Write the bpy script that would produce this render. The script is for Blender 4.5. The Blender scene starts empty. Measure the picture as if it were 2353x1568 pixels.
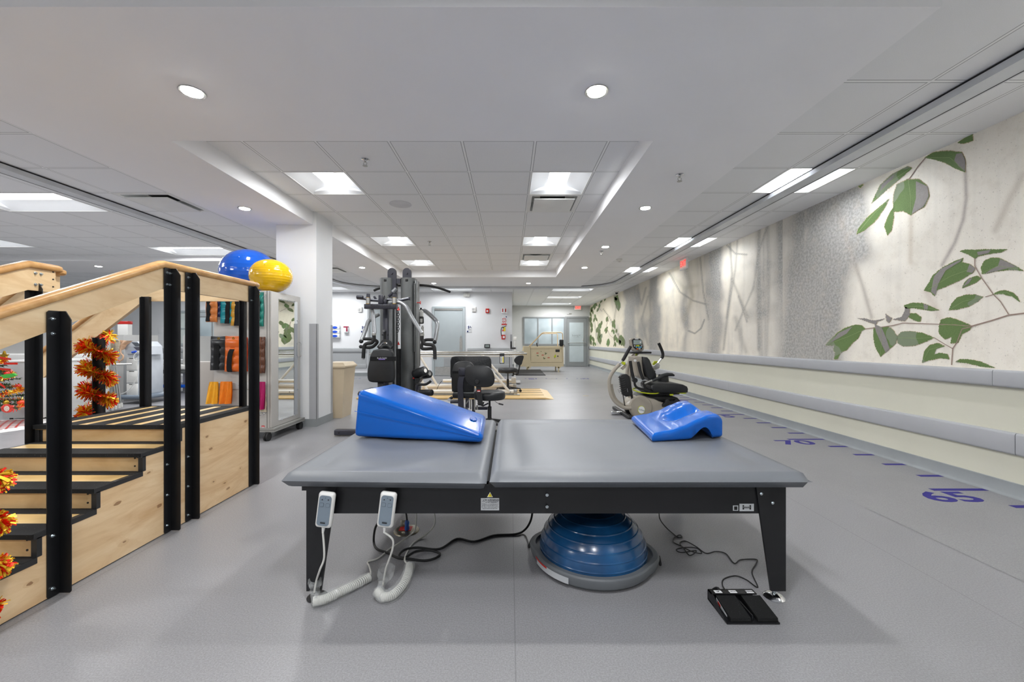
import bpy, bmesh, math, random
import numpy as np
from mathutils import Vector, Matrix
random.seed(7); np.random.seed(7)
S = bpy.context.scene
C = S.collection
R = math.radians

# ---------------------------------------------------------------- camera
CX, CY, F, H = 1171.0, 785.5, 925.0, 1.09     # vanishing point, focal length in px (2353 wide frame), eye height
cam_d = bpy.data.cameras.new('camera'); cam = bpy.data.objects.new('camera', cam_d); C.objects.link(cam)
cam.location = (0, 0, H); cam.rotation_euler = (R(90), 0, 0)
cam_d.sensor_width = 36.0; cam_d.lens = F / 2353 * 36.0
cam_d.shift_x = (1176.5 - CX) / 2353; cam_d.shift_y = (CY - 784) / 2353
cam_d.clip_start = 0.05; cam_d.clip_end = 100
S.camera = cam
S.view_settings.view_transform = 'Standard'; S.view_settings.look = 'None'
S.view_settings.exposure = 1.64; S.view_settings.gamma = 1.0; S.view_settings.use_curve_mapping = False
S.cycles.use_denoising = True
S.cycles.max_bounces = 10; S.cycles.diffuse_bounces = 6; S.cycles.glossy_bounces = 4
w = bpy.data.worlds.new('world'); S.world = w; w.use_nodes = True
w.node_tree.nodes['Background'].inputs[0].default_value = (0.8, 0.85, 0.9, 1)
w.node_tree.nodes['Background'].inputs[1].default_value = 0.3
LENS_E = 4.5        # radiance of the troffer lenses
LAMP_L = 24.0       # radiance of the lamp panel inside each troffer
SPOT_E = 260.0

# ---------------------------------------------------------------- pixel helpers (a point of the place at depth Y)
def P(u, v, Y): return Vector(((u - CX) * Y / F, Y, H - (v - CY) * Y / F))
def FL(u, v, z=0.0):
    Y = (H - z) * F / (v - CY); return Vector(((u - CX) * Y / F, Y, z))
def lerp(a, b, t): return a + (b - a) * t

# ---------------------------------------------------------------- materials
def lin(c):
    if isinstance(c, str): c = [int(c[i:i+2], 16) / 255 for i in (0, 2, 4)]
    return tuple((x / 12.92 if x <= .04045 else ((x + .055) / 1.055) ** 2.4) for x in c)
class NT:
    def __init__(s, name):
        s.m = bpy.data.materials.new(name); s.m.use_nodes = True; s.t = s.m.node_tree
        s.b = s.t.nodes['Principled BSDF']; s.co = None
    def n(s, typ, **kw):
        x = s.t.nodes.new(typ)
        for k, v in kw.items():
            if hasattr(x, k): setattr(x, k, v)
        return x
    def l(s, a, b): s.t.links.new(a, b)
    def obj(s):
        if not s.co: s.co = s.n('ShaderNodeTexCoord')
        return s.co.outputs['Object']
    def world(s):
        return s.n('ShaderNodeNewGeometry').outputs['Position']
    def mapv(s, v, sc=(1, 1, 1), loc=(0, 0, 0), rot=(0, 0, 0)):
        m = s.n('ShaderNodeMapping'); s.l(v, m.inputs[0]); m.inputs['Scale'].default_value = sc
        m.inputs['Location'].default_value = loc; m.inputs['Rotation'].default_value = rot; return m.outputs[0]
    def noise(s, v, sc, det=2, rough=.5, dist=0):
        n = s.n('ShaderNodeTexNoise'); s.l(v, n.inputs['Vector']); n.inputs['Scale'].default_value = sc
        n.inputs['Detail'].default_value = det; n.inputs['Roughness'].default_value = rough
        n.inputs['Distortion'].default_value = dist; return n.outputs['Fac']
    def ramp(s, f, stops):
        r = s.n('ShaderNodeValToRGB'); s.l(f, r.inputs[0]); e = r.color_ramp.elements
        while len(e) < len(stops): e.new(.5)
        for i, (p, c) in enumerate(stops):
            e[i].position = p; c = lin(c) if isinstance(c, str) else c; e[i].color = (*c[:3], 1)
        return r.outputs[0]
    def math(s, op, a, b=None, c=None):
        n = s.n('ShaderNodeMath', operation=op)
        for i, x in enumerate((a, b, c)):
            if x is None: continue
            if isinstance(x, (int, float)): n.inputs[i].default_value = x
            else: s.l(x, n.inputs[i])
        return n.outputs[0]
    def mix(s, f, a, b, bt='MIX'):
        n = s.n('ShaderNodeMix', data_type='RGBA', blend_type=bt)
        if isinstance(f, (int, float)): n.inputs[0].default_value = f
        else: s.l(f, n.inputs[0])
        for i, x in ((6, a), (7, b)):
            if isinstance(x, str): n.inputs[i].default_value = (*lin(x), 1)
            elif isinstance(x, tuple): n.inputs[i].default_value = (*x[:3], 1)
            else: s.l(x, n.inputs[i])
        return n.outputs[2]
    def bump(s, h, st=.3, d=.002):
        n = s.n('ShaderNodeBump'); s.l(h, n.inputs['Height']); n.inputs['Strength'].default_value = st
        n.inputs['Distance'].default_value = d; s.l(n.outputs[0], s.b.inputs['Normal'])
    def base(s, c):
        if isinstance(c, str): s.b.inputs['Base Color'].default_value = (*lin(c), 1)
        else: s.l(c, s.b.inputs['Base Color'])
    def set(s, rough=.5, metal=0, spec=.5, coat=0, coatr=.1):
        s.b.inputs['Roughness'].default_value = rough; s.b.inputs['Metallic'].default_value = metal
        s.b.inputs['Specular IOR Level'].default_value = spec; s.b.inputs['Coat Weight'].default_value = coat
        s.b.inputs['Coat Roughness'].default_value = coatr
        return s
_mc = {}
def simple(name, col, rough=.5, metal=0, var=.06, vs=6, bump=0, bs=200, coat=0, coatr=.1, spec=.5):
    """plain colour with a slight procedural mottling"""
    if name in _mc: return _mc[name]
    t = NT(name); c = lin(col); v = t.noise(t.obj(), vs, 3)
    lo = tuple(x * (1 - var) for x in c); hi = tuple(min(1, x * (1 + var)) for x in c)
    t.base(t.ramp(v, [(.3, lo), (.7, hi)])); t.set(rough, metal, spec, coat, coatr)
    if bump: t.bump(t.noise(t.obj(), bs, 2), bump, .001)
    _mc[name] = t.m; return t.m
def emit(name, col, st):
    if name in _mc: return _mc[name]
    t = NT(name); t.base(col if isinstance(col, str) else col)
    t.b.inputs['Emission Color'].default_value = (*lin(col), 1); t.b.inputs['Emission Strength'].default_value = st
    _mc[name] = t.m; return t.m

M = {}
M['paint'] = simple('white_wall_paint', 'e6e8ea', .6, var=.015, vs=2)
M['soffit'] = simple('soffit_paint', 'f3f3f4', .7, var=.01, vs=2)
M['beigewall'] = simple('greige_wall_paint', 'd3d2c2', .6, var=.02, vs=2)
M['greywall'] = simple('pale_grey_wall_paint', 'c9cac8', .6, var=.02, vs=2)
M['bumper'] = simple('grey_vinyl_guard', 'acaeb2', .45, var=.02, bump=.15, bs=400)
M['guard_back'] = simple('grey_wall_guard_far', 'a9acae', .5, var=.02)
M['cove'] = simple('grey_cove_base', '8d9294', .45, var=.05)
M['doorgrey'] = simple('door_grey', 'a9b2b5', .45, var=.02)
M['framegrey'] = simple('frame_grey', '85898a', .4, var=.03)
M['steel'] = simple('brushed_steel', 'b5b5b2', .35, 1, var=.08, vs=20)
M['chrome'] = simple('chrome', 'd8dade', .12, 1, var=.03)
M['zinc'] = simple('zinc_bolt', 'c6ced2', .25, 1, var=.1, vs=60)
M['black'] = simple('black_powdercoat', '141518', .38, var=.1, bump=.1, bs=300)
M['blackmatt'] = simple('black_plastic', '1a1b1d', .5, var=.12)
M['rubberblk'] = simple('black_rubber', '17181a', .6, var=.12)
M['vinylblk'] = simple('black_vinyl', '1d1f22', .42, var=.12, vs=8, bump=.15, bs=250)
M['velcro'] = simple('black_velcro', '0b0c0f', .95, var=.2, vs=80, bump=.5, bs=500)
M['tablegrey'] = simple('grey_table_vinyl', '696d73', .44, var=.025, vs=5, bump=.05, bs=60)
M['bluefoam'] = simple('blue_coated_foam', '005ab8', .22, var=.03, vs=3, bump=.05, bs=25, coat=.2, coatr=.1, spec=.35)
M['white'] = simple('white_plastic', 'e3e3e0', .4, var=.02)
M['offwhite'] = simple('offwhite_plastic', 'cfcfca', .4, var=.02)
M['lightgrey'] = simple('light_grey_metal', 'b4b4b3', .45, var=.03)
M['greymetal'] = simple('gym_grey_metal', '6e7171', .38, .3, var=.06, vs=9, bump=.15, bs=350)
M['indigo'] = simple('dark_slate_powdercoat', '34353f', .35, .2, var=.08)
M['silver'] = simple('silver_paint', 'a5a8ab', .28, .6, var=.04)
M['beige'] = simple('beige_laminate', 'cdbf9f', .45, var=.03)
M['tan'] = simple('tan_plastic', 'cdbda2', .45, var=.03)
M['nubeige'] = simple('taupe_plastic', 'a39c90', .35, var=.03)
M['red'] = simple('red_plastic', 'c3241c', .3, var=.05)
M['yellow'] = simple('yellow_plastic', 'e2d022', .35, var=.05)
M['lime'] = simple('lime_plastic', 'b9c41c', .35, var=.05)
M['purple'] = simple('purple_floor_vinyl', '20167c', .6, var=.06, vs=30)
M['ink'] = simple('black_ink', '121212', .6)
M['paper'] = simple('paper', 'e6e8ea', .6, var=.03)
M['label'] = simple('silver_label', 'b9bcbf', .4, var=.04)
M['blueink'] = simple('blue_ink', '1f4fc4', .5)
M['navyink'] = simple('navy_ink', '20306a', .5)
M['redink'] = simple('red_ink', 'd0302a', .5)
M['lcd'] = simple('lcd_screen', '9aa7a4', .25, var=.05)
M['gold'] = simple('brass', 'b99334', .25, 1, var=.1)
M['lens'] = emit('light_lens', 'fbfdff', LENS_E)
M['spot'] = emit('downlight_lens', 'fffdf8', SPOT_E); M['spot_dim'] = emit('downlight_lens_dim', 'fffdf8', SPOT_E*.16)
M['exitred'] = emit('exit_letters', 'ff1a0a', .55)
M['exitface'] = emit('exit_face', 'f0c8bc', .06)
M['reflector'] = simple('white_reflector', 'eff1f3', .35, var=.01)
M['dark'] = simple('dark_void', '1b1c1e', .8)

def m_floor(name, c0, c1, c2, seams=True):
    t = NT(name); v = t.world()
    sp = t.noise(v, 420, 2, .7); big = t.noise(v, 1.3, 3)
    sp2 = t.noise(t.mapv(v, (1, 1, 1), (9, 4, 2)), 170, 3, .6)
    c = t.ramp(sp, [(.32, c0), (.47, c1), (.55, c1), (.68, c2)])
    c = t.mix(.45, c, t.ramp(sp2, [(.36, c0), (.5, c1), (.64, c2)]))
    c = t.mix(t.math('MULTIPLY', t.math('SUBTRACT', big, .4), .5), c, c0)
    if seams:
        sx = t.n('ShaderNodeSeparateXYZ'); t.l(v, sx.inputs[0])
        for out, off, per in ((0, .02, 1.93), (1, 8.6, 9.0)):
            q = t.math('PINGPONG', t.math('SUBTRACT', sx.outputs[out], off), per / 2)
            line = t.math('LESS_THAN', q, .0022)
            c = t.mix(t.math('MULTIPLY', line, .55), c, '68686a')
    t.base(c); t.set(.32, spec=.45); t.bump(sp, .06, .0006)
    rr = t.math('MULTIPLY_ADD', big, .12, .30); t.l(rr, t.b.inputs['Roughness'])
    return t.m
M['floor'] = m_floor('speckled_vinyl_floor', '757577', '8c8c8f', 'a0a0a3')
M['track'] = m_floor('speckled_vinyl_track', '757577', '8c8c8e', '9f9fa1', False)

def m_ceiling(name, ox, oy, thick=.006):
    t = NT(name); v = t.world(); sx = t.n('ShaderNodeSeparateXYZ'); t.l(v, sx.inputs[0])
    qx = t.math('PINGPONG', t.math('SUBTRACT', sx.outputs[0], ox), .3048)
    qy = t.math('PINGPONG', t.math('SUBTRACT', sx.outputs[1], oy), .3048)
    q = t.math('MINIMUM', qx, qy)
    edge = t.math('MULTIPLY', t.math('GREATER_THAN', q, .0085), t.math('LESS_THAN', q, .0085 + thick))
    bar = t.math('LESS_THAN', q, .0085)
    c = t.ramp(t.noise(v, 300, 2), [(.3, 'e8e9ea'), (.7, 'eff0f1')])
    c = t.mix(bar, c, 'f2f3f3'); c = t.mix(t.math('MULTIPLY', edge, .75), c, '8a8c8e')
    t.base(c); t.set(.75, spec=.3); t.bump(t.math('GREATER_THAN', q, .012), .4, .003)
    return t.m
M['tile_coffer'] = m_ceiling('ceiling_tiles_coffer', .213, 3.943)
M['tile_right'] = m_ceiling('ceiling_tiles_right', 2.557, 2.442)
M['tile_left'] = m_ceiling('ceiling_tiles_left', -4.23, 2.442)

def m_wood(name, a, b, c, sc=(1, 1, 1), knots=True, rough=.42):
    t = NT(name); v = t.mapv(t.obj(), sc)
    n1 = t.noise(v, 2.2, 5, .6, 1.6)
    wv = t.n('ShaderNodeTexWave', wave_type='RINGS', rings_direction='SPHERICAL'); t.l(t.mapv(v, (.8, .8, .8), (.3, .7, .2)), wv.inputs[0])
    wv.inputs['Scale'].default_value = 2.2; wv.inputs['Distortion'].default_value = 9; wv.inputs['Detail'].default_value = 3
    wv.inputs['Detail Scale'].default_value = .7
    col = t.ramp(n1, [(.3, a), (.5, b), (.72, c)])
    col = t.mix(t.math('MULTIPLY', t.math('GREATER_THAN', wv.outputs['Fac'], .9), .18), col, a)
    fine = t.noise(t.mapv(v, (2, 2, 60)), 5, 2, .6)
    col = t.mix(t.math('MULTIPLY', fine, .22), col, c)
    if knots:
        vo = t.n('ShaderNodeTexVoronoi', feature='F1', voronoi_dimensions='2D'); sp_ = t.n('ShaderNodeSeparateXYZ'); t.l(t.mapv(t.obj(), (1, 3.6, 6.5)), sp_.inputs[0]); cb_ = t.n('ShaderNodeCombineXYZ'); t.l(sp_.outputs[1], cb_.inputs[0]); t.l(sp_.outputs[2], cb_.inputs[1]); t.l(cb_.outputs[0], vo.inputs['Vector']); vo.inputs['Scale'].default_value = 1
        k = t.math('MULTIPLY', t.math('LESS_THAN', t.math('MULTIPLY_ADD', t.noise(v, 14, 3), .16, vo.outputs['Distance']), .125), .7)
        ring = t.math('MULTIPLY', t.math('LESS_THAN', t.math('MULTIPLY_ADD', t.noise(v, 9, 3), .2, vo.outputs['Distance']), .19), .25)
        col = t.mix(ring, col, 'c39a66'); col = t.mix(k, col, '7d4f2c')
    t.base(col); t.set(rough, spec=.35, coat=.15, coatr=.3)
    return t.m
M['ply'] = m_wood('birch_plywood', 'cda678', 'dfc095', 'ead0a9', (1.4, .8, 3.6))
M['plyrail'] = m_wood('maple_rail_board', 'd2b083', 'e2c69c', 'e9d1aa', (1.2, .9, 3), knots=False)
M['riser'] = m_wood('maple_riser', 'cfa873', 'dcb885', 'e3c595', (1, 1, 3), knots=False)
M['cap'] = m_wood('oak_handrail', 'b07f4a', 'c99a62', 'd8b07a', (3, 2, 3), knots=False, rough=.3)
M['plank'] = m_wood('light_plank', 'cfa868', 'dcb97c', 'e5c68c', (1, 3, 1), knots=False)
def m_speck(name, base, sp, sc, th=.66, rough=.8):
    t = NT(name); n = t.noise(t.obj(), sc, 2, .8)
    t.base(t.ramp(n, [(0, base), (th, base), (th + .03, sp)])); t.set(rough, spec=.3); t.bump(n, .3, .001)
    return t.m
M['tread'] = m_speck('speckled_rubber_tread', '1e1f20', '8d8d88', 190, .70)
M['pedalrub'] = m_speck('gritty_black_pedal', '151617', '55585a', 320, .68)
def m_glassy(name, col, rough=.05, alpha=.35):
    t = NT(name); t.base(col); t.set(rough, spec=.6); t.b.inputs['Alpha'].default_value = alpha
    t.b.inputs['Roughness'].default_value = rough; return t.m
M['frost'] = simple('frosted_glass', 'b3bec2', .25, var=.12, vs=1.2)
M['clearplastic'] = m_glassy('crinkled_clear_plastic', 'd9dcdc', .2, .22)
t = NT('mirror'); t.base('e8ecee'); t.set(.012, 1); n = t.noise(t.obj(), 2, 1); t.bump(n, .02, .001); M['mirror'] = t.m
t = NT('bosu_blue'); z = t.n('ShaderNodeSeparateXYZ'); t.l(t.obj(), z.inputs[0])
t.base(t.ramp(t.noise(t.obj(), 5, 4), [(.3, '0d3457'), (.6, '174f80'), (.8, '2f6b98')])); t.set(.22, coat=.4, coatr=.15); M['bosublue'] = t.m
M['bosugrey'] = simple('bosu_base_grey', '63676b', .5, var=.05)
M['ballblue'] = simple('blue_rubber_ball', '0c5bd0', .15, var=.04, vs=3, coat=.5)
M['ballyel'] = simple('yellow_rubber_ball', 'eebc0a', .15, var=.04, vs=3, coat=.5)
t = NT('gym_diamond_plate'); 
vv = t.n('ShaderNodeTexVoronoi'); t.l(t.obj(), vv.inputs['Vector']); vv.inputs['Scale'].default_value = 45
t.base('202225'); t.set(.4); t.bump(vv.outputs['Distance'], .6, .003); M['diamond'] = t.m

# ---------------------------------------------------------------- mesh builder
OFF = {}
class MB:
    def __init__(s): s.v = []; s.f = []; s.mi = []; s.M = Matrix.Identity(4); s.cur = 0
    def add(s, vs, fs):
        k = len(s.v); s.v += [s.M @ Vector(p) for p in vs]
        s.f += [tuple(k + i for i in f) for f in fs]; s.mi += [s.cur] * len(fs); return s
    def mat(s, i): s.cur = i; return s
    def at(s, m): s.M = m; return s
    def box(s, x0, y0, z0, x1, y1, z1):
        x0, x1 = sorted((x0, x1)); y0, y1 = sorted((y0, y1)); z0, z1 = sorted((z0, z1))
        return s.add([(x0,y0,z0),(x1,y0,z0),(x1,y1,z0),(x0,y1,z0),(x0,y0,z1),(x1,y0,z1),(x1,y1,z1),(x0,y1,z1)],
              [(0,3,2,1),(4,5,6,7),(0,1,5,4),(1,2,6,5),(2,3,7,6),(3,0,4,7)])
    def rbox(s, c, size, r, seg=3, m=None):
        hx, hy, hz = (max(1e-4, d / 2 - r) for d in size)
        lats = [(-90 + 90 * i / seg, -1) for i in range(seg + 1)] + [(90 * i / seg, 1) for i in range(seg + 1)]
        sg = [(1, 1), (-1, 1), (-1, -1), (1, -1)]
        lons = [(90 * q + 90 * i / seg, q) for q in range(4) for i in range(seg + 1)]
        vs = []
        for la, sz in lats:
            for lo, q in lons:
                a, b = R(la), R(lo)
                p = Vector((sg[q][0]*hx + r*math.cos(a)*math.cos(b), sg[q][1]*hy + r*math.cos(a)*math.sin(b), sz*hz + r*math.sin(a)))
                if m: p = m @ p
                vs.append(p + Vector(c))
        n = len(lons); fs = [(i*n+j, i*n+(j+1) % n, (i+1)*n+(j+1) % n, (i+1)*n+j) for i in range(len(lats)-1) for j in range(n)]
        fs.append(tuple(range(n-1, -1, -1))); fs.append(tuple((len(lats)-1)*n + j for j in range(n)))
        return s.add(vs, fs)
    def rb(s, x0, y0, z0, x1, y1, z1, r=.01, seg=2):
        return s.rbox(((x0+x1)/2, (y0+y1)/2, (z0+z1)/2), (abs(x1-x0), abs(y1-y0), abs(z1-z0)), min(r, abs(x1-x0)/2.01, abs(y1-y0)/2.01, abs(z1-z0)/2.01), seg)
    def tube(s, pts, r, n=10, caps=True, closed=False, flat=None):
        pts = [Vector(p) for p in pts]; N = len(pts)
        rs = r if isinstance(r, (list, tuple)) else [r] * N
        up = None; vs = []
        for i, p in enumerate(pts):
            if closed: d = pts[(i+1) % N] - pts[i-1]
            else: d = pts[min(i+1, N-1)] - pts[max(i-1, 0)]
            if d.length < 1e-9: d = Vector((0, 0, 1))
            d.normalize()
            if up is None: up = d.orthogonal().normalized() if not flat else (Vector(flat) - d * d.dot(Vector(flat))).normalized()
            else:
                up = up - d * up.dot(d); up = up.normalized() if up.length > 1e-6 else d.orthogonal().normalized()
            w = d.cross(up)
            for j in range(n):
                a = 2 * math.pi * j / n
                vs.append(p + (up * math.cos(a) + w * math.sin(a)) * rs[i])
        fs = []
        for i in range(N if closed else N - 1):
            k = (i + 1) % N
            for j in range(n): fs.append((i*n+j, i*n+(j+1) % n, k*n+(j+1) % n, k*n+j))
        if caps and not closed: fs += [tuple(range(n-1, -1, -1)), tuple((N-1)*n + j for j in range(n))]
        return s.add(vs, fs)
    def cyl(s, p0, p1, r, r1=None, n=20): return s.tube([p0, p1], [r, r if r1 is None else r1], n)
    def lathe(s, prof, c=(0, 0, 0), n=32, m=None, sx=1, sy=1):
        vs = []
        for r, z in prof:
            for j in range(n):
                a = 2 * math.pi * j / n; p = Vector((r * math.cos(a) * sx, r * math.sin(a) * sy, z))
                if m: p = m @ p
                vs.append(p + Vector(c))
        fs = [(i*n+j, i*n+(j+1) % n, (i+1)*n+(j+1) % n, (i+1)*n+j) for i in range(len(prof)-1) for j in range(n)]
        fs += [tuple(range(n-1, -1, -1)), tuple((len(prof)-1)*n + j for j in range(n))]
        return s.add(vs, fs)
    def sph(s, c, r, n=20, k=12, sq=(1, 1, 1)):
        prof = [(math.sin(math.pi * i / k) * r + 1e-5, -math.cos(math.pi * i / k) * r) for i in range(k + 1)]
        m = Matrix.Diagonal((sq[0], sq[1], sq[2])); return s.lathe(prof, c, n, m)
    def prism(s, poly, axis, a, b):
        """poly of 2-D points swept along axis 0/1/2 from a to b (remaining axes in order)"""
        def q(p, t):
            l = [p[0], p[1]]; l.insert(axis, t); return tuple(l)
        n = len(poly); vs = [q(p, a) for p in poly] + [q(p, b) for p in poly]
        return s.add(vs, [tuple(range(n-1, -1, -1)), tuple(range(n, 2*n))] + [(i, (i+1) % n, n+(i+1) % n, n+i) for i in range(n)])
    def quad(s, a, b, c, d): return s.add([a, b, c, d], [(0, 1, 2, 3)])
    def grid(s, fn, nu, nv):
        vs = [fn(i / nu, j / nv) for i in range(nu + 1) for j in range(nv + 1)]
        return s.add(vs, [(i*(nv+1)+j, (i+1)*(nv+1)+j, (i+1)*(nv+1)+j+1, i*(nv+1)+j+1) for i in range(nu) for j in range(nv)])
    def build(s, name, mat, parent=None, label=None, loc=None, sharp=38, recalc=True):
        me = bpy.data.meshes.new(name)
        off = OFF[parent.name] if parent is not None else Vector(loc) if loc is not None else Vector((0, 0, 0))
        me.from_pydata([tuple(p - off) for p in s.v], [], s.f)
        for m in (mat if isinstance(mat, (list, tuple)) else [mat]): me.materials.append(m)
        me.polygons.foreach_set('material_index', s.mi)
        if recalc:
            bm = bmesh.new(); bm.from_mesh(me); bmesh.ops.recalc_face_normals(bm, faces=bm.faces); bm.to_mesh(me); bm.free()
        me.shade_smooth(); me.set_sharp_from_angle(angle=R(sharp)); me.update()
        o = bpy.data.objects.new(name, me); C.objects.link(o)
        if parent is not None: o.parent = parent
        else: o.location = off
        OFF[o.name] = off
        if label: o['label'] = label
        return o
def tag(o, label=None, cat=None, group=None, kind=None):
    if label: o['label'] = label
    if cat: o['category'] = cat
    if group: o['group'] = group
    if kind: o['kind'] = kind
    return o
def thing(name, label, cat, loc=(0, 0, 0), group=None):
    o = bpy.data.objects.new(name, None); C.objects.link(o); o.location = loc; o.empty_display_size = .1
    OFF[o.name] = Vector(loc); return tag(o, label, cat, group)
def struct(name, mb, mat, parent=None, **k):
    return tag(mb.build(name, mat, parent, **k), kind='structure') if parent is None else mb.build(name, mat, parent, **k)
def dup(root, loc, rz=0, label=None):
    def cp(o, par):
        c = o.copy(); C.objects.link(c)
        if par is not None: c.parent = par
        OFF[c.name] = Vector(loc)
        for ch in list(o.children): cp(ch, c)
        return c
    r = cp(root, None); r.location = loc; r.rotation_euler = (0, 0, rz)
    if label: r['label'] = label
    return r
def text(s, size, m, name, mat, parent=None, ext=.0004, align='CENTER', sx=1.0, off=0, **k):
    """lettering standing on the plane of matrix m (x right, y up)"""
    cu = bpy.data.curves.new(name, 'FONT'); cu.body = s; cu.size = size; cu.extrude = ext
    cu.align_x = align; cu.align_y = 'CENTER'; cu.resolution_u = 3; cu.offset = off
    o = bpy.data.objects.new(name + '_tmp', cu); C.objects.link(o)
    bpy.context.view_layer.update()
    me = bpy.data.meshes.new_from_object(o); bpy.data.objects.remove(o)
    mb = MB().at(m @ Matrix.Diagonal((sx, 1, 1, 1)))
    mb.add([v.co for v in me.vertices], [tuple(p.vertices) for p in me.polygons])
    return mb.build(name, mat, parent, **k)
def frame_m(o, x, y):
    """matrix with origin o, local x and y axes given"""
    x = Vector(x).normalized(); y = Vector(y); y = (y - x * y.dot(x)).normalized(); z = x.cross(y)
    m = Matrix.Identity(4)
    for i, a in enumerate((x, y, z)):
        for k in range(3): m[k][i] = a[k]
    for k in range(3): m[k][3] = Vector(o)[k]
    return m
def smooth_path(pts, k=6):
    pts = [Vector(p) for p in pts]; out = []
    for i in range(len(pts) - 1):
        p0 = pts[max(i-1, 0)]; p1 = pts[i]; p2 = pts[i+1]; p3 = pts[min(i+2, len(pts)-1)]
        for j in range(k):
            t = j / k
            out.append(.5 * ((2*p1) + (p2-p0)*t + (2*p0-5*p1+4*p2-p3)*t*t + (3*p1-p0-3*p2+p3)*t**3))
    out.append(pts[-1]); return out
def uvp(pts, Y, s=1, ou=0, ov=0): return [P(ou + x / s, ov + y / s, Y) for x, y in pts]
# ================================================================ THE ROOM
XW, YF, YB, XL, YN = 3.53, 17.7, 12.85, -12.6, -5.0
ZC, ZS, ZK = 2.67, 2.587, 2.755          # tile ceiling, soffit underside, coffer ceiling
struct('floor', MB().box(XL, YN, -.1, XW, YF, 0), M['floor'])
# darker walking track that follows the right wall and turns left along the back wall
def track(x, y, r, n=10):
    return [(x, YN)] + [(x - r + r*math.cos(R(a)), y - r + r*math.sin(R(a))) for a in [90*i/n for i in range(n+1)]] + [(XL, y)]
ip, op = track(2.33, 10.8, 1.0), track(XW, 12.0, 2.2)
mb = MB(); n = len(ip)
mb.add([(x, y, .0012) for x, y in ip] + [(x, y, .0012) for x, y in op], [(i, n+i, n+i+1, i+1) for i in range(n-1)])
struct('trim_1', mb, M['track'])
# walls
struct('wall_right', MB().box(XW, YN, 0, XW+.12, YF, ZC+.2), M['beigewall'])
struct('wall_back', MB().box(XL, YB, 0, .08, YB+.12, ZC+.2), M['paint'])
struct('wall_return', MB().box(-.04, YB+.12, 0, .08, YF, ZC+.2), M['greywall'])
struct('wall_far', MB().box(.08, YF, 0, XW, YF+.12, ZC+.2), M['greywall'])
struct('wall_left', MB().box(XL-.12, YN, 0, XL, YB, ZC+.2), M['paint'])
struct('wall_front', MB().box(XL, YN-.12, 0, XW, YN, ZC+.2), M['paint'])

# troffer cells: x0, y0, length x, length y, z, kind
T = .6096
troffers = []
for i, (cx, side) in enumerate(((-2.226, 'left'), (.213, 'right'))):
    for j, (cy, w) in enumerate(((3.943, 'nearest'), (6.381, 'middle'), (8.210, 'farthest'))):
        troffers.append((cx, cy, T, T, ZK, 'square recessed troffer in the sunken ceiling, %s column, %s of its three' % (side, w), 'square troffers in the sunken ceiling'))
for j, (cy, w) in enumerate(((3.661, 'nearest to the camera'), (6.10, 'second from the camera'), (8.538, 'farthest of the three'))):
    troffers.append((2.557, cy, T, T, ZC, 'square troffer crossed by the curtain track near the mural, ' + w, 'troffers under the right curtain track'))
troffers += [(-6.06, 4.273, 2*T, T, ZC, 'long troffer over the stairs, larger of the two beside the left curtain track', 'long troffers on the left'),
             (-6.06, 6.711, 2*T, T, ZC, 'long troffer just above the apex of the wooden stair handrail', 'long troffers on the left'),
             (-9.107, 6.102, 2*T, T, ZC, 'long troffer cut off by the left edge of the picture', 'long troffers on the left'),
             (-6.06, 9.15+.6096*4, 2*T, T, ZC, 'long troffer by the top of the back wall, left of the exercise tower', 'long troffers on the left'),
             (-2.35, 11.75, 2*T, T, ZC, 'long slim troffer against the ceiling in front of the washroom door', 'troffers by the back wall'),
             (1.30, 11.95, 2*T, T, ZC, 'long slim troffer just behind the far soffit, nearest to the mural', 'troffers by the back wall'),
             (1.33, 14.02, 2*T, T, ZC, 'long slim troffer before the exit door, nearer of the two', 'troffers by the exit door'),
             (1.33, 16.46, 2*T, T, ZC, 'long slim troffer before the exit door, farther of the two', 'troffers by the exit door')]
hidden_tr = [(2.557, 1.223, T, T, ZC), (2.557, -1.6, T, T, ZC), (-6.06, 1.2, 2*T, T, ZC), (-6.06, -2, 2*T, T, ZC), (-2.226, -1.6, T, T, ZC),
             (-.3, -1.6, T, T, ZC), (-9.7, 1.5, 2*T, T, ZC), (-9.7, 11.0, 2*T, T, ZC), (-.3, .3, T, T, ZC)]  # unseen troffers, added to brighten the room
vents = [(.213, 4.553, ZK, 'square supply vent behind the big bright troffer in the sunken ceiling'), (.213, 7.600, ZK, 'square supply vent farther back in the sunken ceiling'),
         (-4.23, 4.273, ZC, 'square supply vent with dropped panel over the stairs, between track and soffit'), (-3.62-T+.0, 8.54, ZC, 'square supply vent seen just right of the white column')]
# ceiling plates with openings
def plate(mb, x0, x1, y0, y1, z, holes):
    xs = sorted({x0, x1} | {min(max(v, x0), x1) for h in holes for v in (h[0], h[0]+h[2])})
    ys = sorted({y0, y1} | {min(max(v, y0), y1) for h in holes for v in (h[1], h[1]+h[3])})
    for a, b in zip(xs, xs[1:]):
        for c, d in zip(ys, ys[1:]):
            mx, my = (a+b)/2, (c+d)/2
            if any(h[0] < mx < h[0]+h[2] and h[1] < my < h[1]+h[3] for h in holes): continue
            mb.quad((a, c, z), (a, d, z), (b, d, z), (b, c, z))
hol = [t[:4] for t in troffers if t[4] == ZC] + [t[:4] for t in hidden_tr] + [(v[0], v[1], T, T) for v in vents if v[2] == ZC]
hok = [t[:4] for t in troffers if t[4] == ZK] + [(v[0], v[1], T, T) for v in vents if v[2] == ZK]
mb = MB()
mb.mat(0); plate(mb, -2.52, 1.07, 3.0, 9.33, ZK, hok)
mb.mat(1); plate(mb, 1.93, XW, 1.8, 10.9, ZC, hol); plate(mb, -.04, XW, 10.9, YF, ZC, hol)
plate(mb, -.04, XW, YN, 1.8, ZC, hol)
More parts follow.
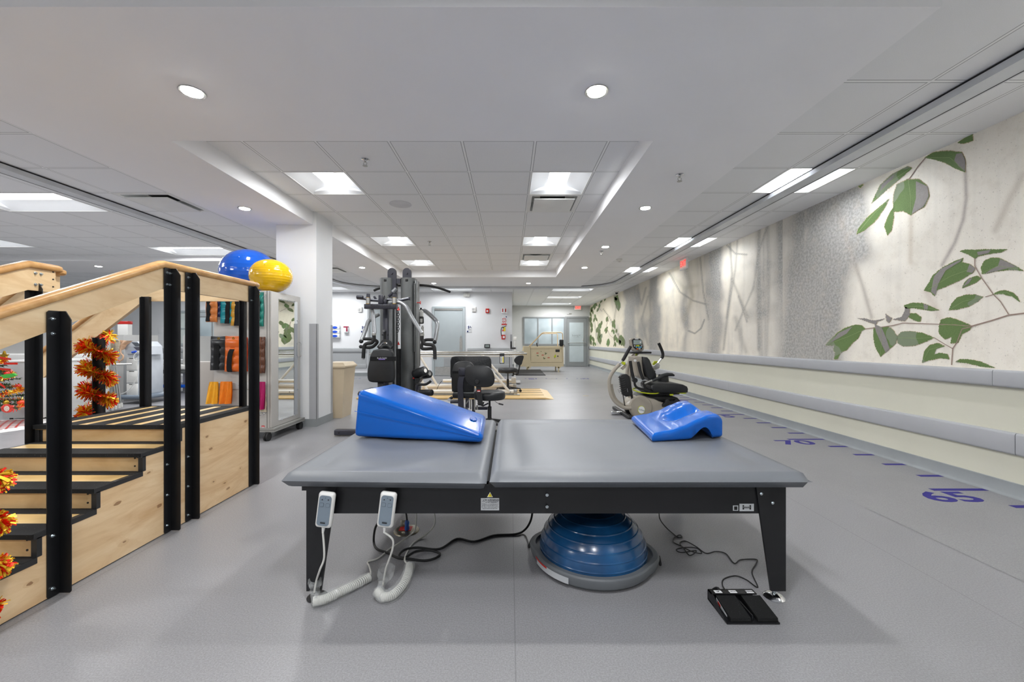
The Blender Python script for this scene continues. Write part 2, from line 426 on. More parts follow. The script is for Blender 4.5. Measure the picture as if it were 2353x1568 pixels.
mb.mat(2); plate(mb, XL, -3.42, 1.8, 10.9, ZC, hol); plate(mb, XL, -.04, 10.9, YB, ZC, hol); plate(mb, XL, -.04, YN, 1.8, ZC, hol)
struct('ceiling', mb, [M['tile_coffer'], M['tile_right'], M['tile_left']], recalc=False)
# painted soffit ring round the sunken ceiling + the one at the far left
mb = MB(); zt = ZK + .05
mb.box(-3.42, 1.8, ZS, 1.93, 3.0, zt); mb.box(-3.42, 3.0, ZS, -2.52, 9.33, zt); mb.box(1.07, 3.0, ZS, 1.93, 9.33, zt)
mb.box(-3.42, 9.33, ZS, 1.93, 10.9, zt); mb.box(XL, 7.46, ZS, -4.9, 8.7, zt)
struct('trim_2', mb, M['soffit'])
# column
cx0, cx1, cy0, cy1 = -2.99, -2.475, 5.156, 5.62
struct('wall_column', MB().box(cx0, cy0, 0, cx1, cy1, ZK), M['paint'])
mb = MB()
for x, y in ((cx1, cy0), (cx1, cy1)):
    mb.box(x-.105, min(y, cy0)-.004 if y == cy0 else y-.03, .1, x+.004, y+.045 if y == cy0 else y+.004, 1.32)
mb2 = MB().box(cx1-.09, cy0-.004, .1, cx1+.004, cy0-.0005, 1.32).box(cx1+.0005, cy0-.004, .1, cx1+.004, cy0+.05, 1.32)
mb2.box(cx1+.0005, cy1-.05, .1, cx1+.004, cy1+.004, 1.32)
struct('trim_3', mb2, M['bumper'])
struct('baseboard_column', MB().box(cx0-.006, cy0-.008, 0, cx1+.008, cy1+.006, .1), M['cove'])
# baseboards
mb = MB(); mb.prism([(XW, 0), (XW-.035, 0), (XW-.02, .006), (XW-.01, .02), (XW-.006, .1), (XW, .103)], 1, YN, YF)
struct('baseboard_right', mb, M['cove'])
struct('baseboard_back', MB().box(-5.68-4, YB-.01, 0, -4.52, YB, .1).box(-4.5+.9, YB-.01, 0, -2.47, YB, .1).box(-1.4, YB-.01, 0, .08, YB, .1).box(.08, YB-.01, 0, .09, YF, .1), M['cove'])
struct('baseboard_far', MB().box(.09, YF-.01, 0, 2.42, YF, .1).box(3.45, YF-.01, 0, XW-.01, YF, .1), M['cove'])
# bump rails on the right wall: rounded extrusions
def rail(x, z0, z1, d, y0, y1, mb):
    r = .016
    prof = [(x, z0), (x-d+r, z0)] + [(x-d+r-r*math.sin(R(a)), z0+r-r*math.cos(R(a))) for a in (30, 60, 90)] + \
           [(x-d+r-r*math.cos(R(a)), z1-r+r*math.sin(R(a))) for a in (0, 30, 60, 90)] + [(x, z1)]
    mb.prism(prof, 1, y0, y1)
segs = [(YN, 2.905), (2.908, 6.56), (6.563, 10.2), (10.203, 13.9), (13.903, YF-.02)]
mb = MB(); [rail(XW, .768, .888, .045, a, b, mb) for a, b in segs]; struct('trim_4', mb, M['bumper'])
segs = [(YN, 2.785), (2.79, 6.44), (6.443, 10.1), (10.103, 13.8), (13.803, YF-.02)]
mb = MB(); [rail(XW, .300, .454, .03, a, b, mb) for a, b in segs]; struct('trim_5', mb, M['bumper'])
# guards on the back wall
def hrail(x0, x1, y, z0, z1, d, mb): mb.rb(x0, y-d, z0, x1, y+.005, z1, .012, 2)
mb = MB()
for a, b in ((-12.5, -8.2), (-5.95, -4.56), (-1.35, .0)):
    hrail(a, b, YB, .76, .885, .035, mb)
    hrail(a, b, YB, .235, .375, .035, mb)
    mb.box(a, YB-.008, .375, b, YB, .76)
struct('trim_6', mb, M['guard_back'])
mb = MB(); hrail(.10, .3, YF, .76, .885, .03, mb); mb.box(.075, YB-.003, .1, .086, YB+.06, 1.32); mb.box(.02, YB-.004, .1, .086, YB, 1.32)
struct('trim_7', mb, M['bumper'])

# ---- mural print on the right wall (a wall covering: the print is its own colour)
ZR0, ZR1 = .885, ZC
YM0, YM1 = 1.2, YF - .02
def wallpt(u, v, d=0):
    Y = XW * F / (u - CX); return Vector((XW - d, Y, H - (v - CY) * Y / F))
us = np.concatenate([np.linspace(CX + XW*F/YM1, 2500, 480), np.linspace(2510, CX + XW*F/YM0, 60)])
ys = XW * F / (us - CX); zs = np.linspace(ZR0, ZR1, 130)
UU, ZZ = np.meshgrid(us, zs, indexing='ij'); YY = XW * F / (UU - CX); VV = CY - (ZZ - H) * F / YY
rng = np.random.RandomState(3)
def vnoise(x, y, seed):      # smooth value noise
    r = np.random.RandomState(seed).rand(97, 97); xi = np.floor(x).astype(int); yi = np.floor(y).astype(int)
    fx = x - xi; fy = y - yi; fx = fx*fx*(3-2*fx); fy = fy*fy*(3-2*fy)
    g = lambda a, b: r[a % 97, b % 97]
    return (g(xi, yi)*(1-fx) + g(xi+1, yi)*fx)*(1-fy) + (g(xi, yi+1)*(1-fx) + g(xi+1, yi+1)*fx)*fy
def fbm(x, y, seed, o=4): return sum(vnoise(x*2**k, y*2**k, seed+k) / 2**k for k in range(o)) / sum(1/2**k for k in range(o))
creamx = [1355, 1395, 1408, 1428, 1436, 1458, 1466, 1490, 1500, 1510, 1520, 1545, 1562, 1574, 1592, 1620, 1640, 1652, 1668, 1690, 1740, 1775, 1800, 1925, 1950, 1975, 2600]
creamy = [.95, .9, .7, .9, .10, .08, .55, .6, .08, .08, .9, 1., .9, .35, .75, .5, .1, .12, .95, .9, .6, .55, .05, .05, .55, .92, .95]
edge = (fbm(ZZ*2.2, YY*1.2, 11) - .5)
du = np.where(UU > 1850, 60, 22) * edge + np.where(UU > 1850, 25*np.sin((ZZ-.9)*3.2), 0)
# the big boundary leans right towards the ceiling
lean = np.where(UU > 1800, (ZZ - 1.0) * -22, 0)
cr = np.interp(UU + du + lean, creamx, creamy)
streak = fbm(UU/9., ZZ*.9, 31, 3)
cr = cr - np.where((UU > 1430) & (UU < 1800), .55, .12) * np.clip(streak - .5, 0, 1) * 2.2
blob = fbm(YY*1.6, ZZ*2.0, 51, 4); cr = cr - np.clip(blob - .56, 0, 1) * np.where(UU > 1800, .9, 1.6)
cr = np.clip(cr, 0, 1)
# grey smudge beyond the boundary
g = np.exp(-(((UU-1995)/25)**2 + ((VV-585)/28)**2)); cr = np.clip(cr - .6*g, 0, 1)
g = np.exp(-(((UU-2045)/28)**2 + ((VV-632)/22)**2)); cr = np.clip(cr - .22*g, 0, 1)
cream = np.array(lin('f3ede1')); warm = np.array(lin('f1e7d0')); grey = np.array(lin('a3a29f'))
wm = np.clip((1750 - UU) / 350, 0, 1)[..., None]
base = (cream*(1-wm) + warm*wm) * cr[..., None] + grey * (1-cr[..., None])
def soft(pts, wpx, col, k):
    """blurred twig shadow printed in the mural"""
    global base
    d = np.full(UU.shape, 1e9); c3 = (1200, 240, 2.0407)
    q = [(c3[0]+x/c3[2], c3[1]+y/c3[2]) for x, y in pts]
    for (x0, y0), (x1, y1) in zip(q, q[1:]):
        dx, dy = x1-x0, y1-y0; L = dx*dx+dy*dy
        t = np.clip(((UU-x0)*dx + (VV-y0)*dy)/L, 0, 1)
        d = np.minimum(d, np.hypot(UU-x0-t*dx, VV-y0-t*dy))
    a = (k*np.exp(-(d/wpx)**2))[..., None]; base = base*(1-a) + np.array(lin(col))*a
for a in (([(2080,318),(2084,440),(2070,540),(2030,650),(1970,755)], 5, '8f8280', .6), ([(1475,470),(1520,620),(1560,740),(1600,860),(1640,1000)], 5, 'a39a92', .6),
          ([(1825,520),(1822,740)], 6, 'c2b4a2', .5), ([(2353,330),(2290,440),(2220,590)], 9, 'b3a89c', .5), ([(1900,880),(1960,1000)], 9, 'c0aea4', .4),
          ([(1110,590),(1105,760),(1110,1150)], 4, '8f8d88', .6), ([(975,650),(985,800),(945,1150)], 3, '85837e', .6), ([(1010,640),(1000,780),(960,1000)], 2.5, '85837e', .5),
          ([(1150,575),(1110,690),(1085,860),(1000,1060)], 2.5, '8f8d88', .5), ([(1000,1000),(1050,1160)], 6, '8f8d88', .4),
          ([(690,790),(740,880),(800,920),(870,940)], 1.6, '6d6a62', .7), ([(835,720),(850,880),(875,1010)], 1.6, '6d6a62', .6),
          ([(855,1010),(840,1050),(810,1075),(780,1062)], 1.4, '55534e', .8), ([(925,790),(930,850)], 1.5, '6d6a62', .6),
          ([(770,760),(800,900),(760,1010)], 5, 'a8a290', .6), ([(700,800),(760,860),(820,850)], 6, 'b5b09d', .5),
          ([(540,870),(560,940),(580,860)], 2.0, '8a8880', .6), ([(590,900),(560,1010),(590,1130)], 2, '8a8880', .5), ([(600,880),(605,1140)], 2.5, '9a978c', .5),
          ([(960,660),(1000,700),(1055,705)], 1.3, '5d5a54', .8), ([(1015,900),(1055,1020)], 2, '77746e', .6), ([(985,820),(1060,1000)], 3, '8f8b82', .5),
          ([(430,880),(440,960),(425,1050)], 1.5, '7d7a66', .6), ([(380,960),(410,1000),(440,1060),(460,1100)], 1.2, '6f6a50', .8), ([(330,960),(350,1100)], 1.2, '77735c', .6)):
    soft(*a)
nU, nZ = UU.shape
verts = np.stack([np.full(UU.shape, XW-.003), YY, ZZ], -1).reshape(-1, 3)
mb = MB(); mb.v = [Vector(p) for p in verts.tolist()]
mb.f = [(i*nZ+j, (i+1)*nZ+j, (i+1)*nZ+j+1, i*nZ+j+1) for i in range(nU-1) for j in range(nZ-1)]; mb.mi = [0]*len(mb.f)
nbase = len(mb.v)
C6 = (1840, 440, 3.733); C3 = (1200, 240, 2.0407); C4 = (1150, 640, 6.03)
def serrate(poly, step, amp):
    out = []; n = len(poly)
    for i in range(n):
        a = Vector(poly[i]); b = Vector(poly[(i+1) % n]); L = (b-a).length; k = max(1, int(L/step)); nrm = Vector((-(b-a).y, (b-a).x)).normalized() if L else Vector((0, 0))
        for j in range(k):
            out.append(a.lerp(b, j/k) + nrm*(amp*random.uniform(-.2, 1)*(1 if j % 2 else -1)))
    return out
area2 = lambda p: sum(p[i][0]*p[(i+1) % len(p)][1]-p[(i+1) % len(p)][0]*p[i][1] for i in range(len(p)))
def leaf(poly, cs, m=1, d=.006, ser=9, amp=4.0, halo=True):
    ox, oy, s = cs
    if area2(poly) > 0: poly = poly[::-1]
    pts = serrate(poly, ser, amp) if ser else [Vector(p) for p in poly]
    if halo:
        c = sum(pts, Vector((0, 0)))/len(pts); mb.mat(3)
        big = [p + (p-c).normalized()*3.4 for p in pts]
        mb.add([wallpt(ox+p.x/s, oy+p.y/s, .0045) for p in big], [tuple(range(len(big)))])
    mb.mat(m); mb.add([wallpt(ox+p.x/s, oy+p.y/s, d) for p in pts], [tuple(range(len(pts)))])
LV = [[(560,1180),(530,1150),(470,1145),(390,1170),(330,1205),(290,1240),(240,1290),(215,1320),(260,1325),(290,1320),(285,1370),(300,1385),(290,1440),(320,1440),(345,1385),(400,1360),(440,1310),(500,1260),(525,1200)],
 [(630,1165),(700,1165),(760,1160),(800,1190),(835,1250),(820,1310),(770,1350),(715,1395),(690,1420),(655,1360),(632,1290),(627,1220)],
 [(835,1240),(870,1205),(950,1200),(1050,1215),(1150,1255),(1080,1290),(980,1325),(880,1330),(835,1300)],
 [(1190,1150),(1210,1100),(1270,1080),(1350,1100),(1420,1130),(1480,1155),(1450,1195),(1390,1225),(1355,1300),(1290,1305),(1300,1250),(1240,1270),(1190,1220)],
 [(1240,1330),(1180,1300),(1110,1320),(1065,1370),(1045,1470),(1110,1450),(1200,1430),(1280,1440),(1265,1395),(1200,1385),(1150,1400),(1170,1350)],
 [(1330,1465),(1370,1440),(1450,1440),(1550,1460),(1620,1490),(1680,1515),(1560,1505),(1430,1475)],
 [(1275,1020),(1300,960),(1350,910),(1430,885),(1500,885),(1570,905),(1520,950),(1440,990),(1340,1015)],
 [(1650,885),(1700,855),(1760,848),(1830,870),(1870,910),(1885,950),(1820,905),(1740,880)],
 [(900,1000),(890,980),(960,955),(1050,960),(1120,985),(1195,1020),(1120,1025),(1030,1010),(960,1000),(930,1010)],
 [(930,1080),(950,1045),(1000,1050),(1040,1080),(1030,1120),(980,1110)],
 [(1370,515),(1400,500),(1500,500),(1620,497),(1780,497),(1720,525),(1600,540),(1530,560),(1500,578),(1450,545)],
 [(1560,710),(1552,650),(1580,595),(1640,570),(1710,570),(1790,610),(1860,645),(1915,680),(1800,675),(1680,685),(1600,705)],
 [(1060,848),(1100,790),(1140,720),(1210,660),(1300,610),(1400,570),(1390,610),(1450,620),(1505,660),(1480,700),(1380,760),(1270,810),(1170,850),(1150,900),(1120,865)],
 [(1390,830),(1410,780),(1450,745),(1520,725),(1560,745),(1520,775),(1450,810)]]
for p in LV: leaf(p, C6)
GV = [[(900,990),(940,1010),(940,1060),(900,1115),(840,1105),(790,1100),(870,1075),(895,1030)], [(490,1088),(560,1090),(630,1108),(740,1090),(660,1120),(650,1145)], [(730,1050),(790,1090),(760,1130),(740,1110)]]
for p in GV: leaf(p, C6, 2)
# grey shade patches that are printed across single leaves
for p in ([(640,1140),(700,1165),(740,1260),(770,1350),(735,1385),(690,1290),(650,1200)], [(1150,730),(1210,665),(1390,580),(1380,600),(1250,680),(1190,790),(1160,890),(1125,860)],
          [(1720,580),(1790,610),(1850,645),(1700,680),(1590,705),(1640,670),(1700,640)], [(1520,520),(1640,500),(1620,530),(1530,550)], [(1395,822),(1450,748),(1480,745),(1450,790)],
          [(1060,965),(1100,980),(1095,1015),(1065,1010)], [(1455,625),(1505,660),(1480,700),(1430,690)], [(260,1300),(330,1215),(450,1160),(400,1220),(330,1260)]):
    leaf(p, C6, 2, .0075, 0, 0, False)
UV = [[(1890,250),(1930,225),(2000,218),(2065,225),(2082,260),(2080,318),(2030,300),(1990,275),(1940,260)], [(2045,180),(2080,155),(2115,136),(2118,170),(2070,185)],
 [(1640,465),(1680,380),(1740,325),(1810,290),(1830,300),(1780,345),(1720,395),(1670,440)],
 [(1745,420),(1760,375),(1810,352),(1860,350),(1900,380),(1912,430),(1890,480),(1850,500),(1825,520),(1790,500),(1745,505),(1742,460)],
 [(1725,440),(1690,470),(1620,530),(1580,580),(1570,610),(1610,590),(1660,545),(1700,490)], [(1745,480),(1730,500),(1700,570),(1715,615),(1735,590),(1745,530)], [(1578,385),(1590,378),(1602,376),(1590,392)]]
for p in UV: leaf(p, C3, 1, .006, 5, 2.2)
for p in ([(2040,232),(2066,228),(2082,262),(2080,315),(2050,290),(2030,262)], [(1850,360),(1905,385),(1910,430),(1885,480),(1830,515),(1850,440)], [(1690,375),(1750,325),(1740,350),(1680,410)]):
    leaf(p, C3, 2, .0075, 0, 0, False)
def twig(pts, cs, w, m=4, d=.0068):
    ox, oy, s = cs; q = [Vector(p) for p in pts]
    for a, b in zip(q, q[1:]):
        n_ = Vector((-(b-a).y, (b-a).x)).normalized()*w/2
        mb.mat(m); mb.add([wallpt(ox+p.x/s, oy+p.y/s, d) for p in (a-n_, b-n_, b+n_, a+n_)], [(0, 1, 2, 3)])
for p, w_ in (([(1500,578),(1500,640),(1560,745),(1660,885),(1720,945),(1790,1055)], 8), ([(1930,1045),(1790,1062),(1640,1110),(1480,1155)], 11), ([(1480,1155),(1300,1145),(1050,1135),(880,1130),(800,1150),(700,1165),(560,1180)], 7),
              ([(1480,1160),(1390,1180),(1350,1290),(1310,1350),(1300,1490)], 9), ([(1150,1255),(1240,1310),(1310,1350)], 6), ([(1590,905),(1660,885)], 6)):
    twig(p, C6, w_)
twig([(1895,250),(1860,290),(1815,355)], C3, 4)
# hanging leaves at the far end of the print: x, y (tip), length, angle in degrees from straight down
FLV = [(1255,480,70,10),(1262,540,60,-15),(1248,620,75,5),(1275,420,60,30),(1290,500,60,-20),(1300,440,55,15),(1320,400,60,-10),(1335,470,60,25),(1345,390,55,-30),(1365,420,60,10),(1380,350,50,30),(1410,330,50,-15),(1440,320,45,20),
 (1270,700,80,-8),(1258,760,70,10),(1250,880,80,3),(1262,930,75,-12),(1290,610,55,15),(1320,560,55,-10),(1345,600,60,-25),(1330,760,70,12),(1355,720,85,15),(1362,790,90,5),(1355,850,95,12),(1390,700,60,-5),(1395,660,60,10),
 (1385,920,130,-8),(1375,860,80,20),(1300,890,70,-15),(1285,940,60,10),(1320,940,45,-10),(1470,610,70,10),(1500,600,55,-30),(1440,740,70,35),(1460,770,60,15),(1550,680,70,15),(1590,700,95,-18),(1575,640,60,5),
 (1470,930,60,25),(1490,950,95,5),(1505,920,60,-15),(1540,750,40,20),(1575,780,60,-5),(1600,760,50,15),(1580,880,85,8),(1620,900,70,-5),(1650,930,110,3),(1600,950,60,-12),(1690,890,90,-10),(1715,960,120,-10),(1690,940,80,-25),
 (1580,330,90,25),(1615,410,130,3),(1640,460,150,-6),(1665,410,120,-25),(1640,330,80,-40),(1570,950,30,10),(1300,980,20,0)]
for i, (x, y, L, a) in enumerate(FLV):
    y = min(y, 950); L *= 1.25; aa = R(a); wd = L*.19
    d_ = Vector((math.sin(aa), -math.cos(aa))); s_ = Vector((d_.y, -d_.x)); t0 = Vector((x, y))
    poly = [t0, t0+d_*L*.3+s_*wd*.8, t0+d_*L*.6+s_*wd, t0+d_*L*.9+s_*wd*.45, t0+d_*L, t0+d_*L*.9-s_*wd*.45, t0+d_*L*.6-s_*wd, t0+d_*L*.3-s_*wd*.8]
    leaf([tuple(p) for p in poly], C4, 5 if i % 3 else 1, .006 + .0003*(i % 4), 0, 0, False)
for p_ in ([(560,1180),(430,1240),(240,1312)], [(840,1255),(1000,1262),(1150,1255)], [(1275,1020),(1400,945),(1570,905)], [(1100,840),(1290,730),(1480,660)], [(1565,700),(1700,640),(1890,668)], [(690,1165),(700,1300),(690,1412)], [(1205,1150),(1330,1140),(1450,1165)], [(1060,1450),(1110,1360),(1230,1325)], [(1660,885),(1780,868),(1875,940)], [(900,990),(1030,985),(1180,1018)]):
    twig(p_, C6, 2.6, 6, .0082)
for p_ in ([(1815,355),(1826,440),(1825,515)], [(1895,250),(2010,250),(2080,310)], [(1825,300),(1720,370),(1645,460)], [(1722,445),(1650,515),(1575,605)]): twig(p_, C3, 1.6, 6, .0082)
for p in ([(1475,690),(1520,790),(1570,830),(1585,880)], [(1640,760),(1650,810),(1630,860)], [(1360,400),(1410,460)], [(1500,560),(1475,640),(1470,690)], [(1350,600),(1360,700)]): twig(p, C4, 4)
t = NT('mural_print'); at = t.n('ShaderNodeAttribute'); at.attribute_name = 'print'
fine = t.noise(t.world(), 38, 4, .62); gr = t.noise(t.world(), 190, 2, .7)
c = t.mix(.22, at.outputs['Color'], t.ramp(gr, [(.3, '8b8880'), (.6, 'f4f0e4')]), 'OVERLAY')
sep = t.n('ShaderNodeSeparateColor'); t.l(at.outputs['Color'], sep.inputs[0])
gm = t.math('SMOOTH_MIN', t.math('MAXIMUM', t.math('MULTIPLY', t.math('SUBTRACT', .62, sep.outputs[0]), 3.2), 0), 1, .1)
c = t.mix(t.math('MULTIPLY', gm, .55), c, t.ramp(fine, [(.40, '7f7d7a'), (.5, 'a5a4a1'), (.60, 'c4c3c0')]))
mot = t.noise(t.world(), 9, 5, .65)
c = t.mix(t.math('MULTIPLY', t.math('SUBTRACT', mot, .5), 1.3), c, 'c9bfae')
dots = t.noise(t.world(), 75, 2, .5); c = t.mix(t.math('MULTIPLY', t.math('GREATER_THAN', dots, .69), .35), c, '9a9186')
t.base(c); t.set(.65, spec=.3)
t.bump(fine, .12, .002)
def m_leaf(nm, a, b, c_, th):
    t = NT(nm); n1 = t.noise(t.world(), 2.6, 2, .5); n2 = t.noise(t.world(), 120, 2, .6)
    col = t.mix(t.math('MULTIPLY', n2, .6), a, b); col = t.mix(t.math('MULTIPLY', t.math('GREATER_THAN', n1, th), .7), col, c_)
    t.base(col); t.set(.65, spec=.3); return t.m
mur = mb.build('wall_mural', [t.m, m_leaf('printed_leaf', '566f42', '88a062', '8b9381', .62), simple('printed_grey_shade', '8c8784', .65, var=.08, vs=60), simple('printed_tan_edge', 'c9b899', .65, var=.1, vs=30),
       simple('printed_twig', '9a8478', .65, var=.1, vs=40), m_leaf('printed_dark_leaf', '5d6a44', '808c5c', '7b7f6b', .55), simple('printed_leaf_vein', '8fa46c', .65)], recalc=False, loc=(XW-.003, 9, ZR0), sharp=180)
ca = mur.data.color_attributes.new('print', 'FLOAT_COLOR', 'POINT')
cols = np.ones((len(mb.v), 4), np.float32); cols[:nbase, :3] = base.reshape(-1, 3); ca.data.foreach_set('color', cols.ravel())
tag(mur, 'photographic mural of green leaves and twig shadows on a stucco wall, along the right wall', 'mural')

# ---- ceiling lights
NEAR_K = 1.55  # output factor of the added unseen troffers near the camera
def troffer(x, y, lx, ly, z, label, group):
    o = thing('recessed_troffer', label, 'ceiling light', (x+lx/2, y+ly/2, z), group)
    along_y = ly >= lx; A = lx if along_y else ly; L = ly if along_y else lx
    def q(a, l, h): return (x+lx/2+a, y+ly/2+l, z+h) if along_y else (x+lx/2+l, y+ly/2+a, z+h)
    h0, hl = A/2, L/2
    fr = MB(); f = .012
    for (a0, a1, l0, l1) in ((-h0, -h0+f, -hl, hl), (h0-f, h0, -hl, hl), (-h0+f, h0-f, -hl, -hl+f), (-h0+f, h0-f, hl-f, hl)):
        p, r_ = q(a0, l0, -.003), q(a1, l1, .012); fr.box(p[0], p[1], p[2], r_[0], r_[1], r_[2])
    fr.build('frame', M['white'], o)
    lw = .105; rf = MB()
    for sg in (-1, 1):
        prof = [(sg*lerp(h0-f, lw, k/6), .075*math.sin(k/6*math.pi/2)) for k in range(7)]
        rf.add([q(a, l, h) for a, h in prof for l in (-hl+f, hl-f)], [(2*k, 2*k+1, 2*k+3, 2*k+2) for k in range(6)])
    for sg in (-1, 1):      # end plates, arched
        arc = [(lerp(-h0+f, h0-f, k/10), .0 + .03*math.sin(k/10*math.pi)) for k in range(11)]
        l_, li = sg*(hl-f), sg*(hl-f-.035)
        rf.add([q(a, l_, 0) for a, h in arc] + [q(a, li, .012+h) for a, h in arc], [(k, k+1, 12+k, 11+k) for k in range(10)])
        rf.add([q(a, li, .012+h) for a, h in arc] + [q(a, li, .09) for a, h in arc], [(k, k+1, 12+k, 11+k) for k in range(10)])
    p, r_ = q(-h0, -hl, .09), q(h0, hl, .1); rf.box(*p, *r_)
    rf.build('reflector', M['reflector'], o)
    ln = MB(); prof = [(lerp(-lw, lw, k/8), .075-.028*math.sin(k/8*math.pi)) for k in range(9)]
    ln.add([q(a, l, h) for a, h in prof for l in (-hl+f+.03, hl-f-.03)], [(2*k, 2*k+1, 2*k+3, 2*k+2) for k in range(8)])
    ln.build('lens', M['lens'], o)
    la = bpy.data.lights.new('lamp', 'AREA'); la.shape = 'RECTANGLE'; la.size = (2*lw-.02) if along_y else L-.12; la.size_y = (L-.12) if along_y else 2*lw-.02
    wall = x > 2.4 and z == ZC and y < 10; la.energy = LAMP_L*math.pi**1*la.size*la.size_y*(.8 if wall else 1) * ((.8 if z == ZC else .80) if y > 2 else NEAR_K) * (.45 if -3 < x < 2.4 and 11 < y < 13 else 1); la.spread = R(150) if wall else R(176); la.color = (.985, .99, 1)
    lo = bpy.data.objects.new('lamp', la); C.objects.link(lo); lo.parent = o; lo.location = (0, 0, .012 if wall else -.0045)
for t_ in troffers: troffer(*t_)
for t_ in hidden_tr: troffer(*t_, 'unseen ceiling troffer added to light the room', 'unseen troffers added for light')
def downlight(x, y, label):
    near = y < 3
    o = thing('downlight', label, 'ceiling light', (x, y, ZS), 'recessed downlights')
    MB().lathe([(.052, -.001), (.068, -.001), (.070, -.004), (.068, -.006), (.052, -.005)][::-1], (x, y, ZS), 28).build('trim_ring', M['steel'], o)
    MB().cyl((x, y, ZS-.0055), (x, y, ZS-.0075), .052, n=28).build('lens', M['spot'] if near else M['spot_dim'], o)
DL = [(.52, 2.406, 'round downlight in the near soffit, right of the two largest'), (-1.90, 2.41, 'round downlight in the near soffit, left of the two largest'),
      (1.518, 4.50, 'round downlight in the right soffit strip, nearest of its row of three'), (1.508, 6.34, 'round downlight in the right soffit strip, middle of its row'), (1.51, 8.12, 'round downlight in the right soffit strip, farthest of its row'),
      (-2.975, 4.52, 'round downlight in the left soffit above the blue exercise ball'), (-2.976, 8.12, 'round downlight in the left soffit, right of the white column'),
      (-1.94, 10.3, 'small downlight in the far soffit above the long curved pull bar'), (.48, 10.3, 'small downlight in the far soffit, right of the two over the back wall'), (-8.15, 7.98, 'round downlight between the two wooden handrails at far left')]
for x, y, l in DL: downlight(x, y, l)
for k, (x, y, z, l) in enumerate(vents):
    o = thing('air_vent', l, 'vent', (x+T/2, y+T/2, z), 'square ceiling vents')
    m_ = MB(); f = .045
    for a in ((x, y, x+f, y+T), (x+T-f, y, x+T, y+T), (x+f, y, x+T-f, y+f), (x+f, y+T-f, x+T-f, y+T)): m_.box(a[0], a[1], z-.004, a[2], a[3], z+.004)
    m_.build('frame', M['white'], o)
    MB().box(x+.02, y+.02, z+.11, x+T-.02, y+T-.02, z+.12).box(x+.02, y+.02, z+.004, x+.03, y+T-.02, z+.11).box(x+T-.03, y+.02, z+.004, x+T-.02, y+T-.02, z+.11).box(x+.03, y+T-.03, z+.004, x+T-.03, y+T-.02, z+.11).build('plenum', M['white'], o)
    MB().lathe([(.13, .06), (.15, .07), (.15, .10)], (x+T/2, y+T/2, z), 28).build('duct', M['dark'], o)
    MB().rb(x+.07, y+.07, z-.03, x+T-.07, y+T-.07, z-.018, .004).build('panel', M['white'], o)
def sprinkler(x, y, z, l):
    o = thing('sprinkler_head', l, 'sprinkler', (x, y, z), 'ceiling sprinklers')
    MB().lathe([(.036, 0), (.036, -.006), (.02, -.012), (.012, -.02)][::-1], (x, y, z), 20).build('escutcheon', M['chrome'], o)
    m_ = MB().cyl((x, y, z-.012), (x, y, z-.03), .008).tube([(x-.012, y, z-.03), (x-.016, y, z-.045), (x, y, z-.06)], .003, 6).tube([(x+.012, y, z-.03), (x+.016, y, z-.045), (x, y, z-.06)], .003, 6)
    m_.lathe([(.002, -.064), (.022, -.064), (.022, -.061), (.002, -.061)], (x, y, z), 16); m_.build('deflector', M['steel'], o)
for a in ((-1.317, 3.67, ZK, 'chrome sprinkler in the sunken ceiling, nearest one'), (1.52, 3.60, ZS, 'chrome sprinkler in the right soffit, nearest one'), (-1.33, 6.69, ZK, 'small sprinkler farther back in the sunken ceiling'),
          (1.515, 6.64, ZS, 'sprinkler beside the middle downlight of the right soffit'), (-5.6, 7.9, ZS, 'sprinkler in the far left soffit behind the wooden handrails')): sprinkler(*a)
MB().lathe([(.13, 0), (.132, -.004), (.115, -.008), (.02, -.006)][::-1], (-1.32, 4.87, ZK), 32).build('ceiling_speaker', simple('speaker_mesh', 'd3d4d7', .7, bump=.5, bs=400), loc=(-1.32, 4.87, ZK))
tag(bpy.data.objects['ceiling_speaker'], 'round flush ceiling speaker in the sunken ceiling between the two near troffers', 'speaker')
o = thing('smoke_detector', 'white smoke detector on the tiles right of the soffit, near the curtain track', 'smoke detector', (2.1, 7.7, ZC))
MB().lathe([(.06, 0), (.06, -.015), (.045, -.03), (.03, -.045), (.028, -.05)][::-1], (2.1, 7.7, ZC), 24).build('housing', M['white'], o)
MB().lathe([(.02, -.05), (.02, -.054), (.005, -.055)][::-1], (2.1, 7.7, ZC), 16).build('sensor', M['lightgrey'], o)
# ---- privacy curtain tracks
def ctrack():
    xr, xl, yf, r = 2.832, -4.53, 11.5, 1.15
    p = [(xr, -2)] + [(xr-r+r*math.cos(R(a)), yf-r+r*math.sin(R(a))) for a in range(0, 91, 9)] + [(xl+r-r*math.sin(R(a)), yf-r+r*math.cos(R(a))) for a in range(0, 91, 9)] + [(xl, -2)]
    return p
def sweep(path, prof, mb):
    n = len(path); k = len(prof); vs = []
    for i, p in enumerate(path):
        a = Vector(path[max(i-1, 0)]); b = Vector(path[min(i+1, n-1)]); d = (b-a).normalized(); nr = Vector((d.y, -d.x))
        for (s_, z) in prof: vs.append((p[0]+nr.x*s_, p[1]+nr.y*s_, z))
    mb.add(vs, [(i*k+j, i*k+(j+1) % k, (i+1)*k+(j+1) % k, (i+1)*k+j) for i in range(n-1) for j in range(k)] + [tuple(range(k)), tuple((n-1)*k+j for j in range(k))])
pt = ctrack(); o = thing('curtain_track', 'white enamelled privacy track running round the ceiling beside the mural and over the stairs', 'curtain track', (0, 5, ZC))
m_ = MB(); sweep(pt, [(-.073, 2.665), (-.073, 2.612), (.073, 2.612), (.073, 2.665)], m_); m_.build('track', simple('white_enamel_track', 'cfd2d5', .4), o)
m_ = MB(); sweep(pt, [(.052, 2.6125), (.052, 2.6105), (.058, 2.6105), (.058, 2.6125)], m_); m_.build('slot', M['dark'], o)
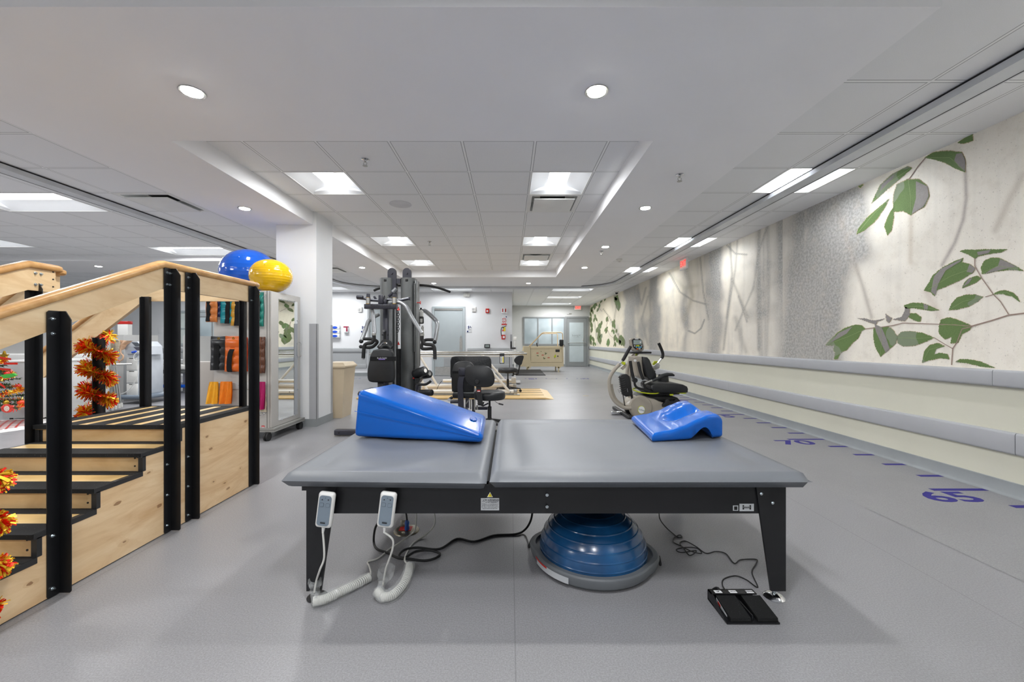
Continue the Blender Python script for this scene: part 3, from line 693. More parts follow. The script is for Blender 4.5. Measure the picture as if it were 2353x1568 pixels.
m_ = MB(); sweep(pt, [(-.076, 2.6652), (-.076, 2.656), (-.0731, 2.656), (-.0731, 2.6652)], m_); m_.build('painted_shade_strip', M['dark'], o)  # dark strip painted in as the shade along the track edge
# ---- exit signs
def exit_sign(c, xdir, label, arrow=False):
    o = thing('exit_sign', label, 'exit sign', c); n_ = Vector((0, 0, 1)).cross(Vector(xdir)).normalized()   # points away from the viewer
    m = frame_m(Vector(c), xdir, (0, 0, 1)); z = m.col[2].xyz
    hb = MB().at(m); hb.rb(-.15, -.105, -.02, .15, .105, .02, .006); hb.build('housing', M['white'], o)
    fb = MB().at(m); fb.box(-.135, -.085, .0202, .135, .085, .0212); fb.build('face', M['exitface'], o)
    mm = m @ Matrix.Translation((.012, 0, .022)); text('EXIT', .155, mm, 'lettering', M['exitred'], o, sx=.78, ext=.001)
exit_sign((2.99, YF-.05, 2.575), (1, 0, 0), 'red EXIT sign above the grey glazed door on the far wall')
exit_sign((3.30, 7.62, 2.562), (0, -1, 0), 'red EXIT sign under the ceiling in front of the mural, seen edge-on')
# ---- far wall: glazed screen and door
def pane_frame(x0, x1, z0, z1, y, w_, d, mb):
    mb.box(x0, y-d, z0, x0+w_, y, z1); mb.box(x1-w_, y-d, z0, x1, y, z1); mb.box(x0+w_, y-d, z0, x1-w_, y, z0+w_); mb.box(x0+w_, y-d, z1-w_, x1-w_, y, z1)
m_ = MB(); pane_frame(.60, 2.43, .94, 2.177, YF, .055, .05, m_); m_.box(1.22, YF-.05, .99, 1.27, YF, 2.12); m_.box(1.835, YF-.05, .99, 1.885, YF, 2.12)
w1 = struct('window_1', m_, M['framegrey'], loc=(1.5, YF, .94))
t = NT('frosted_window'); v = t.obj(); g_ = t.noise(v, 1.1, 2); t.base(t.ramp(g_, [(.3, '8f9da3'), (.55, 'b7c3c8'), (.75, 'd8dfe2')])); t.set(.22, spec=.6); M['fwin'] = t.m
for a, b in ((.655, 1.22), (1.27, 1.835), (1.885, 2.375)): MB().box(a, YF-.03, .995, b, YF-.02, 2.122).build('pane', M['fwin'], w1)
d1 = struct('door_1', MB().box(2.51, YF-.045, .01, 3.37, YF-.005, 2.11), M['framegrey'], loc=(2.94, YF, 0))
fr = MB(); fr.box(2.43, YF-.06, 0, 2.505, YF, 2.19).box(3.375, YF-.06, 0, 3.45, YF, 2.19).box(2.505, YF-.06, 2.12, 3.375, YF, 2.19); fr.build('door_frame', M['framegrey'], d1)
MB().box(2.62, YF-.052, .20, 3.24, YF-.044, 1.93).build('pane', M['frost'], d1)
MB().cyl((2.55, YF-.10, 1.03), (3.33, YF-.10, 1.03), .016).cyl((2.58, YF-.10, 1.03), (2.58, YF-.045, 1.03), .012).cyl((3.30, YF-.10, 1.03), (3.30, YF-.045, 1.03), .012).build('push_bar', M['steel'], d1)
MB().rb(3.19, YF-.07, 1.12, 3.23, YF-.052, 1.22, .006).build('door_handle', M['lightgrey'], d1)
mt = frame_m((2.93, YF-.0535, 1.36), (-1, 0, 0), (0, 0, 1)); text('Vigived', .13, mt, 'door_lettering', M['framegrey'], d1)
text('rehabilitation centre', .032, frame_m((2.93, YF-.0535, 1.27), (-1, 0, 0), (0, 0, 1)), 'small_lettering', M['framegrey'], d1)
m_ = MB().rb(2.52, YF-.03, 2.30, 2.72, YF, 2.335, .006); tag(m_.build('wall_plate', M['steel'], loc=(2.62, YF, 2.3)), 'slim horizontal metal plate above the glazed door frame', 'plate')
# ---- washroom door in the back wall and a second one behind the tower
def slab_door(n, x0, x1, z1, extras=True):
    d = struct('door_%d' % n, MB().box(x0+.07, YB-.03, .01, x1-.07, YB-.002, z1-.07), M['doorgrey'], loc=((x0+x1)/2, YB, 0))
    MB().box(x0, YB-.05, 0, x0+.065, YB, z1).box(x1-.065, YB-.05, 0, x1, YB, z1).box(x0+.065, YB-.05, z1-.065, x1-.065, YB, z1).build('door_frame', M['guard_back'] if n == 3 else M['doorgrey'], d)
    if extras:
        MB().box(x0+.09, YB-.033, .02, x1-.09, YB-.029, .29).build('kick_plate', M['steel'], d)
        MB().box(x1-.175, YB-.034, .82, x1-.085, YB-.029, 1.2).build('push_plate', M['steel'], d)
        m2 = MB().box(x0+.36, YB-.034, .3, x0+.80, YB-.03, .6); 
        for k in range(7): m2.box(x0+.38, YB-.042, .32+k*.038, x0+.78, YB-.034, .345+k*.038)
        m2.build('louvre', M['guard_back'], d)
        MB().cyl((x1-.13, YB-.05, 1.26), (x1-.13, YB-.03, 1.26), .025).build('lock', M['steel'], d)
        MB().box(x0+.08, YB-.055, z1-.12, x1-.08, YB-.03, z1-.08).build('door_closer', M['steel'], d)
slab_door(2, -2.46, -1.42, 2.208); slab_door(3, -4.52, -3.6, 2.19, False); slab_door(4, -10.2, -9.2, 2.1, False)
m_ = MB(); pane_frame(-9.95, -9.45, .95, 1.9, YB-.03, .04, .012, m_); m_.build('window_frame', M['framegrey'], bpy.data.objects['door_4'])
MB().box(-9.91, YB-.04, .99, -9.49, YB-.031, 1.86).build('pane', M['fwin'], bpy.data.objects['door_4'])
# ================================================================ TREATMENT TABLE AND WHAT LIES ON / UNDER IT
ZT = .548     # top of the cushions
tb = thing('treatment_table', 'grey padded treatment table in two sections on a black steel frame', 'table', (.15, 2.2, 0))
YFR = 1.70    # plane of the front apron
xL, xR = P(706, 1200, YFR).x, P(1803, 1200, YFR).x
def cushion(x0, x1, y0, y1, zt, th, tilt):
    """padded slab: crowned top with soft pulled-in edges"""
    nx, ny = 34, 24; m_ = MB(); cx_, cy_ = (x0+x1)/2, (y0+y1)/2; hx, hy = (x1-x0)/2, (y1-y0)/2
    def f(top):
        def g(u, v):
            a, b = 2*u-1, 2*v-1
            a = math.copysign(abs(a)**.55, a); b = math.copysign(abs(b)**.55, b)
            dx = hx*(1-abs(a)); dy = hy*(1-abs(b)); d = min(dx, dy); cr = min(1, d/.034)
            e = (1-cr)**2; prof = math.sqrt(max(0, 1-e*1.0)) if cr < 1 else 1
            crn = .012*math.exp(-((dx/.16)**2))*math.exp(-((dy/.16)**2))
            sag = -.006*math.exp(-((d-.11)/.05)**2)
            z = zt - th/2 + (th/2)*prof + (sag if top else 0) + (.004*math.sin(a*7+b*3) if top and d > .1 else 0) if top else zt - th/2 - (th/2)*math.sqrt(max(0, 1-(1-min(1, d/.022))**2))
            pin = 1 - .0*cr
            x = cx_ + a*hx*pin; y = cy_ + b*hy*pin
            if not top: x = cx_ + a*hx; y = cy_ + b*hy
            return (x, y, z + tilt*(x1 - x))
        return g
    m_.grid(f(True), nx, ny)
    k = len(m_.v); m_.grid(f(False), nx, ny)
    # weld rim
    rim = [i*(ny+1) for i in range(nx+1)] + [nx*(ny+1)+j for j in range(1, ny+1)] + [i*(ny+1)+ny for i in range(nx-1, -1, -1)] + [j for j in range(ny-1, 0, -1)]
    n_ = len(rim); m_.f += [(rim[i], rim[(i+1) % n_], k+rim[(i+1) % n_], k+rim[i]) for i in range(n_)]; m_.mi += [0]*n_
    return m_
cu = cushion(-.930, -.094, 1.64, 2.845, ZT-.006, .062, .013); cu.build('cushion', M['tablegrey'], tb, label='raised narrow left cushion', sharp=60)
cu = cushion(-.082, 1.237, 1.64, 2.84, ZT, .062, 0); cu.build('cushion', M['tablegrey'], tb, label='long right cushion', sharp=60)
ap = MB(); za, zb = .487, .364
ap.box(xL, YFR, zb, xR, YFR+.04, za-.0); ap.box(xL-.02, YFR-.006, za-.024, -.09, YFR+.05, za+.0)
ap.build('front_apron', M['black'], tb)
MB().box(xL+.02, 2.72, zb, xR-.02, 2.76, za).box(xL, YFR+.04, zb, xL+.04, 2.76, za).box(xR-.04, YFR+.04, zb, xR, 2.76, za).box(-.11, YFR+.04, .42, -.06, 2.72, za-.003).build('frame_rail', M['black'], tb)
MB().box(-.9, YFR+.02, za-.002, -.10, 2.76, za+.006).box(-.075, YFR+.02, za-.002, 1.15, 2.76, za-.0005).build('deck', M['black'], tb)
def leg(side, y):
    s = -1 if side == 'L' else 1; xo = xL if s < 0 else xR
    top, bot, zt_ = (.105, .062, .36)
    m_ = MB(); poly = [(xo, .04), (xo, .482), (xo - s*.125, .482), (xo - s*.108, .36), (xo - s*.062, .04)]
    ya, yb = (y, y+.006) if y < 2 else (y-.006, y)
    m_.prism(poly, 1, ya-.004 if y < 2 else ya, yb)
    yq = (y+.0, y+.10) if y < 2 else (y-.10, y)
    m_.prism([(yq[0], .04), (yq[0], .36), (yq[1], .36), (yq[1] if y > 2 else yq[0]+.06, .04)] if y < 2 else [(yq[0]+.04, .04), (yq[0], .36), (yq[1], .36), (yq[1], .04)], 0, xo, xo - s*.005)
    l = m_.build('leg', M['black'], tb)
    f = MB().cyl((xo-s*.035, y+.02, .012), (xo-s*.035, y+.02, .06), .008); f.build('bolt', M['zinc'], l)
    f = MB().lathe([(.040, 0), (.042, .004), (.03, .014), (.012, .018)], (xo-s*.035, y+.02, 0), 24)
    f.build('foot', M['rubberblk'] if s < 0 else M['chrome'], l, label='black rubber foot' if s < 0 else 'foot wrapped in clear film')
for s_ in 'LR':
    for y_ in (YFR-.004, 2.78): leg(s_, y_)
def bolt(c, r, parent, nrm=(0, -1, 0), mat='zinc', h=.006):
    n_ = Vector(nrm); c = Vector(c); m_ = MB().cyl(c, c + n_*h*.4, r, n=14); m_.cyl(c + n_*h*.4, c + n_*h, r*.55, n=6); return m_.build('bolt', M[mat], parent)
for u, v in ((1257, 1138), (1257, 1165), (1749, 1135), (1775, 1156)): bolt(P(u, v, YFR-.008), .0065, tb)
# stickers on the apron
def sticker(u0, v0, u1, v1, Y, mat, parent, name='sticker', r=.003):
    a, b = P(u0, v1, Y), P(u1, v0, Y); return MB().box(a.x, Y-.0012, a.z, b.x, Y, b.z).build(name, M[mat], parent)
Ys = YFR-.0005
st = sticker(1105, 1145, 1147, 1173, Ys, 'label', tb, 'warning_label')
def ftext(s, u, v, hpx, Y, mat, parent, sx=1, name='lettering', **k):
    return text(s, hpx*Y/F*1.4, frame_m(P(u, v, Y), (1, 0, 0), (0, 0, 1)), name, M[mat], parent, sx=sx, **k)
ftext('WARNING', 1130, 1150, 4.2, Ys-.002, 'ink', tb, 1.15); ftext('AVERTISSEMENT', 1130, 1154.5, 2.2, Ys-.002, 'ink', tb, 1.3)
for k, s in enumerate(('To reduce the risk of injury keep hands and', 'feet clear of moving parts. Read the manual.', 'Pour reduire le risque de blessure garder les', 'mains et les pieds loin des pieces mobiles.')):
    ftext(s, 1126, 1159+k*3.4, 1.5, Ys-.002, 'ink', tb, 1.0)
tri = lambda u, v, r, y, mat, nm: MB().prism([(P(u-r, v+r*.9, y).x, P(u, v+r*.9, y).z), (P(u+r, v+r*.9, y).x, P(u, v+r*.9, y).z), (P(u, v, y).x, P(u, v-r*.9, y).z)], 1, y-.001, y).build(nm, M[mat], tb)
tri(1126, 1137, 6.5, Ys, 'paper', 'hazard_label'); tri(1126, 1137.3, 5, Ys-.0012, 'yellow', 'hazard_symbol'); ftext('!', 1126, 1138, 3, Ys-.003, 'ink', tb)
tri(1111, 1151, 2.6, Ys-.0012, 'ink', 'hazard_symbol'); tri(1111, 1151.4, 1.7, Ys-.0022, 'label', 'hazard_symbol')
sticker(1699, 1158, 1732, 1175, Ys, 'label', tb, 'maker_plate'); sticker(1684, 1162, 1696, 1174, Ys, 'label', tb, 'maker_plate')
lg = MB()
for a, b in (((1706, 1161), (1709, 1171)), ((1722, 1161), (1725, 1171)), ((1706, 1164.3), (1725, 1167.7))):
    p, q = P(*a, Ys), P(*b, Ys); lg.box(p.x, Ys-.0022, q.z, q.x, Ys-.001, p.z)
lg.build('emblem', M['ink'], tb); ftext('HAUSMANN', 1715.5, 1166, 2, Ys-.003, 'label', tb, 1.1)
lg = MB(); p, q = P(1686.5, 1164, Ys), P(1693.5, 1172, Ys); lg.box(p.x, Ys-.0022, q.z, q.x, Ys-.001, p.z); lg.build('emblem', M['ink'], tb)
# ---- two hand controls hanging on the apron
def handset(u, label):
    c = P(u, 1171, YFR-.04); o = thing('hand_control', label, 'remote', c, 'hand controls of the table')
    tl = Matrix.Translation(c) @ Matrix.Rotation(R(7), 4, 'Y')
    m_ = MB().at(tl); m_.rbox((0, 0, 0), (.068, .028, .148), .0135, 4); m_.build('housing', M['white'], o)
    m_ = MB().at(tl)
    def rr(w_, h_, r, y, b=.0, zc=0, xc=0, wd=.0):
        pts = []
        for sx, sz, a0 in ((1, 1, 0), (-1, 1, 90), (-1, -1, 180), (1, -1, 270)):
            for k in range(5): a = R(a0+22.5*k); pts.append((xc+sx*(w_/2-r)+r*math.cos(a), zc+sz*(h_/2-r)+r*math.sin(a)))
        return pts
    m_.prism(rr(.050, .124, .012, 0), 1, -.0155, -.014); m_.build('keypad', simple('slate_keypad', '76838f', .35, var=.04), o)
    for sx in (-1, 1):
        b_ = MB().at(tl); b_.prism(rr(.0165, .016, .003, 0, zc=.024, xc=sx*.0125), 1, -.0162, -.0155); b_.build('button', simple('button_outline', '4f5a64', .4), o)
        b_ = MB().at(tl); b_.prism(rr(.0145, .014, .0025, 0, zc=.024, xc=sx*.0125), 1, -.0168, -.0162); b_.build('button', M['_kp'] if '_kp' in M else simple('slate_keypad', '76838f', .35), o)
    b_ = MB().at(tl); b_.prism([(-.016, .043), (-.009, .043), (-.0125, .048)], 1, -.0162, -.0155); b_.prism([(.016, .048), (.009, .048), (.0125, .043)], 1, -.0162, -.0155)
    b_.box(-.001, -.0162, .052, .001, -.0155, .054); b_.build('arrow_mark', M['ink'], o)
    b_ = MB().at(tl); b_.box(-.010, -.0162, -.052, .010, -.0155, -.048); b_.box(-.010, -.0162, -.046, .010, -.0155, -.0455); b_.build('emblem', M['ink'], o)
    b_ = MB().at(tl); b_.box(-.007, .012, .01, .007, .034, .06); b_.build('hook', M['white'], o)
    b_ = MB().at(tl); b_.cyl((0, 0, -.073), (0, 0, -.098), .0075, .004, 12); b_.build('strain_relief', M['white'], o)
    return tl @ Vector((0, 0, -.095))
e1 = handset(748.5, 'white hand control with slate keypad hung on the apron above the left table leg')
e2 = handset(889.5, 'white hand control with slate keypad hung on the apron, right of its twin')
def cable(pts, r, mat, name, label, cat='cable', k=6, loc=None):
    pp = smooth_path(pts, k); o = MB().tube(pp, r, 8).build(name, mat, loc=loc or pts[0]); return tag(o, label, cat)
def coil(path, r, turns, rw):
    q = smooth_path(path, 8); L = len(q); out = []; N = turns*10
    for i in range(N+1):
        t = i/N*(L-1); k = min(int(t), L-2); c = q[k].lerp(q[k+1], t-k); d = (q[k+1]-q[k]).normalized()
        a = Vector((0, 0, 1)); a = (a - d*a.dot(d)).normalized() if abs(d.z) < .95 else Vector((1, 0, 0)); b = d.cross(a)
        an = 2*math.pi*i/10; out.append(c + (a*math.cos(an)+b*math.sin(an))*r)
    return MB().tube(out, rw, 5)
wh = M['offwhite']
def bag(path, rs, parent):
    q = smooth_path(path, 4); n_ = 14; m_ = MB(); rr = [rs[min(int(i/4), len(rs)-1)] for i in range(len(q))]
    m_.tube(q, rr, n_, caps=False)
    m_.v = [p + Vector((random.uniform(-1, 1), random.uniform(-1, 1), random.uniform(-.6, .6)))*.004 for p in m_.v]
    for p in m_.v: p.z = max(p.z, .002)
    return m_.build('plastic_sleeve', M['clearplastic'], parent, sharp=20)
o = thing('coiled_cord', 'white coiled cord in clear plastic trailing from the left hand control by the table foot', 'cord', (-.7, 1.75, 0), 'coiled hand control cords')
pth = [e1, P(745, 1280, 1.66), P(735, 1310, 1.66), P(727, 1335, 1.68), P(722, 1362, 1.68)]
MB().tube(smooth_path(pth), .0042, 8).build('cord', wh, o)
cpath = [FL(722, 1382, .022), FL(745, 1378, .022), FL(780, 1362, .022), FL(815, 1345, .022), FL(850, 1327, .022)]
coil(cpath, .0155, 36, .0036).build('coil', wh, o)
MB().tube(smooth_path([FL(850, 1327, .022), FL(852, 1315, .02), FL(848, 1300, .02), FL(846, 1292, .004), FL(870, 1283, .004), FL(895, 1262, .004), FL(915, 1250, .02), P(945, 1228, 2.2), P(955, 1212, 2.2), P(957, 1170, 2.2)]), .0042, 8).build('cord', wh, o)
bag([P(722, 1332, 1.68), P(725, 1350, 1.68), P(722, 1368, 1.68), FL(724, 1384, .03)], [.026, .018, .014, .014], o)
bag([p + Vector((0, 0, .002)) for p in cpath], [.025, .026, .024, .022, .02], o)
o = thing('coiled_cord', 'white coiled cord in clear plastic under the right hand control, standing in a U', 'cord', (-.5, 1.8, 0), 'coiled hand control cords')
MB().tube(smooth_path([e2, P(902, 1240, 1.67), P(902, 1262, 1.68), P(893, 1290, 1.70), P(886, 1310, 1.72), FL(880, 1345, .04)]), .0042, 8).build('cord', wh, o)
cp2 = [FL(868, 1358, .035), FL(880, 1372, .022), FL(902, 1368, .022), FL(925, 1345, .022), FL(938, 1318, .022), FL(941, 1300, .022)]
coil(cp2, .0155, 40, .0036).build('coil', wh, o)
MB().tube(smooth_path([FL(941, 1300, .022), FL(930, 1288, .02), FL(936, 1268, .004), FL(950, 1248, .004), FL(975, 1232, .01), P(995, 1212, 2.25), P(1000, 1195, 2.25), P(996, 1170, 2.25)]), .0042, 8).build('cord', wh, o)
bag([P(889, 1306, 1.72), P(884, 1325, 1.74), P(878, 1340, 1.76), FL(870, 1362, .04)], [.032, .022, .016, .016], o)
bag([p + Vector((0, 0, .003)) for p in cp2], [.024, .026, .026, .025, .024, .016], o)
# black power cord and floor outlet
cable([P(868, 1165, 2.2), P(874, 1190, 2.2), P(862, 1215, 2.15), FL(859, 1247, .012), FL(868, 1263, .006), FL(890, 1271, .006), FL(915, 1283, .006), FL(935, 1284, .014), FL(975, 1289, .006), FL(1003, 1282, .006), FL(1010, 1272, .006), FL(985, 1265, .006), FL(955, 1268, .012), FL(930, 1282, .012), FL(917, 1278, .014),
       FL(930, 1264, .012), FL(960, 1259, .006), FL(1010, 1262, .006), FL(1050, 1239, .006), FL(1090, 1245, .006), FL(1135, 1231, .006), FL(1185, 1228, .006), FL(1207, 1217, .02), P(1220, 1195, 2.25), P(1225, 1165, 2.25)], .0058, M['rubberblk'], 'power_cord', 'thick black power cord looped on the floor beneath the left half of the table')
fo = FL(934, 1220); o = thing('floor_outlet', 'round brass floor outlet with a blue plug under the table', 'outlet', fo)
MB().lathe([(.001, .009), (.055, .009), (.07, .005), (.073, 0)][::-1], fo, 32).build('cover_plate', simple('dull_nickel', '8f8a7c', .3, .9, var=.1), o)
MB().box(fo.x-.04, fo.y-.02, .009, fo.x+.03, fo.y+.03, .012).build('socket', M['redink'], o)
MB().at(Matrix.Translation(fo + Vector((-.028, .03, .028))) @ Matrix.Rotation(R(-15), 4, 'X')).rbox((0, 0, 0), (.03, .006, .038), .003, 2).build('lid', simple('dull_nickel', '8f8a7c', .3, .9), o)
pl = MB().lathe([(.012, .010), (.015, .02), (.011, .038), (.014, .052), (.008, .066)], fo + Vector((.006, -.012, 0)), 16).build('plug', simple('blue_plug', '2457a8', .2, coat=.4), o)
MB().tube(smooth_path([fo + Vector((.006, -.012, .062)), fo + Vector((.003, -.01, .09)), P(930, 1180, 2.32)+Vector((0, 0, .04))]), .005, 8).build('plug_cord', M['rubberblk'], o)
# thin pedal cord
cable([P(1515, 1170, 2.3), P(1516, 1192, 2.25), FL(1530, 1212, .02), FL(1548, 1228, .004), FL(1558, 1235, .004), FL(1567, 1235, .004), FL(1562, 1230, .004), FL(1549, 1236, .004), FL(1547, 1246, .004), FL(1562, 1254, .006), FL(1590, 1268, .009), FL(1612, 1272, .004), FL(1600, 1260, .006), FL(1570, 1259, .004),
       FL(1554, 1264, .004), FL(1566, 1270, .009), FL(1600, 1266, .010), FL(1585, 1277, .004), FL(1572, 1262, .010), FL(1562, 1249, .004), FL(1575, 1244, .004), FL(1600, 1257, .010), FL(1622, 1272, .004), FL(1645, 1268, .004), FL(1668, 1273, .004), FL(1687, 1295, .004), FL(1702, 1287, .004), FL(1737, 1286, .004), FL(1738, 1295, .004), FL(1728, 1316, .004), FL(1741, 1350, .004), FL(1715, 1333, .004),
       FL(1690, 1324, .004), FL(1664, 1331, .004), FL(1660, 1345, .004), FL(1672, 1364, .02)], .0028, M['rubberblk'], 'pedal_cord', 'thin black cord tangled on the floor between the half ball and the foot pedal', k=7)
# ---- foot pedal
px0, px1, py0, py1 = .836, 1.040, 1.548, 1.700
o = thing('foot_pedal', 'black twin UP and DOWN foot pedal on the floor by the right table leg', 'pedal', ((px0+px1)/2, (py0+py1)/2, 0))
MB().box(px0, py0, .003, px1, py1, .008).box(px0, py1-.004, .003, px1-.016, py1, .045).box(px0, py1-.032, .041, px1-.016, py1, .045).box(px0, py1-.05, .003, px0+.004, py1, .045).prism([(py0+.02, .008), (py1-.05, .045), (py1-.05, .008)], 0, px0, px0+.003).build('base_plate', M['black'], o)
for k, xa in enumerate((px0+.018, px0+.122)):
    q = MB(); q.prism([(py0+.006, .012), (py1-.034, .036), (py1-.034, .028), (py0+.006, .001+.006)], 0, xa, xa+.078)
    q.prism([(py0+.004, .010), (py0+.006, .022), (py1-.034, .040), (py1-.034, .030)], 0, xa, xa+.078); q.build('pedal', M['pedalrub'], o)
MB().box(px0+.102, py0+.01, .008, px0+.106, py1-.034, .030).build('divider', M['black'], o)
MB().prism([(py0+.03, .010), (py1-.04, .016), (py1-.04, .034), (py0+.03, .016)], 0, px0+.0155, px0+.0165).build('side_label', M['label'], o)
MB().prism([(py1-.075, .018), (py1-.055, .022), (py1-.055, .030), (py1-.075, .026)], 0, px0+.0140, px0+.0150).build('red_label', M['red'], o)
for s, xx in (('UP', px0+.034), ('MADE IN USA', px0+.096), ('DOWN', px0+.166)):
    MB().box(xx-.015, py1-.028, .0452, xx+.015, py1-.010, .0458).build('sticker', M['paper'], o)
    text(s, .011 if len(s) < 6 else .004, frame_m((xx, py1-.019, .0462), (1, 0, 0), (0, 1, 0)), 'lettering', M['ink'], o)
MB().tube(smooth_path([(px0+.05, py1-.02, .035), (px0+.045, py1+.004, .045), (px0+.035, py1+.02, .03)]), .006, 10).build('strain_relief', M['rubberblk'], o)
for x_, y_ in ((px0+.01, py0+.01), (px1-.01, py0+.01), (px0+.01, py1-.01), (px1-.02, py1-.01)): MB().cyl((x_, y_, 0), (x_, y_, .003), .006, n=10).build('foot', M['rubberblk'], o)
# ---- half ball trainer
bc = Vector((.415, 2.02, 0)); o = thing('balance_trainer', 'blue half ball balance trainer with ribbed dome on a grey round base, under the table', 'balance trainer', bc)
nb = 72
def ring(r0, z):
    out = []
    for j in range(nb):
        a = 2*math.pi*j/nb; rr = r0
        for a0 in (R(-15), R(165)):       # two handle lugs
            d = abs((a - a0 + math.pi) % (2*math.pi) - math.pi)
            if d < .42: rr = max(rr, r0+.024*(.5+.5*math.cos(math.pi*d/.42))**.6)
        out.append((bc.x+rr*math.cos(a), bc.y+rr*math.sin(a), z))
    return out
m_ = MB(); rings = [ring(.235, 0), ring(.270, .004), ring(.287, .02), ring(.294, .05), ring(.292, .058), ring(.285, .063), ring(.264, .063), ring(.260, .05)]
m_.add([p for r_ in rings for p in r_], [(i*nb+j, i*nb+(j+1) % nb, (i+1)*nb+(j+1) % nb, (i+1)*nb+j) for i in range(len(rings)-1) for j in range(nb)] + [tuple(range(nb)), tuple((len(rings)-1)*nb+j for j in range(nb))])
m_.build('base', M['bosugrey'], o, sharp=30)
prof = []; Rd, zd = .262, .055; hd = .215
for i in range(161):
    t_ = i/160*math.pi/2; r_ = Rd*math.cos(t_)**.9 + 1e-4; z_ = zd + hd*math.sin(t_)
    ridge = .0022 if i % 18 in (8, 9) else 0
    prof.append((r_ + ridge*math.cos(t_), z_ + ridge*math.sin(t_)))
prof[0] = (Rd+.001, zd-.005)
MB().lathe(prof, bc, 72).build('dome', M['bosublue'], o, sharp=50)
lb = MB()
for k in range(10):
    a0, a1 = R(196+k*4.2), R(196+(k+1)*4.2); rr = .2950
    lb.quad(*[(bc.x+rr*math.cos(a), bc.y+rr*math.sin(a), z) for a, z in ((a0, .022), (a1, .022), (a1, .05), (a0, .05))])
lb.build('label', M['label'], o, recalc=False)
lb = MB(); a0, a1 = R(193), R(214); N_ = 6
for k in range(N_):
    b0, b1 = lerp(a0, a1, k/N_), lerp(a0, a1, (k+1)/N_); lb.quad(*[(bc.x+.2955*math.cos(a), bc.y+.2955*math.sin(a), z) for a, z in ((b0, .042), (b1, .042), (b1, .05), (b0, .05))])
lb.build('label', M['red'], o, recalc=False)
for a_ in (-15, 165):
    c_ = bc + Vector((math.cos(R(a_))*.318, math.sin(R(a_))*.318, .035)); MB().at(Matrix.Translation(c_) @ Matrix.Rotation(R(a_), 4, 'Z')).rbox((0, 0, 0), (.012, .07, .018), .005).build('grip_recess', M['dark'], o)
# embossed dots on the top
text('BOSU', .03, frame_m(bc + Vector((0, -.02, zd+hd+.003)), (1, 0, 0), (0, 1, 0)), 'lettering', simple('pale_blue_print', '4f79a3', .4), o)
# ---- blue foam wedge
A0, A1, B0, B1 = Vector((-.870, 2.235, ZT+.012)), Vector((-.141, 2.135, ZT+.002)), Vector((-.795, 2.655, ZT+.012)), Vector((-.155, 2.655, ZT+.002))
o = thing('foam_wedge', 'large glossy blue foam wedge on the left section of the table', 'wedge', A0)
def hexa(b, t, r, seg=4):
    """rounded hexahedron: b, t are 4 corners each (ccw); made by subdividing a bevelled hull"""
    bm = bmesh.new(); vs = [bm.verts.new(p) for p in b + t]
    for f in ((3,2,1,0),(4,5,6,7),(0,1,5,4),(1,2,6,5),(2,3,7,6),(3,0,4,7)): bm.faces.new([vs[i] for i in f])
    bmesh.ops.bevel(bm, geom=list(bm.edges), offset=r, segments=seg, profile=.5, affect='EDGES', clamp_overlap=True)
    bm.verts.index_update(); m_ = MB(); m_.add([v.co.copy() for v in bm.verts], [tuple(v.index for v in f.verts) for f in bm.faces]); bm.free(); return m_
up = Vector((0, 0, 1))
m_ = hexa([A0, A1, B1, B0], [A0 + up*.262 + Vector((.016, .02, 0)), A1 + up*.052, B1 + up*.054, B0 + up*.262 + Vector((.03, -.02, 0))], .034, 6)
m_.build('foam_body', M['bluefoam'], o, sharp=60)
# moulded seam lines along the side and a hand hold dent
sm = MB()
pa, pb = lerp(A0 + up*.262, A0, .45) + Vector((.01, -.001, 0)), lerp(A1 + up*.05, A1, .4) + Vector((-.02, -.001, 0))
sm.tube([pa, pb], .0016, 6); sm.tube([lerp(A0+up*.262, A0, .12) + Vector((.03, -.001, 0)), lerp(A1+up*.05, A1, .15) + Vector((-.03, -.001, 0))], .0012, 6)
sm.build('seam', M['bluefoam'], o)
hv = Vector((-.215, 2.40, 0)); nz = (B1 + up*.052 - (B0 + up*.262)); sl = nz.z / nz.x
zz = lambda x: (A1.z + .051) + sl*(x - A1.x)
hm = frame_m((hv.x, hv.y, zz(hv.x)+.002), (1, 0, sl), (0, 1, 0)); m_ = MB().at(hm); m_.lathe([(.03, .001), (.028, .0035), (.022, .001), (.012, -.0005), (.001, 0)][::-1], (0, 0, 0), 28, sx=.75, sy=1.6)
m_.build('hand_hold', M['bluefoam'], o)
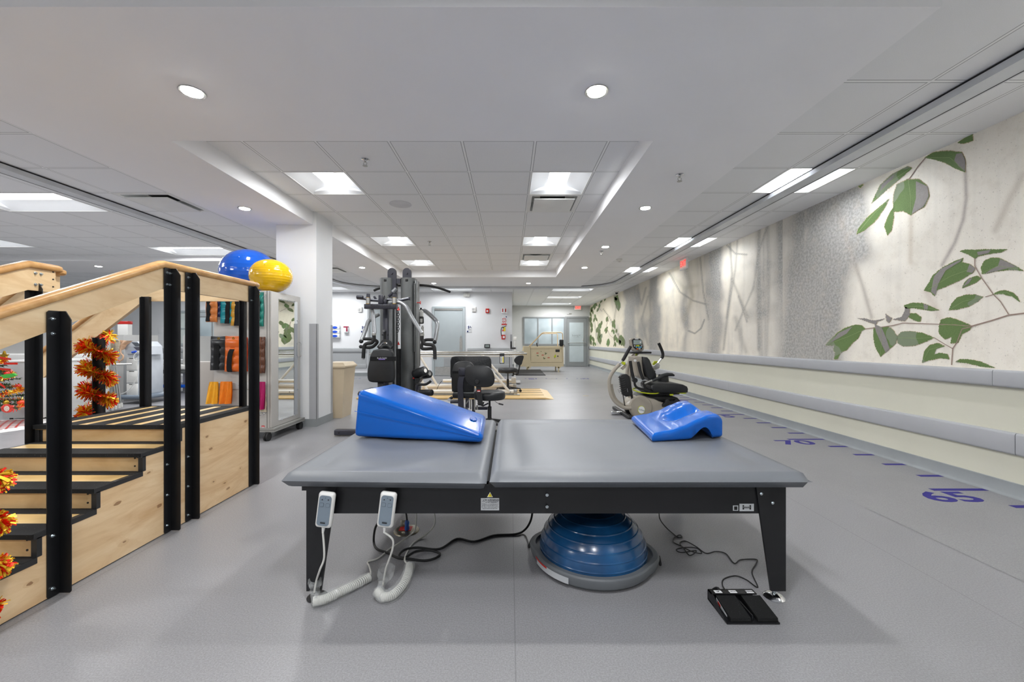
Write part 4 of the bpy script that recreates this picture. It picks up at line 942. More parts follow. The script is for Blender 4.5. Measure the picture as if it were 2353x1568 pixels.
# ---- blue contoured positioner
c00 = Vector((.760, 2.150, 0)); c10 = Vector((1.195, 2.262, 0)); c01 = Vector((.745, 2.640, 0))
exx = (c10-c00); eyy = Vector((.055, .545, 0)); o = thing('leg_positioner', 'glossy blue contoured foam cushion with a trough, on the right of the table', 'foam cushion', c00)
def prof_top(a):     # a: 0 at the low left end, 1 at the high right end
    pts = [(0, .045), (.25, .055), (.45, .075), (.65, .108), (.8, .128), (.92, .132), (1, .118)]
    for (x0, y0), (x1, y1) in zip(pts, pts[1:]):
        if a <= x1: t_ = (a-x0)/(x1-x0); t_ = t_*t_*(3-2*t_)*.5+t_*.5; return lerp(y0, y1, t_)
    return pts[-1][1]
nu_, nv_ = 60, 56
def topf(u, v):
    a = lerp(u, .5-.5*math.cos(u*math.pi), .9); b = lerp(v, .5-.5*math.cos(v*math.pi), .9)
    w_ = Vector(exx)*a + eyy*b; z = prof_top(a)
    g_ = math.exp(-((b-.54)/.155)**2); s_ = min(1, max(0, (a-.28)/.34)); s_ = s_*s_*(3-2*s_); e_ = min(1, max(0, (1.0-a)/.10)); e_ = e_*e_*(3-2*e_)
    z -= .060*g_*s_*(e_*.85+.15)*min(1, .4+a)
    d = min(a*exx.length, (1-a)*exx.length, b*eyy.length, (1-b)*eyy.length); rr = .026
    if d < rr: z -= (rr - math.sqrt(max(0, rr*rr-(rr-d)**2)))
    return c00 + w_ + Vector((0, 0, ZT+.003+z))
def botf(u, v):
    a = lerp(u, .5-.5*math.cos(u*math.pi), .9); b = lerp(v, .5-.5*math.cos(v*math.pi), .9); w_ = Vector(exx)*a + eyy*b
    z = 0; d = min(a*exx.length, (1-a)*exx.length, b*eyy.length, (1-b)*eyy.length)
    if d < .018: z = .018 - math.sqrt(max(0, .018**2-(.018-d)**2))
    
    if .52 < a < .86: t_ = (a-.52)/.34; z = max(z, .064*math.sin(math.pi*t_**1.6)**.8)
    return c00 + w_ + Vector((0, 0, ZT+.003+z*(1 if True else 0)))
m_ = MB(); m_.grid(topf, nu_, nv_); k = len(m_.v); m_.grid(botf, nu_, nv_)
rim = [i*(nv_+1) for i in range(nu_+1)] + [nu_*(nv_+1)+j for j in range(1, nv_+1)] + [i*(nv_+1)+nv_ for i in range(nu_-1, -1, -1)] + [j for j in range(nv_-1, 0, -1)]
m_.f += [(rim[i], rim[(i+1) % len(rim)], k+rim[(i+1) % len(rim)], k+rim[i]) for i in range(len(rim))]; m_.mi += [0]*len(rim)
m_.build('foam_body', M['bluefoam'], o, sharp=70)
# ================================================================ TRAINING STAIRS
XS = -1.95; XSL = -2.80
o = thing('training_stairs', 'birch plywood training stairs with black posts, rubber treads and wooden handrails', 'stairs', (-2.4, 2.2, 0))
SR, TR = .0998, .2393; Y0 = 1.181
noseY = [Y0 + TR*i for i in range(6)]; ht = [SR*(i+1) for i in range(6)]; YE = 3.08
# right side panel with stepped top
def side(x0, x1):
    poly = [(Y0, .006)]
    for i in range(6):
        poly.append((noseY[i], ht[i] - .012))
        if i < 5: poly.append((noseY[i+1], ht[i] - .012))
    poly += [(YE, ht[5]-.012), (YE, .006)]
    return MB().prism(poly, 0, x0, x1)
side(XS-.018, XS).build('side_panel', M['ply'], o); side(XSL, XSL+.018).build('side_panel', M['ply'], o)
# black edge trim following the steps
for xx in (XS-.022, XSL-.002):
    m_ = MB()
    for i in range(6):
        y0, y1 = noseY[i], (noseY[i+1] if i < 5 else YE); z = ht[i]
        m_.box(xx, y0-.012, z-.024, xx+.024, y1+.001, z-.001)
        m_.box(xx, y0-.001, z-SR, xx+.024, y0+.018, z-.02) if i else None
    m_.build('edge_trim', simple('black_edge_trim', '2a2a2b', .45, var=.08), o)
for i in range(6):
    if i: 
        r_ = MB().box(XSL+.018, noseY[i]+.006, ht[i-1]+.001, XS-.024, noseY[i]+.018, ht[i]-.02).build('riser', M['riser'], o)
        for zz_ in (.028, .070): MB().cyl((XS-.045, noseY[i]+.0065, ht[i-1]+zz_), (XS-.045, noseY[i]+.004, ht[i-1]+zz_), .0045, n=10).build('screw', M['blackmatt'], r_)
    else: MB().box(XSL+.018, noseY[0]+.006, .005, XS-.02, noseY[0]+.018, ht[0]-.02).build('riser', M['riser'], o)
for i in range(5):
    y0, y1, z = noseY[i]-.015, noseY[i+1]+.006, ht[i]
    t_ = MB().box(XSL+.003, y0+.012, z-.018, XS-.003, y1, z-.002).build('tread', M['plank'], o)
    MB().box(XSL+.002, y0, z-.02, XS-.001, y0+.012, z).box(XSL+.002, y0+.012, z-.0019, XS-.001, y0+.105, z).box(XSL+.002, y1-.055, z-.0019, XS-.001, y1, z).build('rubber_strip', M['tread'], t_)
# platform with strips running away from the viewer
pf = MB().box(XSL, noseY[5]-.002, .57, XS-.003, YE, .598).build('platform', M['plank'], o)
x_ = XS-.002
m_ = MB().box(XSL+.001, noseY[5]-.015, .575, XS-.001, noseY[5]-.002, .600)
k = 0
xr_ = XS-.0005
for wd in (.065,): m_.box(xr_-wd, noseY[5]-.002, .598, xr_, YE, .600)
xx = xr_-.065-.06
while xx-.10 > XSL-.02:
    m_.box(max(xx-.10, XSL+.001), noseY[5]-.002, .598, xx, YE, .600); xx -= .16
m_.box(XSL+.001, YE-.03, .5985, XS-.001, YE, .6005)
m_.build('rubber_strip', M['tread'], pf)
MB().box(XSL, YE-.018, .006, XS, YE, .57).build('end_panel', M['ply'], o)
MB().box(XS-.0, YE-.018, .01, XS+.012, YE, .60).build('end_flange', M['ply'], o)
# second flight going down to the left from the platform
F0, F1 = 2.50, YE; fx = [XSL, XSL-.27, XSL-.54]; fz = [.4, .2]
for yy in (F0, F1-.018):
    MB().prism([(XSL, .006), (XSL-.54, .006), (XSL-.54, .19), (XSL-.27, .19), (XSL-.27, .39), (XSL, .39)], 1, yy, yy+.018).build('side_panel', M['ply'], o)
for a in range(2):
    t_ = MB().box(fx[a+1]-.015, F0, fz[a]-.018, fx[a], F1, fz[a]-.002).build('tread', M['plank'], o)
    MB().box(fx[a+1]-.016, F0, fz[a]-.0019, fx[a+1]+.09, F1, fz[a]).box(fx[a]-.06, F0, fz[a]-.0019, fx[a], F1, fz[a]).build('rubber_strip', M['tread'], t_)
    MB().box(fx[a]-.001, F0+.018, fz[a], fx[a]+.012, F1-.018, fz[a]+.18).build('riser', M['riser'], o)
MB().box(XSL-.54, F0+.018, .006, XSL-.53, F1-.018, .18).build('riser', M['riser'], o)
# handrails: board + rounded cap
def board(pts, x, th, hgt, axis='Y', ends=(True, True)):
    """pts: (along, z) of the cap top"""
    n_ = len(pts); lo = []
    for i, (a, z) in enumerate(pts): lo.append((a, z-hgt))
    poly = [(a, z-.012) for a, z in pts] + lo[::-1]
    return poly
def railset(pts, c, hgt, along, capw=.062, th=.028, name='handrail', low=None):
    """along: 0 = runs in X at y=c, 1 = runs in Y at x=c"""
    poly = board(pts, c, th, hgt) if not low else [(a, z-.012) for a, z in pts] + low[::-1]; ax = 1 if along == 0 else 0
    b = MB().prism(poly, ax, c-th/2, c+th/2).build(name, M['plyrail'], o)
    cp = MB(); prof = []
    hw, hh = capw/2, .021
    for k in range(16):
        a = 2*math.pi*k/16; e = .6; prof.append((hw*math.copysign(abs(math.cos(a))**e, math.cos(a)), hh*math.copysign(abs(math.sin(a))**e, math.sin(a))))
    q = []
    ext = []
    for i, (a, z) in enumerate(pts): ext.append(Vector((a, z-hh)))
    d0 = (ext[0]-ext[1]).normalized(); d1 = (ext[-1]-ext[-2]).normalized()
    path = [(ext[0]+d0*.045, .35), (ext[0]+d0*.03, .8), (ext[0]+d0*.01, 1)] + [(p, 1) for p in ext[1:-1]] + [(ext[-1]+d1*.01, 1), (ext[-1]+d1*.03, .8), (ext[-1]+d1*.045, .35)]
    vs = []
    for p, s in path:
        for (w_, h_) in prof:
            vs.append((c+w_*s, p.x, p.y+h_*s) if along == 1 else (p.x, c+w_*s, p.y+h_*s))
    n_ = 16; N_ = len(path)
    cp.add(vs, [(i*n_+j, i*n_+(j+1) % n_, (i+1)*n_+(j+1) % n_, (i+1)*n_+j) for i in range(N_-1) for j in range(n_)] + [tuple(range(n_)), tuple((N_-1)*n_+j for j in range(n_))])
    cp.build('rail_cap', M['cap'], b, sharp=50); return b
slope = .455
r1 = railset([(.92, 1.548-slope*(2.27-.92)), (2.27, 1.548), (3.10, 1.548)], XS-.018, .158, 1)
r2 = railset([(.92, 1.560-slope*(2.33-.92)), (2.33, 1.560), (2.47, 1.560)], XSL-.0, .170, 1)
r3 = railset([(XS-.03, 1.548), (XSL-.08, 1.548), (XSL-.80, 1.548-.757*.72)], YE-.004, .150, 0, low=[(XS-.03, 1.398), (XSL+.01, 1.398), (XSL-.75, 1.398-.767*.76)])
r4 = railset([(XSL-.03, 1.545), (XSL-.12, 1.545), (XSL-.80, 1.545-.757*.68)], F0+.02, .150, 0, low=[(XSL-.03, 1.395), (XSL-.05, 1.395), (XSL-.72, 1.395-.757*.67)])
# angle-iron posts
def post(x, y, z0, z1, fl, st, facing=1, thk=.004, dup_=False):
    """fl: flange length along y on the panel, st: flange standing out in +x*facing at the far edge"""
    m_ = MB(); ch = .035
    m_.prism([(y, z0+.008), (y+.006, z0), (y+fl, z0), (y+fl, z1), (y+.008, z1), (y, z1-.008)], 0, x, x+thk*facing)
    m_.prism([(x, z0), (x+(st-.006)*facing, z0), (x+st*facing, z0+.008), (x+st*facing, z1-ch*1.1), (x+(st-ch*.7)*facing, z1), (x, z1)], 1, y+fl-thk, y+fl)
    return m_.build('post', M['black'], o)
p1 = post(XS, 1.694, .004, 1.222, .050, .054)
p2 = post(XS, 2.269, .004, 1.510, .050, .056); p3 = post(XS, 2.418, .004, 1.512, .050, .052); p4 = post(XS+.001, 3.006, .004, 1.512, .058, .046)
p0 = post(XS, 1.445, .004, 1.10, .050, .054)
def hexbolt(x, y, z, par, nx=1):
    m_ = MB().cyl((x, y, z), (x+.002*nx, y, z), .0085, n=16); m_.cyl((x+.002*nx, y, z), (x+.006*nx, y, z), .006, n=6); m_.cyl((x+.006*nx, y, z), (x+.012*nx, y, z), .003, n=8); m_.build('bolt', M['zinc'], par)
def vz(v, y): return H - (v-CY)*y/F
for (pp, y, vs_) in ((p1, 1.714, (733, 767, 1232, 1353)), (p2, 2.287, (627, 654, 1068, 1138, 1208)), (p3, 2.436, (638, 662, 1050, 1118, 1184))):
    for v_ in vs_: hexbolt(XS+.004, y, vz(v_, y), pp)
for dy in (0.012,):
    for v_ in (627.5, 654): hexbolt(XS+.004, 2.287+.018, vz(v_, 2.287), p2)
for z_ in (.03, 1.40): hexbolt(XS+.005, 3.03, z_, p4) if z_ > 1 else None
# posts on the left and behind
def sqpost(x, y, z0, z1, w_=.075, d=.045):
    m_ = MB(); m_.box(x, y, z0, x+w_*.52, y+.004, z1); m_.box(x+w_*.52-.004, y-d, z0, x+w_*.52, y, z1); m_.box(x+w_*.52, y-.02, z0, x+w_, y-.016, z1); m_.box(x+w_-.004, y-.016, z0, x+w_, y+.004, z1)
    return m_.build('post', M['black'], o)
post(XSL-.014, 2.335, .01, 1.44, .05, .05, 1); 
q1 = sqpost(-2.815, YE-.02, .004, 1.43, .09); q2 = sqpost(-2.05, YE-.02, .60, 1.43, .05); q3 = sqpost(-3.175, YE-.02, .004, 1.12, .10); 
post(XSL-.03, 2.46, .004, 1.385, .045, .05, 1); post(XSL-.012, 1.2, .01, .95, .05, .05, 1)
for u_, v_ in ((75.5, 628), (88.5, 630), (76, 654), (88.5, 655)):
    y_ = XSL*F/(u_-CX); hexbolt(XSL+.0145, -XSL*F/(CX-u_)*1.0, vz(v_, XSL*F/(u_-CX)), r2)
for k in range(3): MB().cyl((XSL+.0145, 2.456, 1.535-.045*k-.02), (XSL+.0165, 2.456, 1.535-.045*k-.02), .0045, n=10).build('screw', M['blackmatt'], r2)
for z_ in (1.52, 1.46, 1.41): MB().cyl((XS-.0035, 3.093, z_), (XS-.002, 3.093, z_), .0035, n=8).build('screw', M['blackmatt'], r1)
for z_ in (.57, .42, .28, .13): MB().cyl((XS+.012, 3.07, z_), (XS+.0135, 3.07, z_), .0035, n=8).build('screw', M['blackmatt'], o)
# ---- tinsel garlands
m_tr = simple('red_tinsel_foil', 'e0260e', .3, .6, var=.25, vs=40); m_tg = simple('gold_tinsel_foil', 'e8b52a', .3, .6, var=.2, vs=40)
def tinsel(path, rad, n, par_name, label, L=(.035, .065), w_=.0028, seed=1):
    rs = random.Random(seed); m_ = MB(); q = smooth_path(path, 10)
    m_.mat(0); m_.tube(q, .004, 5)
    for i in range(n):
        t_ = rs.random()*(len(q)-1.001); k = int(t_); c = q[k].lerp(q[k+1], t_-k); d = (q[k+1]-q[k]).normalized()
        v = Vector((rs.gauss(0, 1), rs.gauss(0, 1), rs.gauss(0, 1))); v = (v - d*v.dot(d)*.75).normalized(); l = rs.uniform(*L)
        s = v.cross(d if abs(v.dot(d)) < .9 else Vector((0, 0, 1))).normalized() * (w_*(1.7 if rs.random() < .25 else 1)); m_.mat(0 if rs.random() < .42 else 1)
        mid = c + v*l*.5 + Vector((0, 0, -.004)); e = c + v*l + Vector((0, 0, -.010))
        m_.add([c-s, c+s, mid+s, mid-s, e+s, e-s], [(0, 1, 2, 3), (3, 2, 4, 5)])
    return tag(m_.build('tinsel_garland', [m_tr, m_tg], loc=path[0], recalc=False, sharp=10), label, 'tinsel', 'tinsel garlands on the stair posts')
def helix(cx_, cy_, r, z0, z1, turns, ph=0, n_=90):
    return [Vector((cx_ + r*math.cos(ph + 2*math.pi*turns*i/n_), cy_ + r*.8*math.sin(ph + 2*math.pi*turns*i/n_), lerp(z0, z1, i/n_))) for i in range(n_+1)]
tinsel([Vector((p.x, p.y, p.z)) for p in helix(-3.125, 3.05, .075, vz(768, 3.05), vz(948, 3.05), 3.6, .6)][::3], 0, 3000, 't', 'red and gold tinsel garland spiralling round the back post of the stairs', seed=4)
tinsel(helix(XS+.015, 1.475, .050, .60, .12, 3.0, 0)[::3], 0, 3000, 't', 'red and gold tinsel garland round the stair post at the left edge of the picture', (.025, .045), seed=9)
# ================================================================ MULTI-STATION GYM TOWER
G3 = (780, 600, 4.9)
def Q(x, y, Y, c=G3): return P(c[0] + x/c[2], c[1] + y/c[2], Y)
def QL(pts, Y, c=G3): return [Q(p[0], p[1], p[2] if len(p) > 2 else Y, c) for p in pts]
gy = thing('multi_gym', 'tall grey multi-station exercise tower with curved pull bar, silver press arms and black pads', 'gym machine', (-1.5, 5.5, 0))
gm, bk, sv, ind = M['greymetal'], M['vinylblk'], M['silver'], M['indigo']
def shroud(xc, w_, z1, nm='shroud'):
    m_ = MB(); pr = []
    for k in range(25):
        a = math.pi + math.pi*k/24; pr.append((xc + w_/2*math.cos(a), 5.52 + .10*math.sin(a)))
    pr += [(xc + w_/2, 5.60), (xc - w_/2, 5.60)]
    m_.prism(pr, 2, .06, z1); s = m_.build(nm, gm, gy, sharp=30)
    MB().rb(xc-.018, 5.415, z1-.055, xc+.018, 5.435, z1-.02, .005).cyl((xc, 5.41, z1-.035), (xc, 5.425, z1-.035), .012).build('cap_bolt', M['blackmatt'], s); return s
xr, xl_ = (935.5-CX)*5.45/F, (886.5-CX)*5.45/F
shroud(xr, .205, 1.955); shroud(xl_, .190, 1.955)
for xc in (xr-.01, xl_+.075):
    m_ = MB(); pts = [(xc-.058, 1.75), (xc+.058, 1.75), (xc+.058, 2.035)] + [(xc+.058*math.cos(R(a)), 2.035+.058*math.sin(R(a))) for a in range(15, 180, 15)] + [(xc-.058, 2.035)]
    m_.prism(pts, 1, 5.47, 5.51).cyl((xc, 5.455, 2.02), (xc, 5.47, 2.02), .014); m_.build('pulley_plate', ind, gy)
MB().box(xl_+.10, 5.48, 1.88, xr-.10, 5.60, 1.95).box(xl_+.10, 5.5, .10, xl_+.135, 5.56, 1.9).build('cross_head', ind, gy)
MB().rb(xr+.105, 5.44, .1, xr+.135, 5.60, 1.92, .006).rb(xr+.10, 5.42, .95, xr+.112, 5.44, 1.88, .004).build('side_frame', M['greymetal'], gy)
# main front upright with slot and pulleys
up_ = MB(); a, b = Q(492, 540, 5.15), Q(548, 1500, 5.15); up_.rb(a.x, 5.13, .08, b.x, 5.19, a.z, .006); up_ = up_.build('upright', ind, gy)
c = Q(510, 785, 5.12); MB().cyl((c.x, 5.12, c.z), (c.x, 5.10, c.z), .018).build('pulley', M['chrome'], up_)
c0, c1 = Q(500, 800, 5.125), Q(524, 890, 5.125); MB().box(c0.x, 5.118, c1.z, c1.x, 5.131, c0.z).build('slot', M['dark'], up_)
for x_ in (482, 545): c = Q(x_, 833, 5.12); MB().cyl((c.x, 5.13, c.z), (c.x, 5.115, c.z), .007, n=8).build('bolt', M['blackmatt'], up_)
m_ = MB()
for x_ in (560, 574, 588, 628): a, b = Q(x_, 545, 5.3), Q(x_, 1450, 5.3); m_.cyl((a.x, 5.3, a.z), (a.x, 5.3, .1), .011)
m_.build('guide_rod', M['silver'], gy)
m_ = MB()
for x_, y0, y1 in ((598, 560, 1100), (640, 800, 1300), (655, 820, 1290)): a, b = Q(x_, y0, 5.35), Q(x_, y1, 5.35); m_.tube([a, b], .003, 6)
m_.build('cable', M['blackmatt'], gy)
m_ = MB()
for k in range(9):
    c = Q(655 + (6 if k % 2 else -4), 575+k*27, 5.32); m_.tube([c + Vector((.016*math.cos(t), 0, .018*math.sin(t)))for t in [i*math.pi/5 for i in range(10)]], .0045, 6, closed=True)
m_.build('chain', M['blackmatt'], gy)
m_ = MB(); a = Q(640, 990, 5.33); b = Q(672, 1500, 5.33); m_.box(a.x, 5.33, .1, b.x, 5.42, a.z)
for k in range(9): z = .3+k*.06; m_.box(a.x-.002, 5.326, z, b.x+.002, 5.33, z+.05)
m_.build('weight_stack', M['blackmatt'], gy)
# press arm carriage
Yc = 4.92
a, b = Q(285, 487, Yc), Q(645, 540, Yc); bm_ = MB().rb(a.x, Yc-.03, b.z, b.x, Yc+.03, a.z, .006).build('cross_bar', ind, gy)
text('Body-Solid', .052, frame_m(Q(462, 506, Yc-.031), (1, 0, 0), (0, 0, 1)), 'lettering', M['ink'], bm_, sx=1.1)
for x_ in (324, 618):
    a, t0, t1 = Q(x_, 487, Yc), Q(x_, 415, Yc), Q(x_, 370, Yc)
    s = MB().cyl(a, t0, .0265).build('pivot_sleeve', M['steel'], gy); MB().cyl(t0, t0+Vector((0, 0, .004)), .028).cyl(a, a+Vector((0, 0, .006)), .028).build('bronze_ring', M['gold'], s); MB().cyl(t0+Vector((0, 0, .004)), t1, .024, .02).build('pivot_cap', ind, s)
m_ = MB(); 
m_.tube(QL([(198, 415), (290, 425), (340, 440), (440, 445)], 5.0), .018, 8).tube(QL([(390, 400), (425, 450)], 5.02), .014, 8)
m_.tube(QL([(195, 405), (265, 408)], 4.98), .02, 8).tube(QL([(540, 435), (640, 440), (700, 440), (790, 420)], 5.0), .018, 8).rb(Q(780, 0, 5).x, 4.98, Q(0, 442, 5).z, Q(800, 0, 5).x, 5.02, Q(0, 408, 5).z, .005)
a, b = Q(452, 388, 4.95), Q(503, 485, 4.95); m_.rb(a.x, 4.90, b.z, b.x, 5.0, a.z, .006)
a, b = Q(435, 430, 4.93), Q(530, 487, 4.93); m_.rb(a.x, 4.92, b.z, b.x, 5.0, a.z, .01)
m_.tube(QL([(555, 400), (590, 370), (640, 320)], 5.15), .02, 8).tube(QL([(480, 470, 5.0), (520, 520, 5.2), (560, 560, 5.4)], 5.1), .03, 8)
m_.build('arm_carriage', ind, gy)
MB().tube(QL([(600, 350), (640, 310)], 5.05), .024, 10).build('gas_spring', M['silver'], gy)
def arm(pts, Y, nm='press_arm', r=.0245, mat=sv): return MB().tube(smooth_path(QL(pts, Y), 5), r, 14).build(nm, mat, gy, sharp=50)
arm([(368, 490, 4.97), (372, 560, 4.95), (392, 780, 4.88), (388, 825, 4.86)], 4.9)
arm([(440, 605, 5.35), (400, 625, 5.3), (345, 665, 5.25), (320, 690, 5.22), (290, 790, 5.18), (248, 895, 5.12)], 5.2, r=.024)
arm([(560, 470, 4.97), (650, 462, 4.95), (720, 485, 4.93), (770, 540, 4.9), (820, 640, 4.87), (925, 815, 4.84)], 4.9)
arm([(870, 560, 5.9), (950, 560, 5.87), (1000, 590, 5.85), (1075, 660, 5.83), (1100, 700, 5.8), (1098, 760, 5.78), (1075, 895, 5.75)], 5.8, r=.031)
for p_, Y_, r_ in (((245, 905), 5.12, .027), ((1073, 915), 5.75, .028)): c = Q(*p_, Y_); MB().sph(c, r_).build('end_cap', M['blackmatt'], gy)
g = M['rubberblk']
for pts, Y_ in (([(388, 835), (388, 880), (365, 920), (300, 935), (278, 975), (268, 1095)], 4.84), ([(930, 840), (932, 895), (962, 935), (1035, 945), (1068, 975), (1076, 1105)], 4.84)):
    h_ = arm(pts, Y_, 'hand_grip', .0215, g); e = QL(pts, Y_)[-1]; MB().cyl(e+Vector((0, 0, .004)), e-Vector((0, 0, .014)), .018, .014).build('grip_end', M['chrome'], h_)
    c = QL(pts, Y_)[0]; MB().cyl(c-Vector((0, 0, .004)), c+Vector((0, 0, .022)), .026).build('collar', M['steel'], h_)
for pts, Y_ in (([(272, 878), (365, 880), (415, 900), (422, 920), (385, 960), (345, 975), (290, 972), (240, 966)], 4.95), ([(1055, 888), (975, 890), (940, 915), (925, 965), (945, 990), (1062, 985)], 5.0)): arm(pts, Y_, 'hand_grip', .0195, g)
c = Q(240, 966, 4.95); MB().sph(c, .022).build('end_cap', M['rubberblk'], gy)
# padded back rest
Yp = 4.72; a, b = Q(325, 990, Yp), Q(622, 1368, Yp)
def padshape(pts, Y, d, nm, mat, par, r=.03, label=None):
    """pad with rounded outline; pts in crop px"""
    q = smooth_path(QL(pts + pts[:1], Y), 4)[:-1]; c = sum(q, Vector((0, 0, 0)))/len(q); m_ = MB(); rings = []
    for s, dy in ((.90, -d*.5), (.965, -d*.42), (1.0, -d*.15), (1.0, d*.15), (.965, d*.42), (.90, d*.5)): rings.append([c + (p-c)*s + Vector((0, dy, 0)) for p in q])
    n_ = len(q); m_.add([p for r_ in rings for p in r_], [(i*n_+j, i*n_+(j+1) % n_, (i+1)*n_+(j+1) % n_, (i+1)*n_+j) for i in range(5) for j in range(n_)] + [tuple(range(n_)), tuple(5*n_+j for j in range(n_))])
    return m_.build(nm, mat, par, label, sharp=50)
bp = padshape([(385, 1005), (470, 988), (560, 990), (602, 1015), (618, 1090), (628, 1230), (622, 1330), (590, 1366), (470, 1368), (360, 1362), (326, 1330), (322, 1240), (340, 1140), (360, 1050)], Yp, .075, 'back_pad', bk, gy)
a, b = Q(352, 1078, Yp-.039), Q(622, 1126, Yp-.039); MB().box(a.x, Yp-.041, b.z, b.x, Yp-.0378, a.z).box(b.x-.004, Yp-.04, b.z, b.x+.004, Yp+.03, a.z).box(a.x-.004, Yp-.04, b.z, a.x+.004, Yp+.03, a.z).build('strap', M['velcro'], bp)
text('Body-Solid', .026, frame_m(Q(478, 1094, Yp-.042), (1, 0, 0), (0, 0, 1)), 'lettering', M['label'], bp)
a, b = Q(440, 1103, Yp-.0418), Q(514, 1113, Yp-.0418); MB().box(a.x, Yp-.0425, b.z, b.x, Yp-.0415, a.z).build('purple_label', simple('violet_label', '7a63b8', .5), bp)
# neck roll over the pad
m_ = MB(); m_.tube(QL([(520, 950, 4.9), (535, 955, 5.0)], 4.9), .075, 16); m_.tube(smooth_path(QL([(455, 985, 4.8), (480, 962, 4.82), (540, 955, 4.84), (585, 985, 4.84)], 4.8)), .04, 10); m_.build('neck_roll', bk, gy)
MB().tube([Q(500+36*math.cos(t)*.9, 942+ -math.sin(t)*22-math.cos(t)*10, 4.79) for t in [i*math.pi/7 for i in range(8)]], .006, 6).build('roll_ring', M['chrome'], gy)
MB().rb(Q(300, 0, 4.85).x, 4.55, .46, Q(600, 0, 4.85).x, 4.95, .53, .03).build('seat', bk, gy)
a = Q(272, 1455, 4.7); MB().rb(a.x, 4.6, .47, a.x+.10, 4.9, .50, .012).build('seat_edge', M['blackmatt'], gy)
MB().rb(-1.57, 4.78, .10, -1.50, 4.84, .62, .006).box(-1.6, 4.78, .08, -1.47, 5.6, .13).build('seat_post', ind, gy)
# base frame with the foot that sticks out on the left
MB().rb(-2.02, 4.62, .012, -1.0, 4.70, .075, .012).rb(-1.75, 4.7, .012, -1.68, 5.7, .075, .01).rb(-1.43, 4.7, .012, -1.36, 6.0, .075, .01).build('base_frame', ind, gy)
MB().cyl((-1.96, 4.619, .042), (-1.96, 4.616, .042), .008, n=12).build('bolt', M['dark'], gy)
for p_, Y_ in (((905, 470), 5.4), ((665, 545), 4.9), ((665, 935), 5.4), ((840, 1315), 5.38)):
    c = Q(*p_, Y_); k_ = MB(); 
    if p_[0] == 905: k_.lathe([(.006, -.04), (.006, 0), (.022, .004), (.022, .012)], c, 14, Matrix.Rotation(R(90), 3, 'Y'))
    else: k_.lathe([(.02, -.012), (.016, 0), (.006, .012), (.006, .03)], c, 14)
    k_.build('adjuster_knob', M['red'], gy)
# curved pull bar
lb = arm([(388, 335), (440, 312), (560, 285), (700, 275), (880, 272), (1000, 280), (1100, 300), (1180, 325), (1250, 350)], 5.72, 'pull_bar', .0165, M['rubberblk'])
# right side: cable column, towel box, rollers and handle
a, b = Q(868, 720, 5.7), Q(905, 1185, 5.7); MB().rb(a.x, 5.66, b.z, b.x, 5.74, a.z+.12, .006).build('cable_column', M['black'], gy)
a, b = Q(872, 625, 5.66), Q(950, 708, 5.66); m_ = MB().rb(a.x, 5.62, b.z, b.x, 5.68, a.z, .015); m_.build('control_box', M['blackmatt'], gy)
a, b = Q(905, 650, 5.61), Q(932, 695, 5.61); MB().rb(a.x, 5.612, b.z, b.x, 5.625, a.z, .004).build('scale_window', M['offwhite'], gy)
c = Q(918, 630, 5.66); bo = thing('spray_bottle', 'white spray bottle perched on the right side of the exercise tower', 'bottle', c)
MB().lathe([(.030, 0), (.034, .006), (.034, .075), (.014, .095), (.012, .105)], c, 20).build('bottle_body', M['offwhite'], bo); MB().lathe([(.016, .103), (.016, .125), (.006, .130)], c, 14).build('cap', M['rubberblk'], bo)
c = Q(935, 750, 5.2); m_ = MB(); a, b = Q(935, 745, 5.2), Q(935, 830, 5.2); m_.cyl(a, b, .017); m_.cyl(a+Vector((0, 0, .02)), a, .012); m_.build('pivot_sleeve', M['steel'], gy)
def roller(p0, p1, r_, Y0_, Y1_):
    a, b = Q(*p0, Y0_), Q(*p1, Y1_); d = (b-a).normalized(); w = MB().tube([a, a+d*.006, b-d*.006, b], [r_*.93, r_, r_, r_*.93], 20).build('foam_roller', bk, gy, sharp=60)
    MB().cyl(b, b+d*.006, r_*.45).build('roller_cap', M['chrome'], w)
roller((850, 1275), (965, 1237), .062, 5.35, 5.25); roller((930, 1290), (1015, 1272), .055, 5.6, 5.5); roller((900, 1485), (1040, 1483), .042, 5.2, 5.1)
MB().tube(smooth_path(QL([(865, 1390), (960, 1392), (1000, 1375), (1030, 1352)], 5.3)), .017, 10).build('side_handle', M['rubberblk'], gy)
padshape([(865, 1310), (925, 1312), (925, 1340), (900, 1378), (865, 1385)], 5.4, .2, 'curl_seat', bk, gy)
MB().tube(QL([(880, 1390), (868, 1440)], 5.3), .02, 8).rb(Q(868, 0, 5.35).x, 5.3, .02, Q(868, 0, 5.35).x+.05, 5.4, .5, .006).build('curl_post', ind, gy)

# ---- leg press station
G4 = (940, 780, 6.536)
lp = thing('leg_press', 'black leg press seat with a large textured foot plate behind the near stool', 'gym machine', P(1075, 950, 5.6)); lp.location.z = 0; OFF[lp.name] = Vector(lp.location)
def q4(pts, Y): return QL(pts, Y, G4)
def pad4(pts, Y, d, nm, mat, par): 
    global G3
    s = G3; q = smooth_path(q4(pts + pts[:1], Y), 4)[:-1]; c = sum(q, Vector((0, 0, 0)))/len(q); m_ = MB(); rings = []
    for k, dy in ((.93, -d*.5), (.975, -d*.42), (1.0, -d*.15), (1.0, d*.15), (.975, d*.42), (.93, d*.5)): rings.append([c + (p-c)*k + Vector((0, dy, 0)) for p in q])
    n_ = len(q); m_.add([p for r_ in rings for p in r_], [(i*n_+j, i*n_+(j+1) % n_, (i+1)*n_+(j+1) % n_, (i+1)*n_+j) for i in range(5) for j in range(n_)] + [tuple(range(n_)), tuple(5*n_+j for j in range(n_))])
    return m_.build(nm, mat, par, sharp=50)
